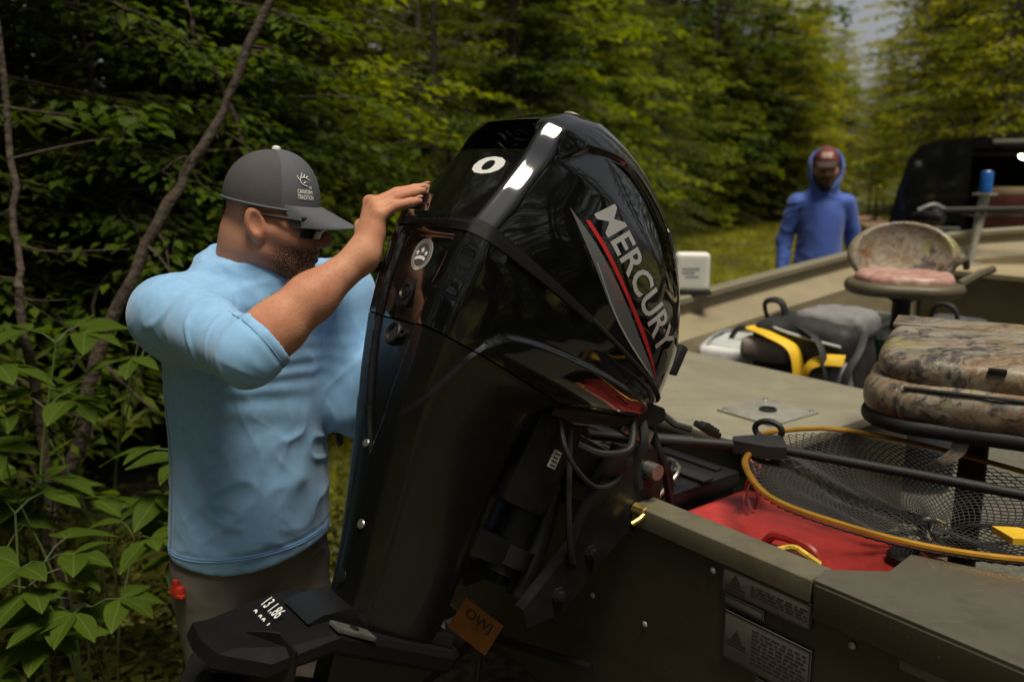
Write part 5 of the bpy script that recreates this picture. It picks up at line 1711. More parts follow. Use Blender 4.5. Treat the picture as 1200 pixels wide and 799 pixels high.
# side seam and hem stitching
seam = (sV - np.array([-0.575, 1.785, 0])) @ TF_ + 0.018
right_side = ((sV - np.array([-0.575, 1.785, 0])) @ TRt > 0.08) & (sV[:, 2] < 1.22)
dsp = dsp - 0.0022 * np.exp(-(seam / 0.004) ** 2) * right_side
hemz = 0.836 - 0.028 * (sV[:, 0] + 0.75)
dsp = dsp - 0.0020 * np.exp(-((sV[:, 2] - hemz - 0.032) / 0.0045) ** 2)
dsp = np.clip(dsp, -0.0020, 0.0055)
fade = sstep(0.0, 0.03, sV[:, 2] - hemz) * np.where(np.linalg.norm(sV - RE, axis=1) < 0.13, sstep(0.004, -0.02, cf), 1)
sV = sV + sN * (dsp * (0.35 + 0.65 * fade))[:, None]
shirt = mk('shirt', sV, sQ, M_SHIRT, man)
# stitched seams: side seam, hem, cuff and raglan lines
s_bvh = BVHTree.FromPolygons([tuple(v) for v in sV], [tuple(int(i) for i in q) for q in sQ])
M_SEAM = pm('seam thread', (0.15, 0.31, 0.55), 0.85, var=0.2, vscale=300)
def seam_line(name, rays, closed=False, r_=0.0013, off=0.0006):
    P_ = []
    for o_, d_ in rays:
        h_ = s_bvh.ray_cast(Vector(o_), Vector(d_).normalized())
        if h_[0] is not None:
            P_.append(np.array(h_[0]) + np.array(h_[1]) * off)
    if len(P_) > 3:
        P_ = np.array(P_)
        Q_ = P_.copy(); Q_[1:-1] = (P_[:-2] + 2 * P_[1:-1] + P_[2:]) / 4
        MB().tube(Q_, r_, 5, cap=not closed).build(name, M_SEAM, shirt)
cz = lambda z: np.array([np.interp(z, [0.7, 1.3], [-0.588, -0.555]), np.interp(z, [0.7, 1.3], [1.79, 1.772]), z])
seam_line('side_seam', [(cz(z) + TRt * 0.5 - TF_ * 0.02, -TRt) for z in np.linspace(0.84, 1.20, 40)])
for dz in (0.024, 0.029):
    seam_line('hem_stitch', [(cz(0.9) * np.array([1, 1, 0]) + BZ * (0.836 - 0.028 * (-0.58 + 0.17 * math.cos(a) + 0.75) + dz) + np.array([math.cos(a), math.sin(a), 0]) * 0.5, -np.array([math.cos(a), math.sin(a), 0])) for a in np.linspace(-2.9, 1.2, 90)], r_=0.0009)
c0 = RE + fa * 0.030; ca_ = np.cross(fa, BZ); ca_ /= np.linalg.norm(ca_); cb_ = np.cross(fa, ca_)
seam_line('cuff_stitch', [(c0 + (ca_ * math.cos(a) + cb_ * math.sin(a)) * 0.12, -(ca_ * math.cos(a) + cb_ * math.sin(a))) for a in np.linspace(0, 2 * math.pi, 50)], True, 0.0010)

# trousers
M_TROU = pm('grey ripstop trousers', (0.125, 0.112, 0.098), 0.7, var=0.12, vscale=9, bump=0.3, bscale=700)
def trou(P):
    d = s_cap(P, hip + TRt * 0.055 - BZ * 0.03, hip - TRt * 0.055 - BZ * 0.03, 0.118, 0.118)
    for sg in (-1, 1):
        h0 = hip + TRt * 0.085 * sg - BZ * 0.10
        kn = np.array([h0[0] + 0.02, h0[1] - 0.01, 0.48])
        d = smin(d, s_cap(P, h0, kn, 0.100, 0.085), 0.03)
        d = smin(d, s_cap(P, kn, np.array([h0[0], h0[1] + 0.01, 0.07]), 0.083, 0.075), 0.02)
    return smax(smax(d, P[:, 2] - 0.905, 0.01), 0.06 - P[:, 2], 0.01)
tV, tQ = surf(trou, (-0.90, 1.45, 0.03), (-0.28, 2.10, 0.92), 0.009)
tV = relax(tV, tQ, 2, 0.4); tN = vnormals(tV, tQ)
tV = tV + tN * (folds(tV * np.array([1, 1, 1.3]) + 9, 0.0045))[:, None]
mk('trousers', tV, tQ, M_TROU, man)
for sg in (-1, 1):
    h0 = hip + TRt * 0.085 * sg
    def boot(P):
        c = np.array([h0[0], h0[1], 0.0])
        d = s_cap(P, c + BZ * 0.05 - TF_ * 0.02, c + BZ * 0.14 - TF_ * 0.02, 0.05, 0.05)
        d = smin(d, s_cap(P, c + BZ * 0.045 - TF_ * 0.04, c + BZ * 0.04 + TF_ * 0.16, 0.045, 0.042), 0.03)
        return smax(d, -P[:, 2] + 0.002, 0.004)
    v_, q_ = surf(boot, np.array([h0[0] - 0.25, h0[1] - 0.25, -0.01]), np.array([h0[0] + 0.25, h0[1] + 0.25, 0.21]), 0.010)
    mk('boot', v_, q_, pm('brown leather boot', (0.06, 0.04, 0.025), 0.6, var=0.3), man)
# red multi-tool clipped in the thigh pocket and pocket welt
pk = np.array([-0.715, 1.690, 0.79])
tb = BVHTree.FromPolygons([tuple(v) for v in tV], [tuple(int(i) for i in q) for q in tQ])
def on_tr(px, py):
    o_ = np.array([0, 0, CAM_H]); dr = pxd(px, py, 1.0) - o_; dr /= np.linalg.norm(dr)
    h_ = tb.ray_cast(Vector(o_), Vector(dr)); return np.array(h_[0]), np.array(h_[1])
pp, pn = on_tr(211, 692)
pr = np.cross(BZ, pn); pr /= np.linalg.norm(pr); pu = np.cross(pn, pr)
RM = np.stack([pr, pu, pn])
m = MB()
m.box(pp + pn * 0.006, (0.016, 0.013, 0.007), RM, 0.004)
m.box(pp + pn * 0.007 + pu * 0.016 - pr * 0.004, (0.006, 0.010, 0.005), RM, 0.003)
m.box(pp + pn * 0.010 + pr * 0.012 - pu * 0.006, (0.008, 0.004, 0.006), RM, 0.002)
m.build('pocket_tool', pm('red plastic', (0.42, 0.03, 0.015), 0.4, var=0.3, vscale=40), man)

# cap: six-panel crown with mesh back, stiff front, curved bill
M_CAPF = pm('charcoal twill', (0.075, 0.082, 0.102), 0.8, var=0.08, vscale=8, bump=0.3, bscale=1100, bdist=0.001)
def mesh_mat():
    m = pm('cap mesh', (0.055, 0.055, 0.062), 0.85, var=0.1, vscale=8)
    t = m.node_tree; n = t.nodes; l = t.links; b = n['Principled BSDF']
    tc = n.new('ShaderNodeTexCoord'); v = n.new('ShaderNodeTexVoronoi'); v.inputs['Scale'].default_value = 420
    l.new(tc.outputs['Object'], v.inputs['Vector'])
    r = n.new('ShaderNodeMapRange'); r.inputs['From Min'].default_value = 0.12; r.inputs['From Max'].default_value = 0.4
    l.new(v.outputs['Distance'], r.inputs['Value'])
    src = b.inputs['Base Color'].links[0].from_socket
    mx = n.new('ShaderNodeMix'); mx.data_type = 'RGBA'; l.new(r.outputs['Result'], mx.inputs['Factor'])
    mx.inputs['A'].default_value = (0.10, 0.062, 0.055, 1); l.new(src, mx.inputs['B']); l.new(mx.outputs['Result'], b.inputs['Base Color'])
    bp_ = n.new('ShaderNodeBump'); bp_.inputs['Strength'].default_value = 0.15; bp_.inputs['Distance'].default_value = 0.0008
    l.new(v.outputs['Distance'], bp_.inputs['Height']); l.new(bp_.outputs['Normal'], b.inputs['Normal'])
    return m
def hp(f_, r_, u_): return HC + f_ * hf + r_ * hr + u_ * hu

def build_cap(owner, HP, mats, bill_mat, tilt=0.006, logo=True):
    """crown rings from the rim up to the button; returns the crown surface function"""
    NA, NL = 64, 22
    rim_u = 0.030
    V = []
    def crown(a, t):
        # a: angle from the front, t: 0 rim .. 1 top
        ca, sa = math.cos(a), math.sin(a)
        fr = max(0, ca)
        rf = 0.099 if ca > 0 else 0.094
        rr = 0.084
        hgt = 0.106
        # front panels stand steeper
        ex = 0.50 - 0.10 * fr
        k = max(0.0, 1 - t ** 2.15) ** ex
        seam = 1 - 0.012 * math.exp(-((((a + math.pi / 6) % (math.pi / 3)) - math.pi / 6) / 0.05) ** 2) * (1 - t)
        u_ = rim_u + tilt + hgt * t * (1.0 + 0.03 * fr) + 0.010 * (ca - 0.3) * (1 - t) * -0.6
        return (-0.003 + rf * ca * k * seam + 0.012 * t * 0.0, rr * sa * k * seam, u_)
    for i in range(NL + 1):
        t = i / NL
        t = math.sin(t * math.pi / 2)
        for j in range(NA):
            V.append(HP(*crown(2 * math.pi * j / NA, t * 0.9995)))
    F = [(i * NA + j, i * NA + (j + 1) % NA, (i + 1) * NA + (j + 1) % NA, (i + 1) * NA + j) for i in range(NL) for j in range(NA)]
    F.append(tuple(NL * NA + j for j in range(NA)))
    mi = []
    for i in range(NL):
        for j in range(NA):
            a = 2 * math.pi * (j + 0.5) / NA
            mi.append(0 if math.cos(a) > 0.42 else 1)
    mi.append(0)
    m = MB(); m.add(V, F); m.mi = mi
    cap = m.build('cap', mats, owner, sharp=60)
    # inner sweat band edge
    m = MB()
    for s_ in (0,):
        ring = [HP(*(np.array(crown(2 * math.pi * j / NA, 0.0)) * np.array([1, 1, 1]) - np.array([0, 0, 0.003]))) for j in range(NA + 1)]
        m.tube(ring, 0.0032, 6, cap=False)
    m.build('cap_edge', mats[0], cap)
    # bill
    NU, NV = 12, 24
    V = []
    for lay in (0, 1):
        for i in range(NU + 1):
            s_ = i / NU
            for j in range(NV + 1):
                q = -1 + 2 * j / NV
                a = q * 1.12
                b0 = np.array(crown(a, 0.02))
                ln = 0.074 * (1 - 0.55 * q * q ** 1) ** 0.5 if q * q < 1 else 0
                ln = 0.076 * math.sqrt(max(0.0, 1 - (q * 0.985) ** 4))
                f_ = b0[0] + ln * s_ * 1.0
                r_ = b0[1] * (1 - 0.02 * s_)
                u_ = b0[2] + 0.004 - 0.031 * s_ - 0.007 * (abs(q) ** 2) * (0.3 + s_) + (0.0032 if lay == 0 else 0)
                V.append(HP(f_, r_, u_))
    W = NV + 1; off = (NU + 1) * W
    F = []
    for i in range(NU):
        for j in range(NV):
            F.append((i * W + j, i * W + j + 1, (i + 1) * W + j + 1, (i + 1) * W + j))
            F.append((off + i * W + j, off + (i + 1) * W + j, off + (i + 1) * W + j + 1, off + i * W + j + 1))
    for j in range(NV):
        F.append((NU * W + j, NU * W + j + 1, off + NU * W + j + 1, off + NU * W + j))
    MB().add(V, F).build('bill', bill_mat, cap, sharp=50)
    MB().lathe(HP(*crown(0, 0.9999)) , HP(0, 0, 1) - HP(0, 0, 0), [(0.009, -0.002), (0.008, 0.003), (0.004, 0.005), (0, 0.0055)], 14).build('cap_button', M_WHITE if logo else bill_mat, cap)
    return cap, crown
cap, crown = build_cap(man, hp, [M_CAPF, mesh_mat()], M_CAPF)
# embroidered antler and two lines of lettering on the right front panel
def on_cap(x, y, lift=0.0012):
    """x: along the panel (towards the front), y: up, metres from the logo centre"""
    a0 = -0.62; a = -(0.62 - x / 0.098)
    t = 0.42 + y / 0.112
    p_ = np.array(crown(-a, t)); q_ = np.array(crown(-a, t + 0.01)); s_ = np.array(crown(-a + 0.01, t))
    n_ = np.cross(q_ - p_, s_ - p_); n_ /= np.linalg.norm(n_) + 1e-9
    if n_ @ np.array([p_[0], p_[1], 0.02]) < 0: n_ = -n_
    p_ = p_ + n_ * lift
    return hp(*p_)
M_EMB = pm('white embroidery', (0.75, 0.75, 0.74), 0.8, var=0.1, vscale=300)
for txt, x0, x1, y0, y1 in (('CANADIAN', -0.022, 0.018, -0.0135, -0.0055), ('TRADITION', -0.022, 0.020, -0.0245, -0.0155), ('THE', 0.009, 0.018, -0.003, 0.001)):
    tv, tf = text_mesh(txt, bold=0.02)
    MB().add([on_cap(x0 + (x1 - x0) * a, y0 + (y1 - y0) * b_) for a, b_ in tv], tf).build('cap_lettering', M_EMB, cap, smooth=False)
def ant(keys, r=0.0011):
    P = spline(keys, 16)
    MB().tube([on_cap(a, b_, 0.001) for a, b_ in P], np.linspace(r, r * 0.5, 16), 6).build('antler_line', M_EMB, cap)
ant([(0.004, 0.001), (-0.008, 0.004), (-0.012, 0.012), (-0.006, 0.020), (-0.001, 0.026)])
ant([(-0.011, 0.010), (-0.016, 0.014), (-0.018, 0.020)])
ant([(-0.010, 0.016), (0.000, 0.017), (0.010, 0.015), (0.018, 0.011)])
ant([(0.000, 0.017), (0.003, 0.021), (0.005, 0.023)]); ant([(0.007, 0.016), (0.011, 0.019), (0.014, 0.020)])
ant([(-0.004, 0.006), (0.002, 0.009), (0.009, 0.008)])
# wrap sunglasses
M_LENS = pm('dark lens', (0.006, 0.006, 0.008), 0.06, var=0.1, coat=0.6)
sg_root = None
m = MB()
for sg in (-1, 1):
    V = []
    for i, a in enumerate(np.linspace(0.08, 1.12, 12)):
        for j, b_ in enumerate(np.linspace(-1, 1, 7)):
            hgt = 0.018 * (1 - 0.25 * (a / 1.12) ** 3)
            V.append(hp(0.118 * math.cos(a * 0.72) - 0.004 - 0.004 * abs(b_), sg * 0.080 * math.sin(a * 0.98), -0.001 + b_ * hgt - 0.006 * a * 0.3))
    F = [(i * 7 + j, i * 7 + j + 1, (i + 1) * 7 + j + 1, (i + 1) * 7 + j) for i in range(11) for j in range(6)]
    m.add(V, F)
glasses = m.build('sunglasses', M_LENS, man)
for sg in (-1, 1):
    MB().tube([hp(0.075, sg * 0.073, 0.016), hp(0.04, sg * 0.079, 0.018), hp(-0.01, sg * 0.081, 0.020), hp(-0.035, sg * 0.080, 0.012)], [0.004, 0.0035, 0.003, 0.0025], 8).build('temple_arm', M_RUB, glasses)
MB().tube([hp(0.076, -0.072, 0.020), hp(0.106, -0.045, 0.026), hp(0.113, 0, 0.022), hp(0.106, 0.045, 0.026), hp(0.076, 0.072, 0.020)], 0.0028, 8).build('frame_bar', M_RUB, glasses)

# ---------- the second man beyond the boat
G0 = np.array([2.16, 6.02, 0.0])
man2 = thing('person', 'bearded man in royal blue hooded shirt, hood over red cap, standing behind the boat', 'person', tuple(G0))
f2, r2, u2 = frame((-0.30, -0.95, -0.05))
H2 = G0 + np.array([0, -0.03, 1.625])
def q2(f_, r_, u_): return H2 + f_ * f2 + r_ * r2 + u_ * u2
F2 = np.array([-0.18, -0.98, 0]); R2 = np.array([-0.98, 0.18, 0])
def g2(r_, f_, z): return G0 + R2 * r_ + F2 * f_ + BZ * z
def body2(P):
    d = head_sdf(P, H2, f2, r2, u2)
    d = smin(d, s_cap(P, H2 - u2 * 0.05 - f2 * 0.02, g2(0, -0.01, 1.42), 0.06, 0.07), 0.03)
    d = smin(d, s_cap(P, g2(0, 0, 1.35), g2(0, 0, 0.95), 0.12, 0.12), 0.06)
    for sg in (-1, 1):
        sh, el, wr_ = g2(0.16 * sg, 0, 1.39), g2(0.236 * sg, -0.02, 1.13), g2(0.25 * sg, 0.06, 0.90)
        d = smin(d, s_cap(P, sh, el, 0.05, 0.042), 0.04)
        d = smin(d, s_cap(P, el, wr_, 0.042, 0.028), 0.02)
        d = smin(d, s_ell(P, wr_ + np.array([0, -0.01, -0.05]), (0.018, 0.040, 0.050)), 0.02)
        for k in range(4):
            b0 = wr_ + F2 * (-0.028 + 0.019 * k) - BZ * 0.088
            d = smin(d, s_cap(P, b0, b0 - BZ * (0.062 - 0.006 * abs(k - 1.5)) - R2 * sg * 0.012, 0.010, 0.008), 0.004)
        d = smin(d, s_cap(P, wr_ + F2 * 0.03 - BZ * 0.03, wr_ + F2 * 0.055 - BZ * 0.085, 0.012, 0.009), 0.008)
        d = smin(d, s_cap(P, g2(0.09 * sg, 0, 0.9), g2(0.11 * sg, 0.0, 0.48), 0.085, 0.055), 0.04)
        d = smin(d, s_cap(P, g2(0.11 * sg, 0.0, 0.48), g2(0.12 * sg, -0.02, 0.09), 0.055, 0.04), 0.02)
    return d
v_, q_ = surf(body2, G0 + np.array([-0.38, -0.25, 0.02]), G0 + np.array([0.38, 0.22, 1.82]), 0.0085)
v_ = relax(v_, q_, 1, 0.3)
mk('body', v_, q_, body_mat('skin of the man behind the boat', (0.62, 0.34, 0.24), (0.05, 0.03, 0.02), f2, u2, H2), man2)
M_SH2 = pm('royal blue jersey', (0.045, 0.10, 0.42), 0.75, var=0.12, vscale=6, bump=0.2, bscale=500, sheen=0.2)
def shirt2(P):
    z = (P - G0)[:, 2]
    fx = (P - G0) @ F2; rx = (P - G0) @ R2
    a_ = pinterp(z, [0.7, 0.85, 1.0, 1.15, 1.3, 1.4, 1.46, 1.52], [0.155, 0.16, 0.165, 0.155, 0.14, 0.115, 0.08, 0.05])
    b_ = pinterp(z, [0.7, 0.85, 1.0, 1.15, 1.3, 1.4, 1.46, 1.52], [0.165, 0.165, 0.158, 0.152, 0.162, 0.150, 0.10, 0.06])
    d = (np.sqrt((fx / a_) ** 2 + (rx / b_) ** 2) - 1) * np.minimum(a_, b_)
    d = np.maximum(d, z - 1.48)
    for sg in (-1, 1):
        sh, el, wr_ = g2(0.165 * sg, 0, 1.395), g2(0.236 * sg, -0.02, 1.13), g2(0.25 * sg, 0.06, 0.89)
        d = smin(d, s_cap(P, sh, g2(0, 0, 1.44), 0.055, 0.075), 0.04)
        d = smin(d, smin(s_cap(P, sh, el, 0.068, 0.054), s_cap(P, el, wr_, 0.053, 0.040), 0.03), 0.014)
    # hood up over the cap: open shell round the face
    hd = s_ell(P, H2 - f2 * 0.030 + u2 * 0.012, (0.126, 0.112, 0.142))
    hd = smin(hd, s_cap(P, g2(0, -0.01, 1.42), H2 - u2 * 0.08, 0.10, 0.10), 0.04)
    d = smin(d, hd, 0.03)
    cut = s_ell(P, H2 + f2 * 0.10 - u2 * 0.005, (0.085, 0.125, 0.105))
    Q = (P - H2) @ np.stack([f2, r2, u2]).T
    cut2 = s_ell(Q.astype(np.float32), (0.06, 0, 0.03), (0.22, 0.098, 0.165))
    cut2 = smax(cut2, -(Q[:, 0] + 0.012), 0.01)
    d = smax(d, -cut2, 0.012)
    d = smax(d, -s_ell(Q.astype(np.float32), (-0.01, 0, 0.02), (0.114, 0.090, 0.122)), 0.008)
    d = smax(d, 0.80 - P[:, 2], 0.008)
    return d
v_, q_ = surf(shirt2, G0 + np.array([-0.42, -0.28, 0.74]), G0 + np.array([0.42, 0.30, 1.90]), 0.0085)
v_ = relax(v_, q_, 2, 0.4); n_ = vnormals(v_, q_)
v_ = v_ + n_ * folds(v_ + 4.4, 0.006)[:, None]
mk('shirt', v_, q_, M_SH2, man2)
def trou2(P):
    d = s_cap(P, g2(0.06, 0, 0.88), g2(-0.06, 0, 0.88), 0.13, 0.13)
    for sg in (-1, 1):
        d = smin(d, s_cap(P, g2(0.09 * sg, 0, 0.80), g2(0.11 * sg, 0, 0.48), 0.10, 0.08), 0.03)
        d = smin(d, s_cap(P, g2(0.11 * sg, 0, 0.48), g2(0.12 * sg, -0.02, 0.06), 0.08, 0.072), 0.02)
    return smax(smax(d, P[:, 2] - 0.94, 0.01), 0.05 - P[:, 2], 0.01)
v_, q_ = surf(trou2, G0 + np.array([-0.3, -0.2, 0.02]), G0 + np.array([0.3, 0.2, 0.98]), 0.014)
mk('trousers', v_, q_, pm('khaki trousers', (0.22, 0.18, 0.12), 0.8, var=0.15), man2)
for sg in (-1, 1):
    def boot2(P):
        c = g2(0.12 * sg, -0.02, 0.0)
        d = s_cap(P, c + BZ * 0.05, c + BZ * 0.10, 0.05, 0.05)
        d = smin(d, s_cap(P, c + BZ * 0.045 - F2 * 0.03, c + BZ * 0.04 + F2 * 0.17, 0.045, 0.042), 0.03)
        return smax(d, -P[:, 2] + 0.002, 0.004)
    c0 = g2(0.12 * sg, 0.05, 0.0)
    v_, q_ = surf(boot2, c0 + np.array([-0.2, -0.25, -0.01]), c0 + np.array([0.2, 0.25, 0.17]), 0.012)
    mk('boot', v_, q_, MATS['brown leather boot'], man2)
M_CAP2 = pm('dark cap cloth', (0.035, 0.018, 0.018), 0.8, var=0.2)
cap2, crown2 = build_cap(man2, q2, [pm('red cap front', (0.16, 0.035, 0.03), 0.8, var=0.2), M_CAP2], M_CAP2, tilt=0.022, logo=False)
m = MB()
V = [q2(*(np.array(crown2(a, t)) * 1.012)) for t in np.linspace(0.30, 0.62, 6) for a in np.linspace(-0.5, 0.5, 9)]
m.add(V, [(i * 9 + j, i * 9 + j + 1, (i + 1) * 9 + j + 1, (i + 1) * 9 + j) for i in range(5) for j in range(8)])
m.build('cap_patch', pm('pale pink patch', (0.55, 0.36, 0.33), 0.8, var=0.3, vscale=60), cap2)
# full beard and small chest logo
def beard2(P):
    Q = ((P - H2) @ np.stack([f2, r2, u2]).T).astype(np.float32)
    S = Q.copy(); S[:, 1] = np.abs(S[:, 1])
    d = s_cap(S, (0.012, 0.062, -0.04), (0.075, 0.018, -0.105), 0.017, 0.026)
    d = smin(d, s_ell(Q, (0.075, 0, -0.110), (0.034, 0.036, 0.030)), 0.02)
    d = smin(d, s_cap(S, (0.100, 0.0, -0.045), (0.088, 0.030, -0.062), 0.007, 0.007), 0.01)
    return smax(d, -s_ell(Q, (0.105, 0, -0.062), (0.02, 0.017, 0.007)), 0.004)
v_, q_ = surf(beard2, H2 - 0.17, H2 + np.array([0.17, 0.17, 0.02]), 0.006)
v_ = v_ + vnormals(v_, q_) * (vnoise(v_ * 120, 3) * 0.002)[:, None]
mk('beard', v_, q_, pm('dark brown beard', (0.025, 0.015, 0.010), 0.8, var=0.4, vscale=80, bump=0.6, bscale=300), man2)
sb2 = BVHTree.FromPolygons([tuple(v) for v in man2.children[1].data.vertices.values() and [vv.co[:] for vv in man2.children[1].data.vertices]], [p.vertices[:] for p in man2.children[1].data.polygons])
V = []
for z_, r_ in ((1.285, -0.115), (1.285, -0.085), (1.305, -0.085), (1.305, -0.115)):
    h_ = sb2.ray_cast(Vector(g2(r_, 0.6, z_)), Vector(-F2))
    V.append(np.array(h_[0]) + F2 * 0.003 if h_[0] is not None else g2(r_, 0.15, z_))
MB().add(V, [(0, 1, 2, 3)]).build('chest_logo', M_WHITE, man2)
# ------------------------------------------------------------------ licence plate on the trailer
M_ORANGE = pm('orange plate', (0.30, 0.10, 0.012), 0.5, var=0.25, vscale=30)
pc_ = np.array([-0.085, 1.815, 0.600])
pn_ = np.array([-0.25, -0.90, 0.35]); pn_ /= np.linalg.norm(pn_)
pr_ = np.cross(BZ, pn_); pr_ /= np.linalg.norm(pr_)
tw = math.radians(-28); px_ = pr_ * math.cos(tw) + np.cross(pn_, pr_) * math.sin(tw); py_ = np.cross(pn_, px_)
PLR = np.stack([px_, py_, pn_])
m = MB().box(pc_, (0.055, 0.040, 0.002), PLR, 0.001)
lp = m.build('licence_plate', M_ORANGE, trailer)
tv, tf = text_mesh('OWJ', bold=0.015)
MB().add([pc_ + pn_ * 0.003 + px_ * (-0.036 + 0.072 * a) + py_ * (-0.002 + 0.030 * b_) for a, b_ in tv], tf).build('plate_number', flat('plate ink', (0.03, 0.02, 0.015), 0.6), lp, smooth=False)
MB().tube([pc_ - pn_ * 0.004, pc_ - pn_ * 0.03 - BZ * 0.05, np.array([pc_[0] - 0.02, pc_[1] + 0.035, 0.24])], 0.009, 8).build('plate_bracket', M_DARKM, trailer)
MB().tube([bp(-0.18, -0.5, 0.26), bp(-0.10, -0.30, 0.50), bp(-0.05, 0.05, 0.56)], 0.012, 8).build('roller_arm', M_DARKM, trailer)

# ------------------------------------------------------------------ rounded soft shapes
def soft_box(c, h, R, rad, puff=0.0, pr=None):
    """rounded box as an implicit shape, optionally pillowed"""
    c = np.array(c, float); h = np.array(h, float); R = np.array(R, float)
    def f(P):
        q = (P - c) @ R.T
        hh = h.copy()
        k = 1 - np.clip((q[:, 0] / h[0]) ** 2, 0, 1) * 0.5 - np.clip((q[:, 1] / h[1]) ** 2, 0, 1) * 0.5
        if pr:
            q2_ = np.abs(q[:, :2]) - (hh[:2] - pr)
            d2 = np.linalg.norm(np.maximum(q2_, 0), axis=1) + np.minimum(q2_.max(1), 0) - pr
            qq = np.stack([d2 + rad, np.abs(q[:, 2]) - (hh[2] - rad) - puff * k], 1)
        else:
            qq = np.abs(q) - (hh - rad)
            qq[:, 2] -= puff * k
        return np.linalg.norm(np.maximum(qq, 0), axis=1) + np.minimum(qq.max(1), 0) - rad
    return f
def soft(name, fn, c, ext, res, mat, parent, wob=0.0, wsc=14, it=2):
    c = np.array(c, float)
    V, Q = surf(fn, c - ext, c + ext, res)
    V = relax(V, Q, it, 0.4)
    if wob:
        V = V + vnormals(V, Q) * (wob * (vnoise(V * wsc, 4) + 0.5 * vnoise(V * wsc * 2.3, 6)))[:, None]
    return mk(name, V, Q, mat, parent)

def camo_mat():
    m = bpy.data.materials.new('woodland camo vinyl'); m.use_nodes = True
    t = m.node_tree; n = t.nodes; l = t.links; b = n['Principled BSDF']
    b.inputs['Roughness'].default_value = 0.42
    tc = n.new('ShaderNodeTexCoord')
    wv = n.new('ShaderNodeTexNoise'); wv.inputs['Scale'].default_value = 9; wv.inputs['Detail'].default_value = 3
    l.new(tc.outputs['Object'], wv.inputs['Vector'])
    mp = n.new('ShaderNodeMapping'); mp.inputs['Rotation'].default_value = (0.2, 0.3, 0.75); mp.inputs['Scale'].default_value = (5, 14, 9)
    l.new(tc.outputs['Object'], mp.inputs['Vector'])
    ad = n.new('ShaderNodeVectorMath'); ad.operation = 'MULTIPLY_ADD'; l.new(wv.outputs['Color'], ad.inputs[0]); ad.inputs[1].default_value = (1.6, 1.6, 1.6); l.new(mp.outputs[0], ad.inputs[2])
    def nz(sc, off):
        q = n.new('ShaderNodeTexNoise'); q.inputs['Scale'].default_value = sc; q.inputs['Detail'].default_value = 5; q.inputs['Roughness'].default_value = 0.65
        a2 = n.new('ShaderNodeVectorMath'); a2.operation = 'ADD'; l.new(ad.outputs[0], a2.inputs[0]); a2.inputs[1].default_value = (off, off * 2, -off)
        l.new(a2.outputs[0], q.inputs['Vector']); return q.outputs['Fac']
    def mixc(f, a, b_, A, B_):
        r = n.new('ShaderNodeMapRange'); r.inputs['From Min'].default_value = a; r.inputs['From Max'].default_value = b_; l.new(f, r.inputs['Value'])
        x = n.new('ShaderNodeMix'); x.data_type = 'RGBA'; l.new(r.outputs['Result'], x.inputs['Factor'])
        for s_, c in (('A', A), ('B', B_)):
            if isinstance(c, tuple): x.inputs[s_].default_value = (*c, 1)
            else: l.new(c, x.inputs[s_])
        return x.outputs['Result']
    c = mixc(nz(0.55, 0), 0.42, 0.58, (0.25, 0.22, 0.18), (0.16, 0.085, 0.035))
    c = mixc(nz(0.8, 7), 0.50, 0.55, c, (0.035, 0.028, 0.028))
    c = mixc(nz(0.6, 19), 0.60, 0.64, c, (0.20, 0.20, 0.03))
    vo = n.new('ShaderNodeTexVoronoi'); vo.feature = 'DISTANCE_TO_EDGE'; vo.inputs['Scale'].default_value = 2.6; l.new(ad.outputs[0], vo.inputs['Vector'])
    c = mixc(vo.outputs['Distance'], 0.0, 0.035, (0.07, 0.055, 0.045), c)
    c = mixc(nz(3.5, 31), 0.35, 0.65, c, mixc(nz(4.5, 3), 0.4, 0.6, c, (0.30, 0.27, 0.22)))
    l.new(c, b.inputs['Base Color'])
    bp_ = n.new('ShaderNodeBump'); bp_.inputs['Strength'].default_value = 0.15; bp_.inputs['Distance'].default_value = 0.002
    l.new(nz(8, 1), bp_.inputs['Height']); l.new(bp_.outputs['Normal'], b.inputs['Normal'])
    return m
M_CAMO = camo_mat()

# ------------------------------------------------------------------ folded camouflage seat in the stern
E1 = BU * 0.93 - BS * 0.37; E2 = BU * 0.37 + BS * 0.93
SC0 = np.array([0.875, 0.415])
seat = thing('swivel_chair', 'camouflage boat seat folded flat on its pedestal beside the landing net', 'boat chair', tuple(bp(SC0[0], SC0[1], 0.51)))
def se(a, b_, z): return bp(SC0[0], SC0[1], z) + E1 * a + E2 * b_
SR = np.stack([E1, E2, BZ])
tl = math.radians(3.0)
SR2 = np.stack([E1 * math.cos(tl) + BZ * math.sin(tl), E2, BZ * math.cos(tl) - E1 * math.sin(tl)])
soft('seat_cushion', soft_box(se(0, 0, 1.118), (0.245, 0.25, 0.044), SR, 0.042, 0.010, 0.14), se(0, 0, 1.118), np.array([0.36, 0.36, 0.09]), 0.006, M_CAMO, seat, 0.0025)
soft('back_cushion', soft_box(se(0.012, 0.005, 1.196), (0.222, 0.23, 0.034), SR2, 0.033, 0.010, 0.13), se(0.01, 0, 1.212), np.array([0.36, 0.36, 0.09]), 0.006, M_CAMO, seat, 0.0025)
soft('seat_shell', soft_box(se(-0.004, 0, 1.070), (0.243, 0.250, 0.020), SR, 0.018, 0.0, 0.135), se(0, 0, 1.070), np.array([0.36, 0.36, 0.05]), 0.006, M_RUB, seat)
MB().box(se(0.18, -0.02, 1.243), (0.055, 0.20, 0.006), SR2, 0.003).build('back_board', M_CAMO, seat)
m = MB()
m.tube(spline([se(-0.228, -0.15, 1.16), se(-0.236, 0.0, 1.162), se(-0.228, 0.15, 1.16)], 12), 0.004, 6)
m.build('piping', M_RUB, seat)
MB().box(se(-0.208, 0.03, 1.215), (0.006, 0.018, 0.006), SR, 0.002).build('badge', M_RUB, seat)
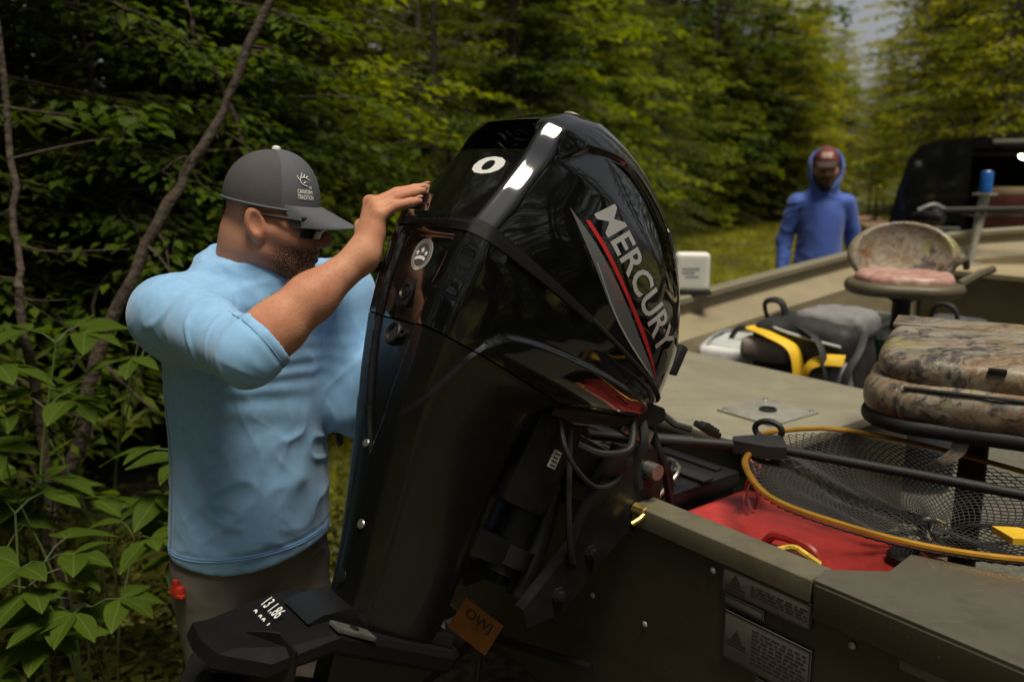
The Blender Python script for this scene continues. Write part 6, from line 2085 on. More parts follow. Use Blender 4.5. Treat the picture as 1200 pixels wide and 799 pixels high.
for a, b_ in ((0.05, -0.14), (0.05, 0.12)):
    MB().lathe(se(a, b_, 1.239), BZ, [(0.011, 0), (0.010, 0.003), (0, 0.005)], 12).build('button', M_STEEL, seat)
MB().lathe(se(0, 0, 0.51), BZ, [(0.11, 0), (0.11, 0.012), (0.04, 0.03), (0.032, 0.05), (0.032, 0.50), (0.075, 0.53), (0.075, 0.545)], 20).build('pedestal', M_DARKM, seat)
m = MB()
pt = spline([se(-0.215, -0.02, 1.07), se(-0.235, -0.03, 1.03), se(-0.24, -0.055, 1.005), se(-0.235, -0.075, 0.985)], 10)
V = []
for p_ in pt:
    for o_ in (-0.017, 0.017):
        for th in (-0.0012, 0.0012):
            V.append(p_ + E2 * o_ + E1 * th)
F = []
for i in range(9):
    b0, b1 = i * 4, i * 4 + 4
    F += [(b0, b0 + 2, b1 + 2, b1), (b0 + 1, b1 + 1, b1 + 3, b0 + 3), (b0, b1, b1 + 1, b0 + 1), (b0 + 2, b0 + 3, b1 + 3, b1 + 2)]
F += [(0, 1, 3, 2), (36, 38, 39, 37)]
m.add(V, F); m.build('strap', M_CAMO, seat)

# ------------------------------------------------------------------ second seat amidships, half open
S2 = np.array([2.12, -0.44])
seat2 = thing('swivel_chair', 'camouflage bucket seat amidships with its back half raised, cushion coloured pale for its sheen', 'boat chair', tuple(bp(S2[0], S2[1], 0.51)))
FW = np.array([0.35, 0.94, 0]); FWs = np.array([0.94, -0.35, 0])      # seen from astern: away, across
def s2(a, f_, z): return bp(S2[0], S2[1], z) + FWs * a + FW * f_
S2R = np.stack([FWs, FW, BZ])
soft('seat_shell', soft_box(s2(0, 0, 1.172), (0.225, 0.20, 0.026), S2R, 0.024, 0.0, 0.17), s2(0, 0, 1.172), np.array([0.33, 0.33, 0.07]), 0.009, pm('olive seat plastic', (0.085, 0.07, 0.042), 0.5, var=0.2), seat2)
soft('seat_cushion', soft_box(s2(0, 0.01, 1.195), (0.185, 0.16, 0.028), S2R, 0.026, 0.010, 0.14), s2(0, 0, 1.2), np.array([0.30, 0.30, 0.08]), 0.008, pm('cushion with painted sheen', (0.50, 0.34, 0.30), 0.45, col2=(0.30, 0.12, 0.10), vscale=22), seat2, 0.004, 20)  # pale pink tone stands in for the sheen on the cushion
bt = math.radians(62)
BKR = np.stack([FWs, FW * math.cos(bt) + BZ * math.sin(bt), BZ * math.cos(bt) - FW * math.sin(bt)])
bc_ = s2(0, 0.165, 1.285)
def back2(P):
    q = (P - bc_) @ BKR.T
    d = s_ell(q.astype(np.float32), (0, 0, 0), (0.22, 0.15, 0.06))
    d = smax(d, -s_ell(q.astype(np.float32), (0, -0.02, 0.045), (0.190, 0.165, 0.075)), 0.01)
    return d
soft('backrest', back2, bc_, np.array([0.30, 0.26, 0.22]), 0.008, M_CAMO, seat2)
MB().tube(spline([s2(0.20, -0.02, 1.19), s2(0.27, 0.05, 1.225), s2(0.33, 0.10, 1.245)], 6), np.linspace(0.02, 0.016, 6), 8).build('arm_rail', MATS['olive seat plastic'], seat2)
MB().tube(spline([s2(0.19, 0.14, 1.25), s2(0.24, 0.20, 1.27), s2(0.25, 0.22, 1.23)], 6), 0.014, 8).build('arm_rail', MATS['olive seat plastic'], seat2)
MB().lathe(s2(0, 0, 0.51), BZ, [(0.12, 0), (0.12, 0.012), (0.045, 0.03), (0.036, 0.05), (0.036, 0.60), (0.08, 0.63), (0.08, 0.64)], 20).build('pedestal', M_RUB, seat2)

# ------------------------------------------------------------------ landing net across the stern well
net = thing('landing_net', 'landing net with gold hoop and black mesh lying across the stern of the boat', 'landing net', tuple(bp(0.5, 0.5, 0.96)))
M_GOLDA = pm('gold anodised tube', (0.70, 0.36, 0.05), 0.3, metal=0.75, var=0.15, vscale=20)
hoop_k = [(0.405, 0.118, 0.995), (0.315, 0.160, 0.985), (0.215, 0.300, 0.975), (0.215, 0.470, 0.972), (0.255, 0.630, 0.972), (0.350, 0.775, 0.975), (0.50, 0.88, 0.98), (0.64, 0.86, 0.985), (0.725, 0.70, 0.99), (0.757, 0.45, 0.99), (0.745, 0.27, 0.99), (0.68, 0.14, 0.995), (0.53, 0.072, 0.998), (0.46, 0.085, 1.0)]
hoop = spline(hoop_k, 120)
MB().tube(bpa(hoop), 0.0078, 8, flat=0.8).build('hoop', M_GOLDA, net)
# mesh bag
hc = np.array([0.50, 0.50, 0.0])
def hoop_at(th):
    t = (th % (2 * math.pi)) / (2 * math.pi) * 119
    i = int(min(t, 118)); f = t - i
    return hoop[i] * (1 - f) + hoop[i + 1] * f
def bag(th, r_):
    h_ = hoop_at(th)
    k = r_ ** 0.75 * 0.975
    x, s_ = h_[:2] * (1 - k) + hc[:2] * k
    wob = 0.012 * math.sin(th * 7 + r_ * 9) + 0.01 * math.sin(th * 13 - r_ * 5)
    z = h_[2] - 0.012 - 0.085 * math.sin(min(1, r_ * 1.1) * math.pi / 2) + wob * r_ * 0.5
    return (x + wob * 0.6 * r_, s_ - wob * r_ * 0.5, z)
m = MB()
NSP, NSEG = 104, 16
for sgn in (1, -1):
    for k in range(NSP):
        P_ = [bag(2 * math.pi * (k / NSP) + sgn * 1.15 * (r_ ** 0.8), r_) for r_ in np.linspace(0, 1, NSEG)]
        m.tube(bpa(P_), 0.0015, 3, cap=False)
o = m.build('mesh_bag', pm('black net cord', (0.016, 0.015, 0.016), 0.6, var=0.4), net, sharp=None)
o['kind'] = 'stuff'
# handle, yoke, grip loop
MB().tube(bpa(spline([(0.12, -0.20, 1.005), (0.27, -0.02, 1.005), (0.385, 0.115, 1.003)], 12)), 0.0125, 12).build('handle', M_RUB, net)
MB().tube(bpa(spline([(0.40, 0.135, 1.006), (0.50, 0.42, 1.003), (0.575, 0.643, 1.0), (0.64, 0.84, 0.999)], 16)), 0.0115, 12).build('slide_tube', M_RUB, net)
hd_ = np.array([0.114, 0.132]); hd_ /= np.linalg.norm(hd_)
HR = np.stack([BU * hd_[0] + BS * hd_[1], -BU * hd_[1] + BS * hd_[0], BZ])
MB().box(bp(0.272, -0.012, 1.0135), (0.018, 0.008, 0.006), HR, 0.004).build('release_button', pm('yellow plastic', (0.70, 0.45, 0.03), 0.4, var=0.15), net)
MB().tube(bpa([(0.245, -0.045, 1.005), (0.30, 0.02, 1.005)]), 0.0165, 12).build('grip_collar', M_RUB, net)
m = MB()
m.prism([(-0.055, -0.016), (0.02, -0.050), (0.058, -0.046), (0.062, 0.046), (0.02, 0.048), (-0.055, 0.016)], bp(0.402, 0.126, 0.988), HR[0], HR[1], BZ, 0.030)
m.build('yoke', pm('matt black plastic', (0.02, 0.02, 0.021), 0.5, var=0.3, bump=0.2, bscale=200), net, sharp=30)
a_ = np.linspace(0, 2 * math.pi, 26)
MB().tube([bp(0.475, 0.105, 1.022) + (HR[0] * 0.9 + HR[1] * 0.35) * 0.034 * math.cos(t) + BZ * 0.022 * math.sin(t) for t in a_], 0.0075, 8, cap=False).build('hang_loop', M_RUB, net)
M_CORD = pm('red braided cord', (0.30, 0.06, 0.06), 0.7, var=0.4, vscale=90)
for k in range(3):
    rgk = random.Random(40 + k)
    ks = [(0.365 + rgk.uniform(-0.02, 0.02), 0.150 + rgk.uniform(-0.02, 0.02), 0.985 - 0.03 * j + rgk.uniform(-0.01, 0.01)) for j in range(5)]
    MB().tube(bpa(spline(ks, 20)), 0.0032, 6).build('lanyard', M_CORD, net)

# ------------------------------------------------------------------ red fuel tank, battery boxes, small yellow things in the stern well
tank = thing('fuel_tank', 'faded red plastic fuel tank standing in the stern well under the net', 'fuel tank', tuple(bp(0.33, 0.33, 0.51)))
M_REDT = pm('faded red polyethylene', (0.40, 0.035, 0.03), 0.38, var=0.14, vscale=10, bump=0.12, bscale=120)
tb_ = soft_box(bp(0.325, 0.335, 0.68), (0.185, 0.31, 0.17), BR, 0.03)
def tankf(P):
    d = tb_(P)
    q = (P - bp(0.325, 0.335, 0.68)) @ BR.T
    g_ = 0.004 * (np.sin(q[:, 0] * 85) ** 8) * (q[:, 2] > 0.10) * (np.abs(q[:, 1]) < 0.27)
    return d + g_
soft('tank_body', tankf, bp(0.325, 0.335, 0.68), np.array([0.42, 0.42, 0.20]), 0.0065, M_REDT, tank, it=1)
MB().lathe(bp(0.40, 0.50, 0.848), BZ, [(0.035, 0), (0.035, 0.02), (0.03, 0.026), (0, 0.026)], 18).build('filler_cap', M_RUB, tank)
MB().tube(bpa(spline([(0.26, 0.26, 0.845), (0.26, 0.29, 0.875), (0.26, 0.37, 0.875), (0.26, 0.40, 0.845)], 12)), 0.010, 8).build('carry_handle', M_REDT, tank)
for k, (x, s_, lb) in enumerate(((0.385, -0.165, 'black battery box with ribbed lid beside the red fuel tank'), (0.385, -0.545, 'black battery box in the far corner of the stern well'))):
    bt_ = thing('battery_box', lb, 'battery box', tuple(bp(x, s_, 0.51)))
    MB().box(bp(x, s_, 0.672), (0.125, 0.155, 0.162), BR, 0.012).build('case', M_RUB, bt_)
    MB().box(bp(x, s_, 0.855), (0.135, 0.165, 0.022), BR, 0.012).build('lid', M_SATIN, bt_)
    MB().box(bp(x, s_, 0.883), (0.020, 0.168, 0.004), BR, 0.002).build('hold_down_strap', M_RUB, bt_)
    for d_ in (-0.09, 0.09):
        MB().box(bp(x + d_, s_, 0.879), (0.012, 0.13, 0.004), BR, 0.003).build('lid_rib', M_SATIN, bt_)
    if k == 0:
        for q in range(3):
            MB().tube(bpa(spline([(x - 0.02, s_ + 0.05 - 0.02 * q, 0.89), (x - 0.06, s_ + 0.09, 0.93 - 0.012 * q), (0.24, 0.03 - 0.02 * q, 0.95), (0.17, 0.03, 0.90 - 0.05 * q)], 16)), 0.005, 6).build('battery_cable', M_RUB if q else M_STEEL, bt_)
        MB().tube(bpa(spline([(x + 0.0, s_ + 0.06, 0.89), (x - 0.03, s_ + 0.10, 0.905), (x - 0.07, s_ + 0.09, 0.895), (x - 0.09, s_ + 0.11, 0.89)], 14)), 0.004, 6).build('terminal_wire', M_STEEL, bt_)
yl = thing('yellow_tool', 'yellow plastic forked tool lying on the net at the quarter deck', 'tool', tuple(bp(0.37, 0.70, 0.985)))
m = MB()
m.prism([(-0.045, -0.02), (0.0, -0.028), (0.03, -0.012), (0.075, -0.03), (0.085, 0.0), (0.03, 0.02), (-0.02, 0.03)], bp(0.385, 0.715, 0.984), BU * 0.55 + BS * 0.83, -BU * 0.83 + BS * 0.55, BZ, 0.012)
m.build('blade', MATS['yellow plastic'], yl, sharp=30)
MB().tube(bpa([(0.41, 0.75, 0.99), (0.47, 0.83, 0.995)]), 0.009, 8).build('grip', M_RUB, yl)
jg = thing('fishing_lure', 'small silver and brass lure caught in the net mesh', 'lure', tuple(bp(0.47, 0.50, 0.93)))
MB().lathe(bp(0.48, 0.50, 0.925), BU * 0.5 + BS * 0.8 + BZ * 0.3, [(0, -0.010), (0.004, -0.005), (0.005, 0.003), (0, 0.010)], 10).build('spoon', M_STEEL, jg)
MB().tube(bpa(spline([(0.49, 0.515, 0.928), (0.50, 0.53, 0.92), (0.505, 0.525, 0.908), (0.497, 0.52, 0.912)], 8)), 0.0015, 5).build('hook', M_BRASS, jg)
fl_ = thing('yellow_lanyard_float', 'small yellow rope end hanging over the transom by the labels', 'rope', tuple(bp(0.09, 0.45, 0.93)))
MB().tube(bpa(spline([(0.072, 0.42, 0.945), (0.085, 0.445, 0.955), (0.082, 0.47, 0.953), (0.10, 0.49, 0.935)], 12)), 0.006, 7).build('rope', pm('yellow rope', (0.55, 0.38, 0.04), 0.7, var=0.4, vscale=120), fl_)

# ------------------------------------------------------------------ luggage in the cockpit
M_BG = pm('grey nylon', (0.20, 0.195, 0.205), 0.7, var=0.15, vscale=12, bump=0.3, bscale=500)
M_BK = pm('black nylon', (0.016, 0.016, 0.018), 0.65, var=0.3, vscale=12, bump=0.3, bscale=500)
M_YW = pm('yellow nylon', (0.72, 0.46, 0.02), 0.6, var=0.12, vscale=12, bump=0.2, bscale=500)
M_LG = pm('pale grey nylon', (0.42, 0.45, 0.46), 0.6, var=0.12, vscale=12, bump=0.2, bscale=400)
bag1 = thing('tackle_bag', 'pale grey and white tackle bag lying beside the yellow and black bag', 'bag', tuple(bp(1.70, -0.84, 0.51)))
ra_ = math.radians(-14)
T1 = np.stack([BU * math.cos(ra_) + BS * math.sin(ra_), -BU * math.sin(ra_) + BS * math.cos(ra_), BZ])
def t1(a, b_, z): return bp(1.68, -0.80, z) + T1[0] * a + T1[1] * b_
soft('bag_body', soft_box(t1(0, 0, 0.725), (0.15, 0.22, 0.215), T1, 0.05, 0.015), t1(0, 0, 0.725), np.array([0.36, 0.36, 0.29]), 0.011, M_LG, bag1, 0.010, 11)
soft('front_panel', soft_box(t1(-0.14, -0.03, 0.865), (0.03, 0.16, 0.065), T1, 0.02), t1(-0.14, -0.03, 0.865), np.array([0.18, 0.2, 0.1]), 0.008, pm('white vinyl', (0.62, 0.62, 0.63), 0.5, var=0.08), bag1, 0.004, 14)
soft('red_print', soft_box(t1(-0.172, 0.03, 0.862), (0.005, 0.055, 0.018), T1, 0.004), t1(-0.172, 0.03, 0.862), np.array([0.09, 0.09, 0.04]), 0.006, pm('red bag print', (0.5, 0.12, 0.10), 0.5, var=0.3, vscale=40), bag1)
for o_ in (-0.16, 0.15):
    MB().tube(spline([t1(-0.155, o_, 0.72), t1(-0.165, o_, 0.85), t1(-0.12, o_, 0.945), t1(0.0, o_, 0.965), t1(0.13, o_, 0.94)], 20), 0.016, 6, flat=0.3).build('webbing', M_LG, bag1)
MB().tube(spline([t1(-0.05, -0.10, 0.955), t1(-0.05, -0.06, 1.0), t1(-0.04, 0.05, 1.0), t1(-0.05, 0.09, 0.955)], 14), 0.011, 7).build('grab_handle', M_BK, bag1)
soft('end_pocket', soft_box(t1(-0.13, 0.20, 0.80), (0.05, 0.05, 0.10), T1, 0.03), t1(-0.13, 0.20, 0.80), np.array([0.14, 0.14, 0.14]), 0.009, M_BK, bag1, 0.006, 14)

bag2 = thing('gear_bag', 'yellow, black and grey gear bag between the pale bag and the green cooler', 'bag', tuple(bp(1.82, -0.55, 0.51)))
rb = math.radians(-8)
T2 = np.stack([BU * math.cos(rb) + BS * math.sin(rb), -BU * math.sin(rb) + BS * math.cos(rb), BZ])
def t2(a, b_, z): return bp(1.68, -0.545, z + 0.055) + T2[0] * a + T2[1] * b_
soft('bag_body', soft_box(t2(0, 0, 0.738), (0.15, 0.195, 0.275), T2, 0.05, 0.015), t2(0, 0, 0.745), np.array([0.38, 0.38, 0.36]), 0.011, M_BK, bag2, 0.010, 10)
soft('top_flap', soft_box(t2(0.045, 0.06, 1.005), (0.11, 0.14, 0.045), T2, 0.04, 0.012), t2(0.02, 0.04, 0.975), np.array([0.3, 0.3, 0.12]), 0.010, M_BG, bag2, 0.010, 12)
soft('side_pocket', soft_box(t2(-0.135, -0.12, 0.90), (0.05, 0.11, 0.05), T2, 0.04), t2(-0.135, -0.12, 0.90), np.array([0.2, 0.2, 0.1]), 0.009, pm('taupe nylon', (0.24, 0.20, 0.19), 0.7, var=0.15), bag2, 0.006, 14)
soft('front_pocket', soft_box(t2(-0.15, 0.13, 0.80), (0.045, 0.085, 0.10), T2, 0.035), t2(-0.15, 0.13, 0.80), np.array([0.2, 0.2, 0.15]), 0.009, M_BG, bag2, 0.006, 14)
def web(keys, r_, mat, nm, par, fl=0.25):
    MB().tube(spline(keys, 22), r_, 8, flat=fl).build(nm, mat, par)
web([t2(-0.12, -0.20, 0.975), t2(-0.165, -0.10, 0.965), t2(-0.18, 0.0, 0.93), t2(-0.182, 0.03, 0.84), t2(-0.176, 0.03, 0.70)], 0.036, M_YW, 'yellow_panel', bag2)
web([t2(-0.19, 0.06, 0.72), t2(-0.205, 0.07, 0.86), t2(-0.20, 0.12, 0.905), t2(-0.19, 0.20, 0.915)], 0.028, M_YW, 'yellow_trim', bag2)
web([t2(-0.10, -0.17, 1.0), t2(-0.155, -0.06, 0.985), t2(-0.15, 0.06, 0.965), t2(-0.16, 0.17, 0.955)], 0.007, M_LG, 'piping', bag2, 0.8)
web([t2(-0.05, 0.21, 1.0), t2(-0.15, 0.235, 0.95), t2(-0.215, 0.22, 0.86), t2(-0.21, 0.21, 0.70)], 0.014, M_BK, 'shoulder_strap', bag2)
web([t2(-0.12, -0.02, 1.01), t2(-0.19, 0.10, 0.97), t2(-0.215, 0.15, 0.86), t2(-0.20, 0.15, 0.72)], 0.014, M_BK, 'shoulder_strap', bag2)
web([t2(-0.02, -0.18, 0.97), t2(-0.03, -0.20, 1.06), t2(-0.04, -0.13, 1.075), t2(-0.03, -0.10, 1.0)], 0.014, M_BK, 'grab_handle', bag2, 0.6)

cool = thing('cooler', 'green cooler with pale grey lid beside the yellow and black bag', 'cooler', tuple(bp(2.35, -0.72, 0.51)))
CR = T2
def cl(a, b_, z): return bp(2.20, -0.70, z + 0.045) + CR[0] * a + CR[1] * b_
soft('cooler_body', soft_box(cl(0, 0, 0.6875), (0.19, 0.22, 0.222), CR, 0.025), cl(0, 0, 0.71), np.array([0.38, 0.38, 0.26]), 0.010, pm('dark green plastic', (0.012, 0.075, 0.035), 0.4, var=0.15), cool)
soft('cooler_lid', soft_box(cl(0, 0, 0.935), (0.20, 0.23, 0.028), CR, 0.022, 0.006), cl(0, 0, 0.935), np.array([0.40, 0.40, 0.07]), 0.009, pm('pale grey lid', (0.40, 0.46, 0.45), 0.35, var=0.12), cool)
MB().box(cl(0, 0, 0.968), (0.12, 0.16, 0.004), CR, 0.003).build('lid_panel', pm('lid inset', (0.24, 0.32, 0.31), 0.3, var=0.25, vscale=16), cool)
MB().tube(spline([cl(-0.20, -0.12, 0.86), cl(-0.225, -0.06, 0.85), cl(-0.225, 0.06, 0.85), cl(-0.20, 0.12, 0.86)], 12), 0.012, 8).build('carry_handle', M_LG, cool)
for b_ in (-0.17, 0.17):
    MB().box(cl(-0.205, b_, 0.905), (0.006, 0.018, 0.03), CR, 0.004).build('latch', M_BK, cool)

bag3 = thing('dry_bag', 'dark grey fabric bag standing behind the raised seat pedestal', 'bag', tuple(bp(2.85, -0.55, 0.51)))
soft('bag_body', soft_box(bp(2.80, -0.52, 0.73), (0.12, 0.15, 0.22), BR, 0.06, 0.01), bp(2.80, -0.52, 0.73), np.array([0.28, 0.28, 0.28]), 0.012, pm('charcoal cloth', (0.05, 0.052, 0.058), 0.7, var=0.2), bag3, 0.012, 10)
MB().tube(spline([bp(2.70, -0.60, 0.93), bp(2.69, -0.57, 1.02), bp(2.69, -0.49, 1.02), bp(2.70, -0.46, 0.93)], 14), 0.011, 7).build('grab_handle', M_BK, bag3)
MB().box(bp(2.672, -0.50, 0.80), (0.006, 0.010, 0.05), BR, 0.003).build('zip_pull', pm('rust tab', (0.25, 0.10, 0.07), 0.6), bag3)
buck = thing('bait_bucket', 'blue grey round bait bucket with domed lid in front of the raised seat', 'bucket', tuple(bp(1.75, -0.14, 0.51)))
MB().lathe(bp(1.75, -0.14, 0.51), BZ, [(0.115, 0), (0.12, 0.02), (0.135, 0.38), (0.14, 0.385), (0.14, 0.40)], 26).build('bucket_body', pm('blue grey plastic', (0.06, 0.068, 0.085), 0.45, var=0.12), buck)
MB().lathe(bp(1.75, -0.14, 0.908), BZ, [(0.145, 0), (0.145, 0.014), (0.135, 0.022), (0.10, 0.040), (0.05, 0.050), (0, 0.052)], 26).build('lid', MATS['blue grey plastic'], buck)
MB().tube(spline([bp(1.75, -0.29, 0.90), bp(1.70, -0.27, 0.93), bp(1.66, -0.14, 0.94), bp(1.70, -0.01, 0.93), bp(1.75, 0.01, 0.90)], 18), 0.004, 6).build('bail_handle', M_STEEL, buck)

# ------------------------------------------------------------------ on the far gunwale and the bow
wb = thing('white_instrument_case', 'white plastic instrument case clamped on the far gunwale just past the motor', 'instrument', tuple(bp(1.66, -1.15, 1.103)))
WR_ = np.stack([BU * 0.7 + BS * 0.71, -BU * 0.71 + BS * 0.7, BZ])
wc = bp(1.655, -1.145, 1.20)
soft('case', soft_box(wc, (0.075, 0.035, 0.085), WR_, 0.02), wc, np.array([0.14, 0.14, 0.11]), 0.005, pm('white case plastic', (0.66, 0.66, 0.64), 0.4, var=0.06), wb)
MB().box(bp(1.655, -1.145, 1.110), (0.085, 0.04, 0.007), WR_, 0.003).build('mount_foot', M_RUB, wb)
for row, (x0_, x1_, z0_, z1_) in enumerate(((-0.045, 0.030, 0.010, 0.020), (-0.045, 0.010, -0.006, 0.002), (-0.03, 0.03, -0.022, -0.016))):
    MB().add([wc + WR_[1] * 0.0362 + WR_[0] * a + BZ * b_ for a, b_ in ((x0_, z0_), (x1_, z0_), (x1_, z1_), (x0_, z1_))], [(0, 1, 2, 3)]).build('faded_print', pm('grey case print %d' % row, (0.30, 0.32, 0.34), 0.5), wb, smooth=False)
lan = thing('yellow_lantern', 'small yellow box lantern with a black carry handle on the far side of the bow', 'lantern', tuple(bp(3.22, -1.15, 1.12)))
lc = bp(3.22, -1.13, 1.185)
soft('lantern_body', soft_box(lc, (0.055, 0.05, 0.075), BR, 0.015), lc, np.array([0.1, 0.1, 0.1]), 0.006, pm('lantern yellow', (0.72, 0.50, 0.06), 0.4, var=0.1), lan)
MB().tube(spline([lc + BS * 0.03 + BZ * 0.07, lc + BS * 0.045 + BZ * 0.12, lc + BS * 0.085 + BZ * 0.12, lc + BS * 0.10 + BZ * 0.06], 14), 0.009, 8).build('carry_handle', M_RUB, lan)

trol = thing('trolling_motor', 'bow trolling motor with black shaft stowed flat and round motor pod', 'trolling motor', tuple(bp(4.15, -0.55, 1.30)))
tp = lambda a: BC + np.array([0, 0, 0]) + a
A0 = bp(3.66, -1.10, 1.405); A1 = bp(4.55, -0.15, 1.43)
MB().tube([A0, (A0 + A1) / 2, A1], 0.015, 10).build('shaft', M_RUB, trol)
td_ = (A1 - A0) / np.linalg.norm(A1 - A0)
MB().lathe(A0 - td_ * 0.02 - BZ * 0.045, np.array([-0.5, 0.85, 0.0]), [(0, -0.10), (0.03, -0.09), (0.042, -0.05), (0.042, 0.05), (0.025, 0.09), (0, 0.10)], 18).build('motor_pod', M_DARKM, trol)
MB().tube(spline([A0 - td_ * 0.08 + BZ * 0.0, A0 - td_ * 0.0 + BZ * 0.03, A0 + td_ * 0.06 + BZ * 0.005], 10), 0.012, 8).build('pod_neck', M_STEEL, trol)
MB().tube([bp(4.16, -0.565, 1.10), bp(4.16, -0.565, 1.41)], 0.014, 8).build('shaft_rest', M_DARKM, trol)
MB().tube(spline([A0 + td_ * 0.15 - BZ * 0.02] + [A0 + td_ * (0.15 + 0.1 * k) - BZ * (0.025 + 0.012 * (k % 2)) for k in range(1, 10)], 60), 0.008, 6).build('coiled_cable', M_RUB, trol)
winch = thing('bow_bracket', 'leaning grey metal bracket at the bow beside the trolling motor', 'bracket', tuple(bp(4.0, -0.80, 1.10)))
B0 = bp(3.80, -0.93, 1.10); B1 = bp(3.90, -0.93, 1.49)
m = MB()
m.tube([B0, B0 + (B1 - B0) * 0.35, B0 + (B1 - B0) * 0.5 + BU * 0.0, B1], [0.020, 0.020, 0.026, 0.030], 10)
m.build('post', M_ALU, winch)
MB().box(B1 + BZ * 0.002, (0.05, 0.05, 0.006), BR, 0.003).build('shelf', M_ALU, winch)
MB().lathe(B0, BZ, [(0.06, 0), (0.06, 0.008), (0, 0.009)], 16).build('foot', M_ALU, winch)
can = thing('drink_can', 'blue drink can standing on the leaning bow bracket', 'can', tuple(B1 + BZ * 0.009))
MB().lathe(B1 + BZ * 0.009, BZ, [(0.024, 0), (0.033, 0.008), (0.033, 0.112), (0.027, 0.122)], 20).build('can_body', pm('blue can print', (0.02, 0.13, 0.50), 0.3, metal=0.3, var=0.15, vscale=25), can)
MB().lathe(B1 + BZ * 0.131, BZ, [(0.027, 0), (0.025, 0.002), (0.022, 0), (0, 0)], 20).build('can_lid', M_STEEL, can)

# ------------------------------------------------------------------ kicker motor tilted up on the far side of the transom
kick = thing('kicker_motor', 'small black kicker motor tilted up behind the big outboard, propeller by the man\'s belt', 'outboard motor', tuple(bp(0.0, -0.66, 0.95)))
kd = bp(-0.40, -0.70, 0.90) - bp(0.02, -0.62, 1.17); kd /= np.linalg.norm(kd)
K0 = bp(0.02, -0.62, 1.17)
pc2 = np.array([-0.425, 2.285, 0.905])
pc2 = bp(-0.262, -0.735, 0.905)
ku = np.cross(kd, BS); ku /= np.linalg.norm(ku)
if ku[2] < 0: ku = -ku
m = MB()
m.tube([K0, K0 + kd * 0.16, K0 + kd * 0.22], [0.045, 0.038, 0.034], 12)
m.build('leg', M_SATIN, kick)
soft('cowl', soft_box(K0 - kd * 0.12 + ku * 0.01, (0.12, 0.085, 0.09), np.stack([kd, BS, ku]), 0.04), K0 - kd * 0.12, np.array([0.24, 0.24, 0.2]), 0.010, M_SATIN, kick)
MB().box(bp(0.02, -0.63, 1.02), (0.055, 0.06, 0.10), BR, 0.012).build('clamp_bracket', M_DARKM, kick)
gc_ = K0 + kd * 0.22
ax_ = -ku * 0.35 + kd * 0.0 - BU * 0.55 + np.array([-0.35, -0.2, 0]); ax_ /= np.linalg.norm(ax_)
m = MB()
m.tube([gc_ - ax_ * 0.10, gc_ - ax_ * 0.05, gc_ + ax_ * 0.06, gc_ + ax_ * 0.10], [0.008, 0.032, 0.030, 0.024], 14)
m.build('gearcase', M_SATIN, kick)
hub = MB().tube([gc_ + ax_ * 0.10, gc_ + ax_ * 0.15, gc_ + ax_ * 0.165], [0.026, 0.022, 0.008], 14).build('propeller_hub', M_STEEL, kick)
pa = np.cross(ax_, BZ); pa /= np.linalg.norm(pa); pb = np.cross(ax_, pa)
for k in range(3):
    a = 2 * math.pi * k / 3 + 0.55
    rad = pa * math.cos(a) + pb * math.sin(a); tan = -pa * math.sin(a) + pb * math.cos(a)
    V = []
    for t in np.linspace(0, 1, 9):
        wv = 0.048 * math.sin(math.pi * (0.22 + 0.72 * t)) ** 0.8 + 0.004
        c = gc_ + ax_ * (0.125 - 0.01 * t) + rad * (0.018 + 0.095 * t) + tan * 0.028 * t ** 1.5
        dr = tan * math.cos(0.65) + ax_ * math.sin(0.65); th = ax_ * math.cos(0.65) - tan * math.sin(0.65)
        for e in (-1, 0, 1):
            V.append(c + dr * wv * e + th * (0.004 + 0.006 * (1 - abs(e)))); V.append(c + dr * wv * e - th * (0.003 if e else -0.002))
    F = []
    for i in range(8):
        b0, b1 = i * 6, i * 6 + 6
        F += [(b0, b0 + 2, b1 + 2, b1), (b0 + 2, b0 + 4, b1 + 4, b1 + 2), (b0 + 1, b1 + 1, b1 + 3, b0 + 3), (b0 + 3, b1 + 3, b1 + 5, b0 + 5), (b0, b1, b1 + 1, b0 + 1), (b0 + 4, b0 + 5, b1 + 5, b1 + 4)]
    F += [(0, 1, 3, 2), (2, 3, 5, 4), (48, 50, 51, 49), (50, 52, 53, 51)]
    MB().add(V, F).build('propeller_blade', M_SATIN, kick, sharp=50)

# ------------------------------------------------------------------ black van beyond the bow, one rear door open
VH = np.array([0.46, 0.89, 0]); VH /= np.linalg.norm(VH); VR = np.array([VH[1], -VH[0], 0])
V0 = np.array([4.42, 7.78, 0.0])
def vp(r_, f_, z): return V0 + VR * r_ + VH * f_ + BZ * z
VRm = np.stack([VR, VH, BZ])
van = thing('black_van', 'black van parked beyond the bow with one rear door open and its cabin lamp lit', 'van', tuple(vp(0, 2.2, 0)))
M_VAN = pm('black car paint', (0.006, 0.006, 0.007), 0.16, var=0.2, coat=0.7, vscale=3)
sec = [(0.90, 0.34), (0.945, 0.45), (0.955, 0.85), (0.94, 1.08), (0.875, 1.45), (0.80, 1.72), (0.72, 1.83), (0.55, 1.885), (0.0, 1.905)]
sec = sec + [(-a, b_) for a, b_ in sec[-2::-1]]
ns_ = len(sec)
m = MB()
sts = [(0.0, 1, 1), (0.05, 1.0, 1.0), (1.5, 1, 1), (3.0, 0.99, 1.0), (3.3, 0.97, 0.97), (4.0, 0.94, 0.66), (4.8, 0.90, 0.60), (4.95, 0.80, 0.50)]
V = []
for f_, kw, kz in sts:
    for a, b_ in sec:
        V.append(vp(a * kw, f_, 0.34 + (b_ - 0.34) * (kz if b_ > 0.9 else min(1, kz + 0.3))))
F = [(i * ns_ + j, i * ns_ + j + 1, (i + 1) * ns_ + j + 1, (i + 1) * ns_ + j) for i in range(len(sts) - 1) for j in range(ns_ - 1)]
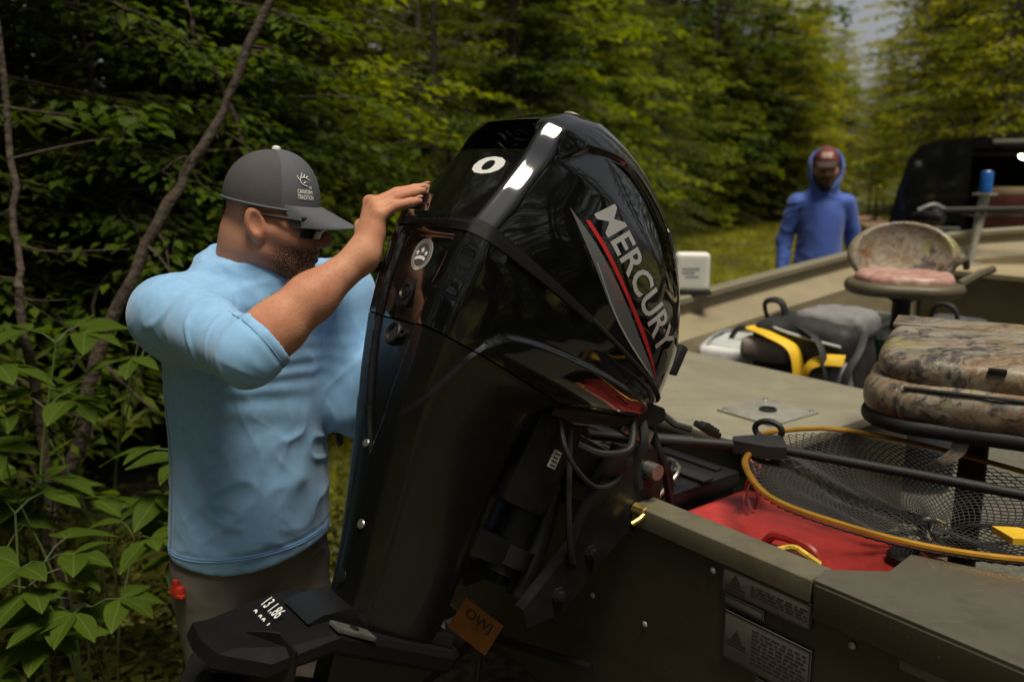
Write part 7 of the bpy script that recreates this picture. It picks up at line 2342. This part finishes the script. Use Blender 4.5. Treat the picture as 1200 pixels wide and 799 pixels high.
F += [(i * ns_ + ns_ - 1, i * ns_, (i + 1) * ns_, (i + 1) * ns_ + ns_ - 1) for i in range(len(sts) - 1)]
F.append(tuple((len(sts) - 1) * ns_ + j for j in range(ns_)))
m.add(V, F)
m.build('body', M_VAN, van, sharp=30)
# rear frame with a doorway on the right-hand half
m = MB()
inner = [(0.80, 0.50), (0.80, 1.10), (0.75, 1.45), (0.68, 1.70), (0.55, 1.79), (0.02, 1.80), (0.02, 0.50)]
outer = [(0.90, 0.34), (0.95, 0.60), (0.94, 1.08), (0.875, 1.45), (0.80, 1.72), (0.60, 1.87), (0.02, 1.90), (0.02, 0.34)]
m.prism([(0.80, 0.34), (0.955, 0.50), (0.955, 0.85), (0.94, 1.08), (0.875, 1.45), (0.80, 1.72), (0.70, 1.835), (0.62, 1.77), (0.70, 1.68), (0.77, 1.45), (0.82, 1.08), (0.82, 0.50)], vp(0, -0.015, 0), VR, BZ, VH, 0.06)
m.prism([(0.70, 1.836), (0.55, 1.885), (-0.275, 1.900), (-0.275, 1.80), (0.56, 1.785), (0.62, 1.772)], vp(0, -0.016, 0), VR, BZ, VH, 0.06)
m.build('door_frame', M_VAN, van, sharp=30)
ld = MB()
lo_ = [(-(a), b_) for a, b_ in [(0.80, 0.36), (0.945, 0.50), (0.95, 0.85), (0.93, 1.08), (0.865, 1.45), (0.79, 1.72), (0.70, 1.83), (0.55, 1.88), (0.28, 1.893), (0.28, 0.36)]]
ld.prism(lo_, vp(0, -0.03, 0), VR, BZ, VH, 0.05)
ldo = ld.build('rear_door', M_VAN, van, sharp=30)
MB().prism([(-0.84, 1.14), (-0.80, 1.42), (-0.72, 1.70), (-0.62, 1.78), (-0.36, 1.79), (-0.34, 1.14)], vp(0, -0.037, 0), VR, BZ, VH, 0.006).build('window_pane', pm('dark tinted glass', (0.008, 0.009, 0.008), 0.05, var=0.1, coat=0.5), ldo, sharp=30)
MB().box(vp(-0.38, -0.045, 0.98), (0.05, 0.012, 0.018), VRm, 0.006).build('door_handle', M_STEEL, ldo)
MB().box(vp(-0.60, -0.036, 1.085), (0.28, 0.006, 0.010), VRm, 0.003).build('trim_strip', M_ALU, ldo)
for r_ in (-0.86, 0.88):
    MB().box(vp(r_, -0.035, 0.80), (0.05, 0.02, 0.12), VRm, 0.012).build('tail_light', pm('red lens %.2f' % r_, (0.30, 0.02, 0.02), 0.2, coat=0.5), van)
MB().box(vp(0, -0.11, 0.47), (0.90, 0.09, 0.07), VRm, 0.02).build('bumper', M_DARKM, van)
# cargo bay lining, load and the lit lamp with its glowing reflection
m = MB()
for c_, h_ in (((0.0, 1.2, 0.46), (0.80, 1.16, 0.02)), ((0.0, 2.35, 1.1), (0.78, 0.02, 0.64)), ((0.0, 1.2, 1.76), (0.60, 1.16, 0.015))):
    m.box(vp(*c_), h_, VRm)
m.build('cargo_lining', pm('dark lining', (0.03, 0.028, 0.026), 0.8, var=0.3), van)
MB().box(vp(0.22, 0.45, 1.42), (0.42, 0.25, 0.035), VRm, 0.015).build('cargo_shelf', pm('pale shelf', (0.33, 0.30, 0.27), 0.6, var=0.15), van)
MB().box(vp(0.22, 0.40, 1.19), (0.36, 0.22, 0.19), VRm, 0.03).build('cargo_box', pm('maroon box', (0.12, 0.03, 0.025), 0.6, var=0.3), van)
MB().box(vp(0.22, 0.40, 0.74), (0.38, 0.24, 0.25), VRm, 0.02).build('cargo_crate', pm('brown crate', (0.06, 0.045, 0.03), 0.7, var=0.3), van)
MB().box(vp(0.27, 0.02, 1.862), (0.40, 0.05, 0.02), VRm, 0.008).build('roof_lip', M_ALU, van)
MB().tube([vp(0.27, 0.19, 1.58), vp(0.27, 0.19, 1.46)], 0.008, 6).build('glint_stem', M_DARKM, van)  # added post that carries the glowing reflection disc
def emit(name, col, st):
    m_ = bpy.data.materials.new(name); m_.use_nodes = True
    b = m_.node_tree.nodes['Principled BSDF']; b.inputs['Base Color'].default_value = (*col, 1)
    b.inputs['Emission Color'].default_value = (*col, 1); b.inputs['Emission Strength'].default_value = st
    return m_
M_LIT = emit('lit lamp', (1.0, 0.72, 0.36), 45)
MB().lathe(vp(0.13, 0.08, 1.745), -BZ, [(0.045, 0), (0.042, 0.02), (0.02, 0.035), (0, 0.038)], 16).build('cabin_lamp', M_LIT, van)
MB().lathe(vp(0.27, 0.16, 1.58), -VH, [(0.03, 0), (0.026, 0.014), (0, 0.02)], 14).build('lamp_glint', emit('glowing lamp glint', (1.0, 0.6, 0.28), 5), van)  # small glowing disc added for the lamp's reflection, not a second lamp
for f_ in (1.0, 3.9):
    for r_ in (-0.83, 0.83):
        wh = MB().lathe(vp(r_, f_, 0.34), VR, [(0.20, -0.09), (0.30, -0.11), (0.34, -0.08), (0.34, 0.08), (0.30, 0.11), (0.20, 0.09)], 28).build('wheel', M_RUB, van)
        MB().lathe(vp(r_, f_, 0.34), VR, [(0, -0.09), (0.20, -0.10), (0.21, -0.06), (0.21, 0.06), (0.20, 0.10), (0, 0.09)], 24).build('rim', M_STEEL, wh)
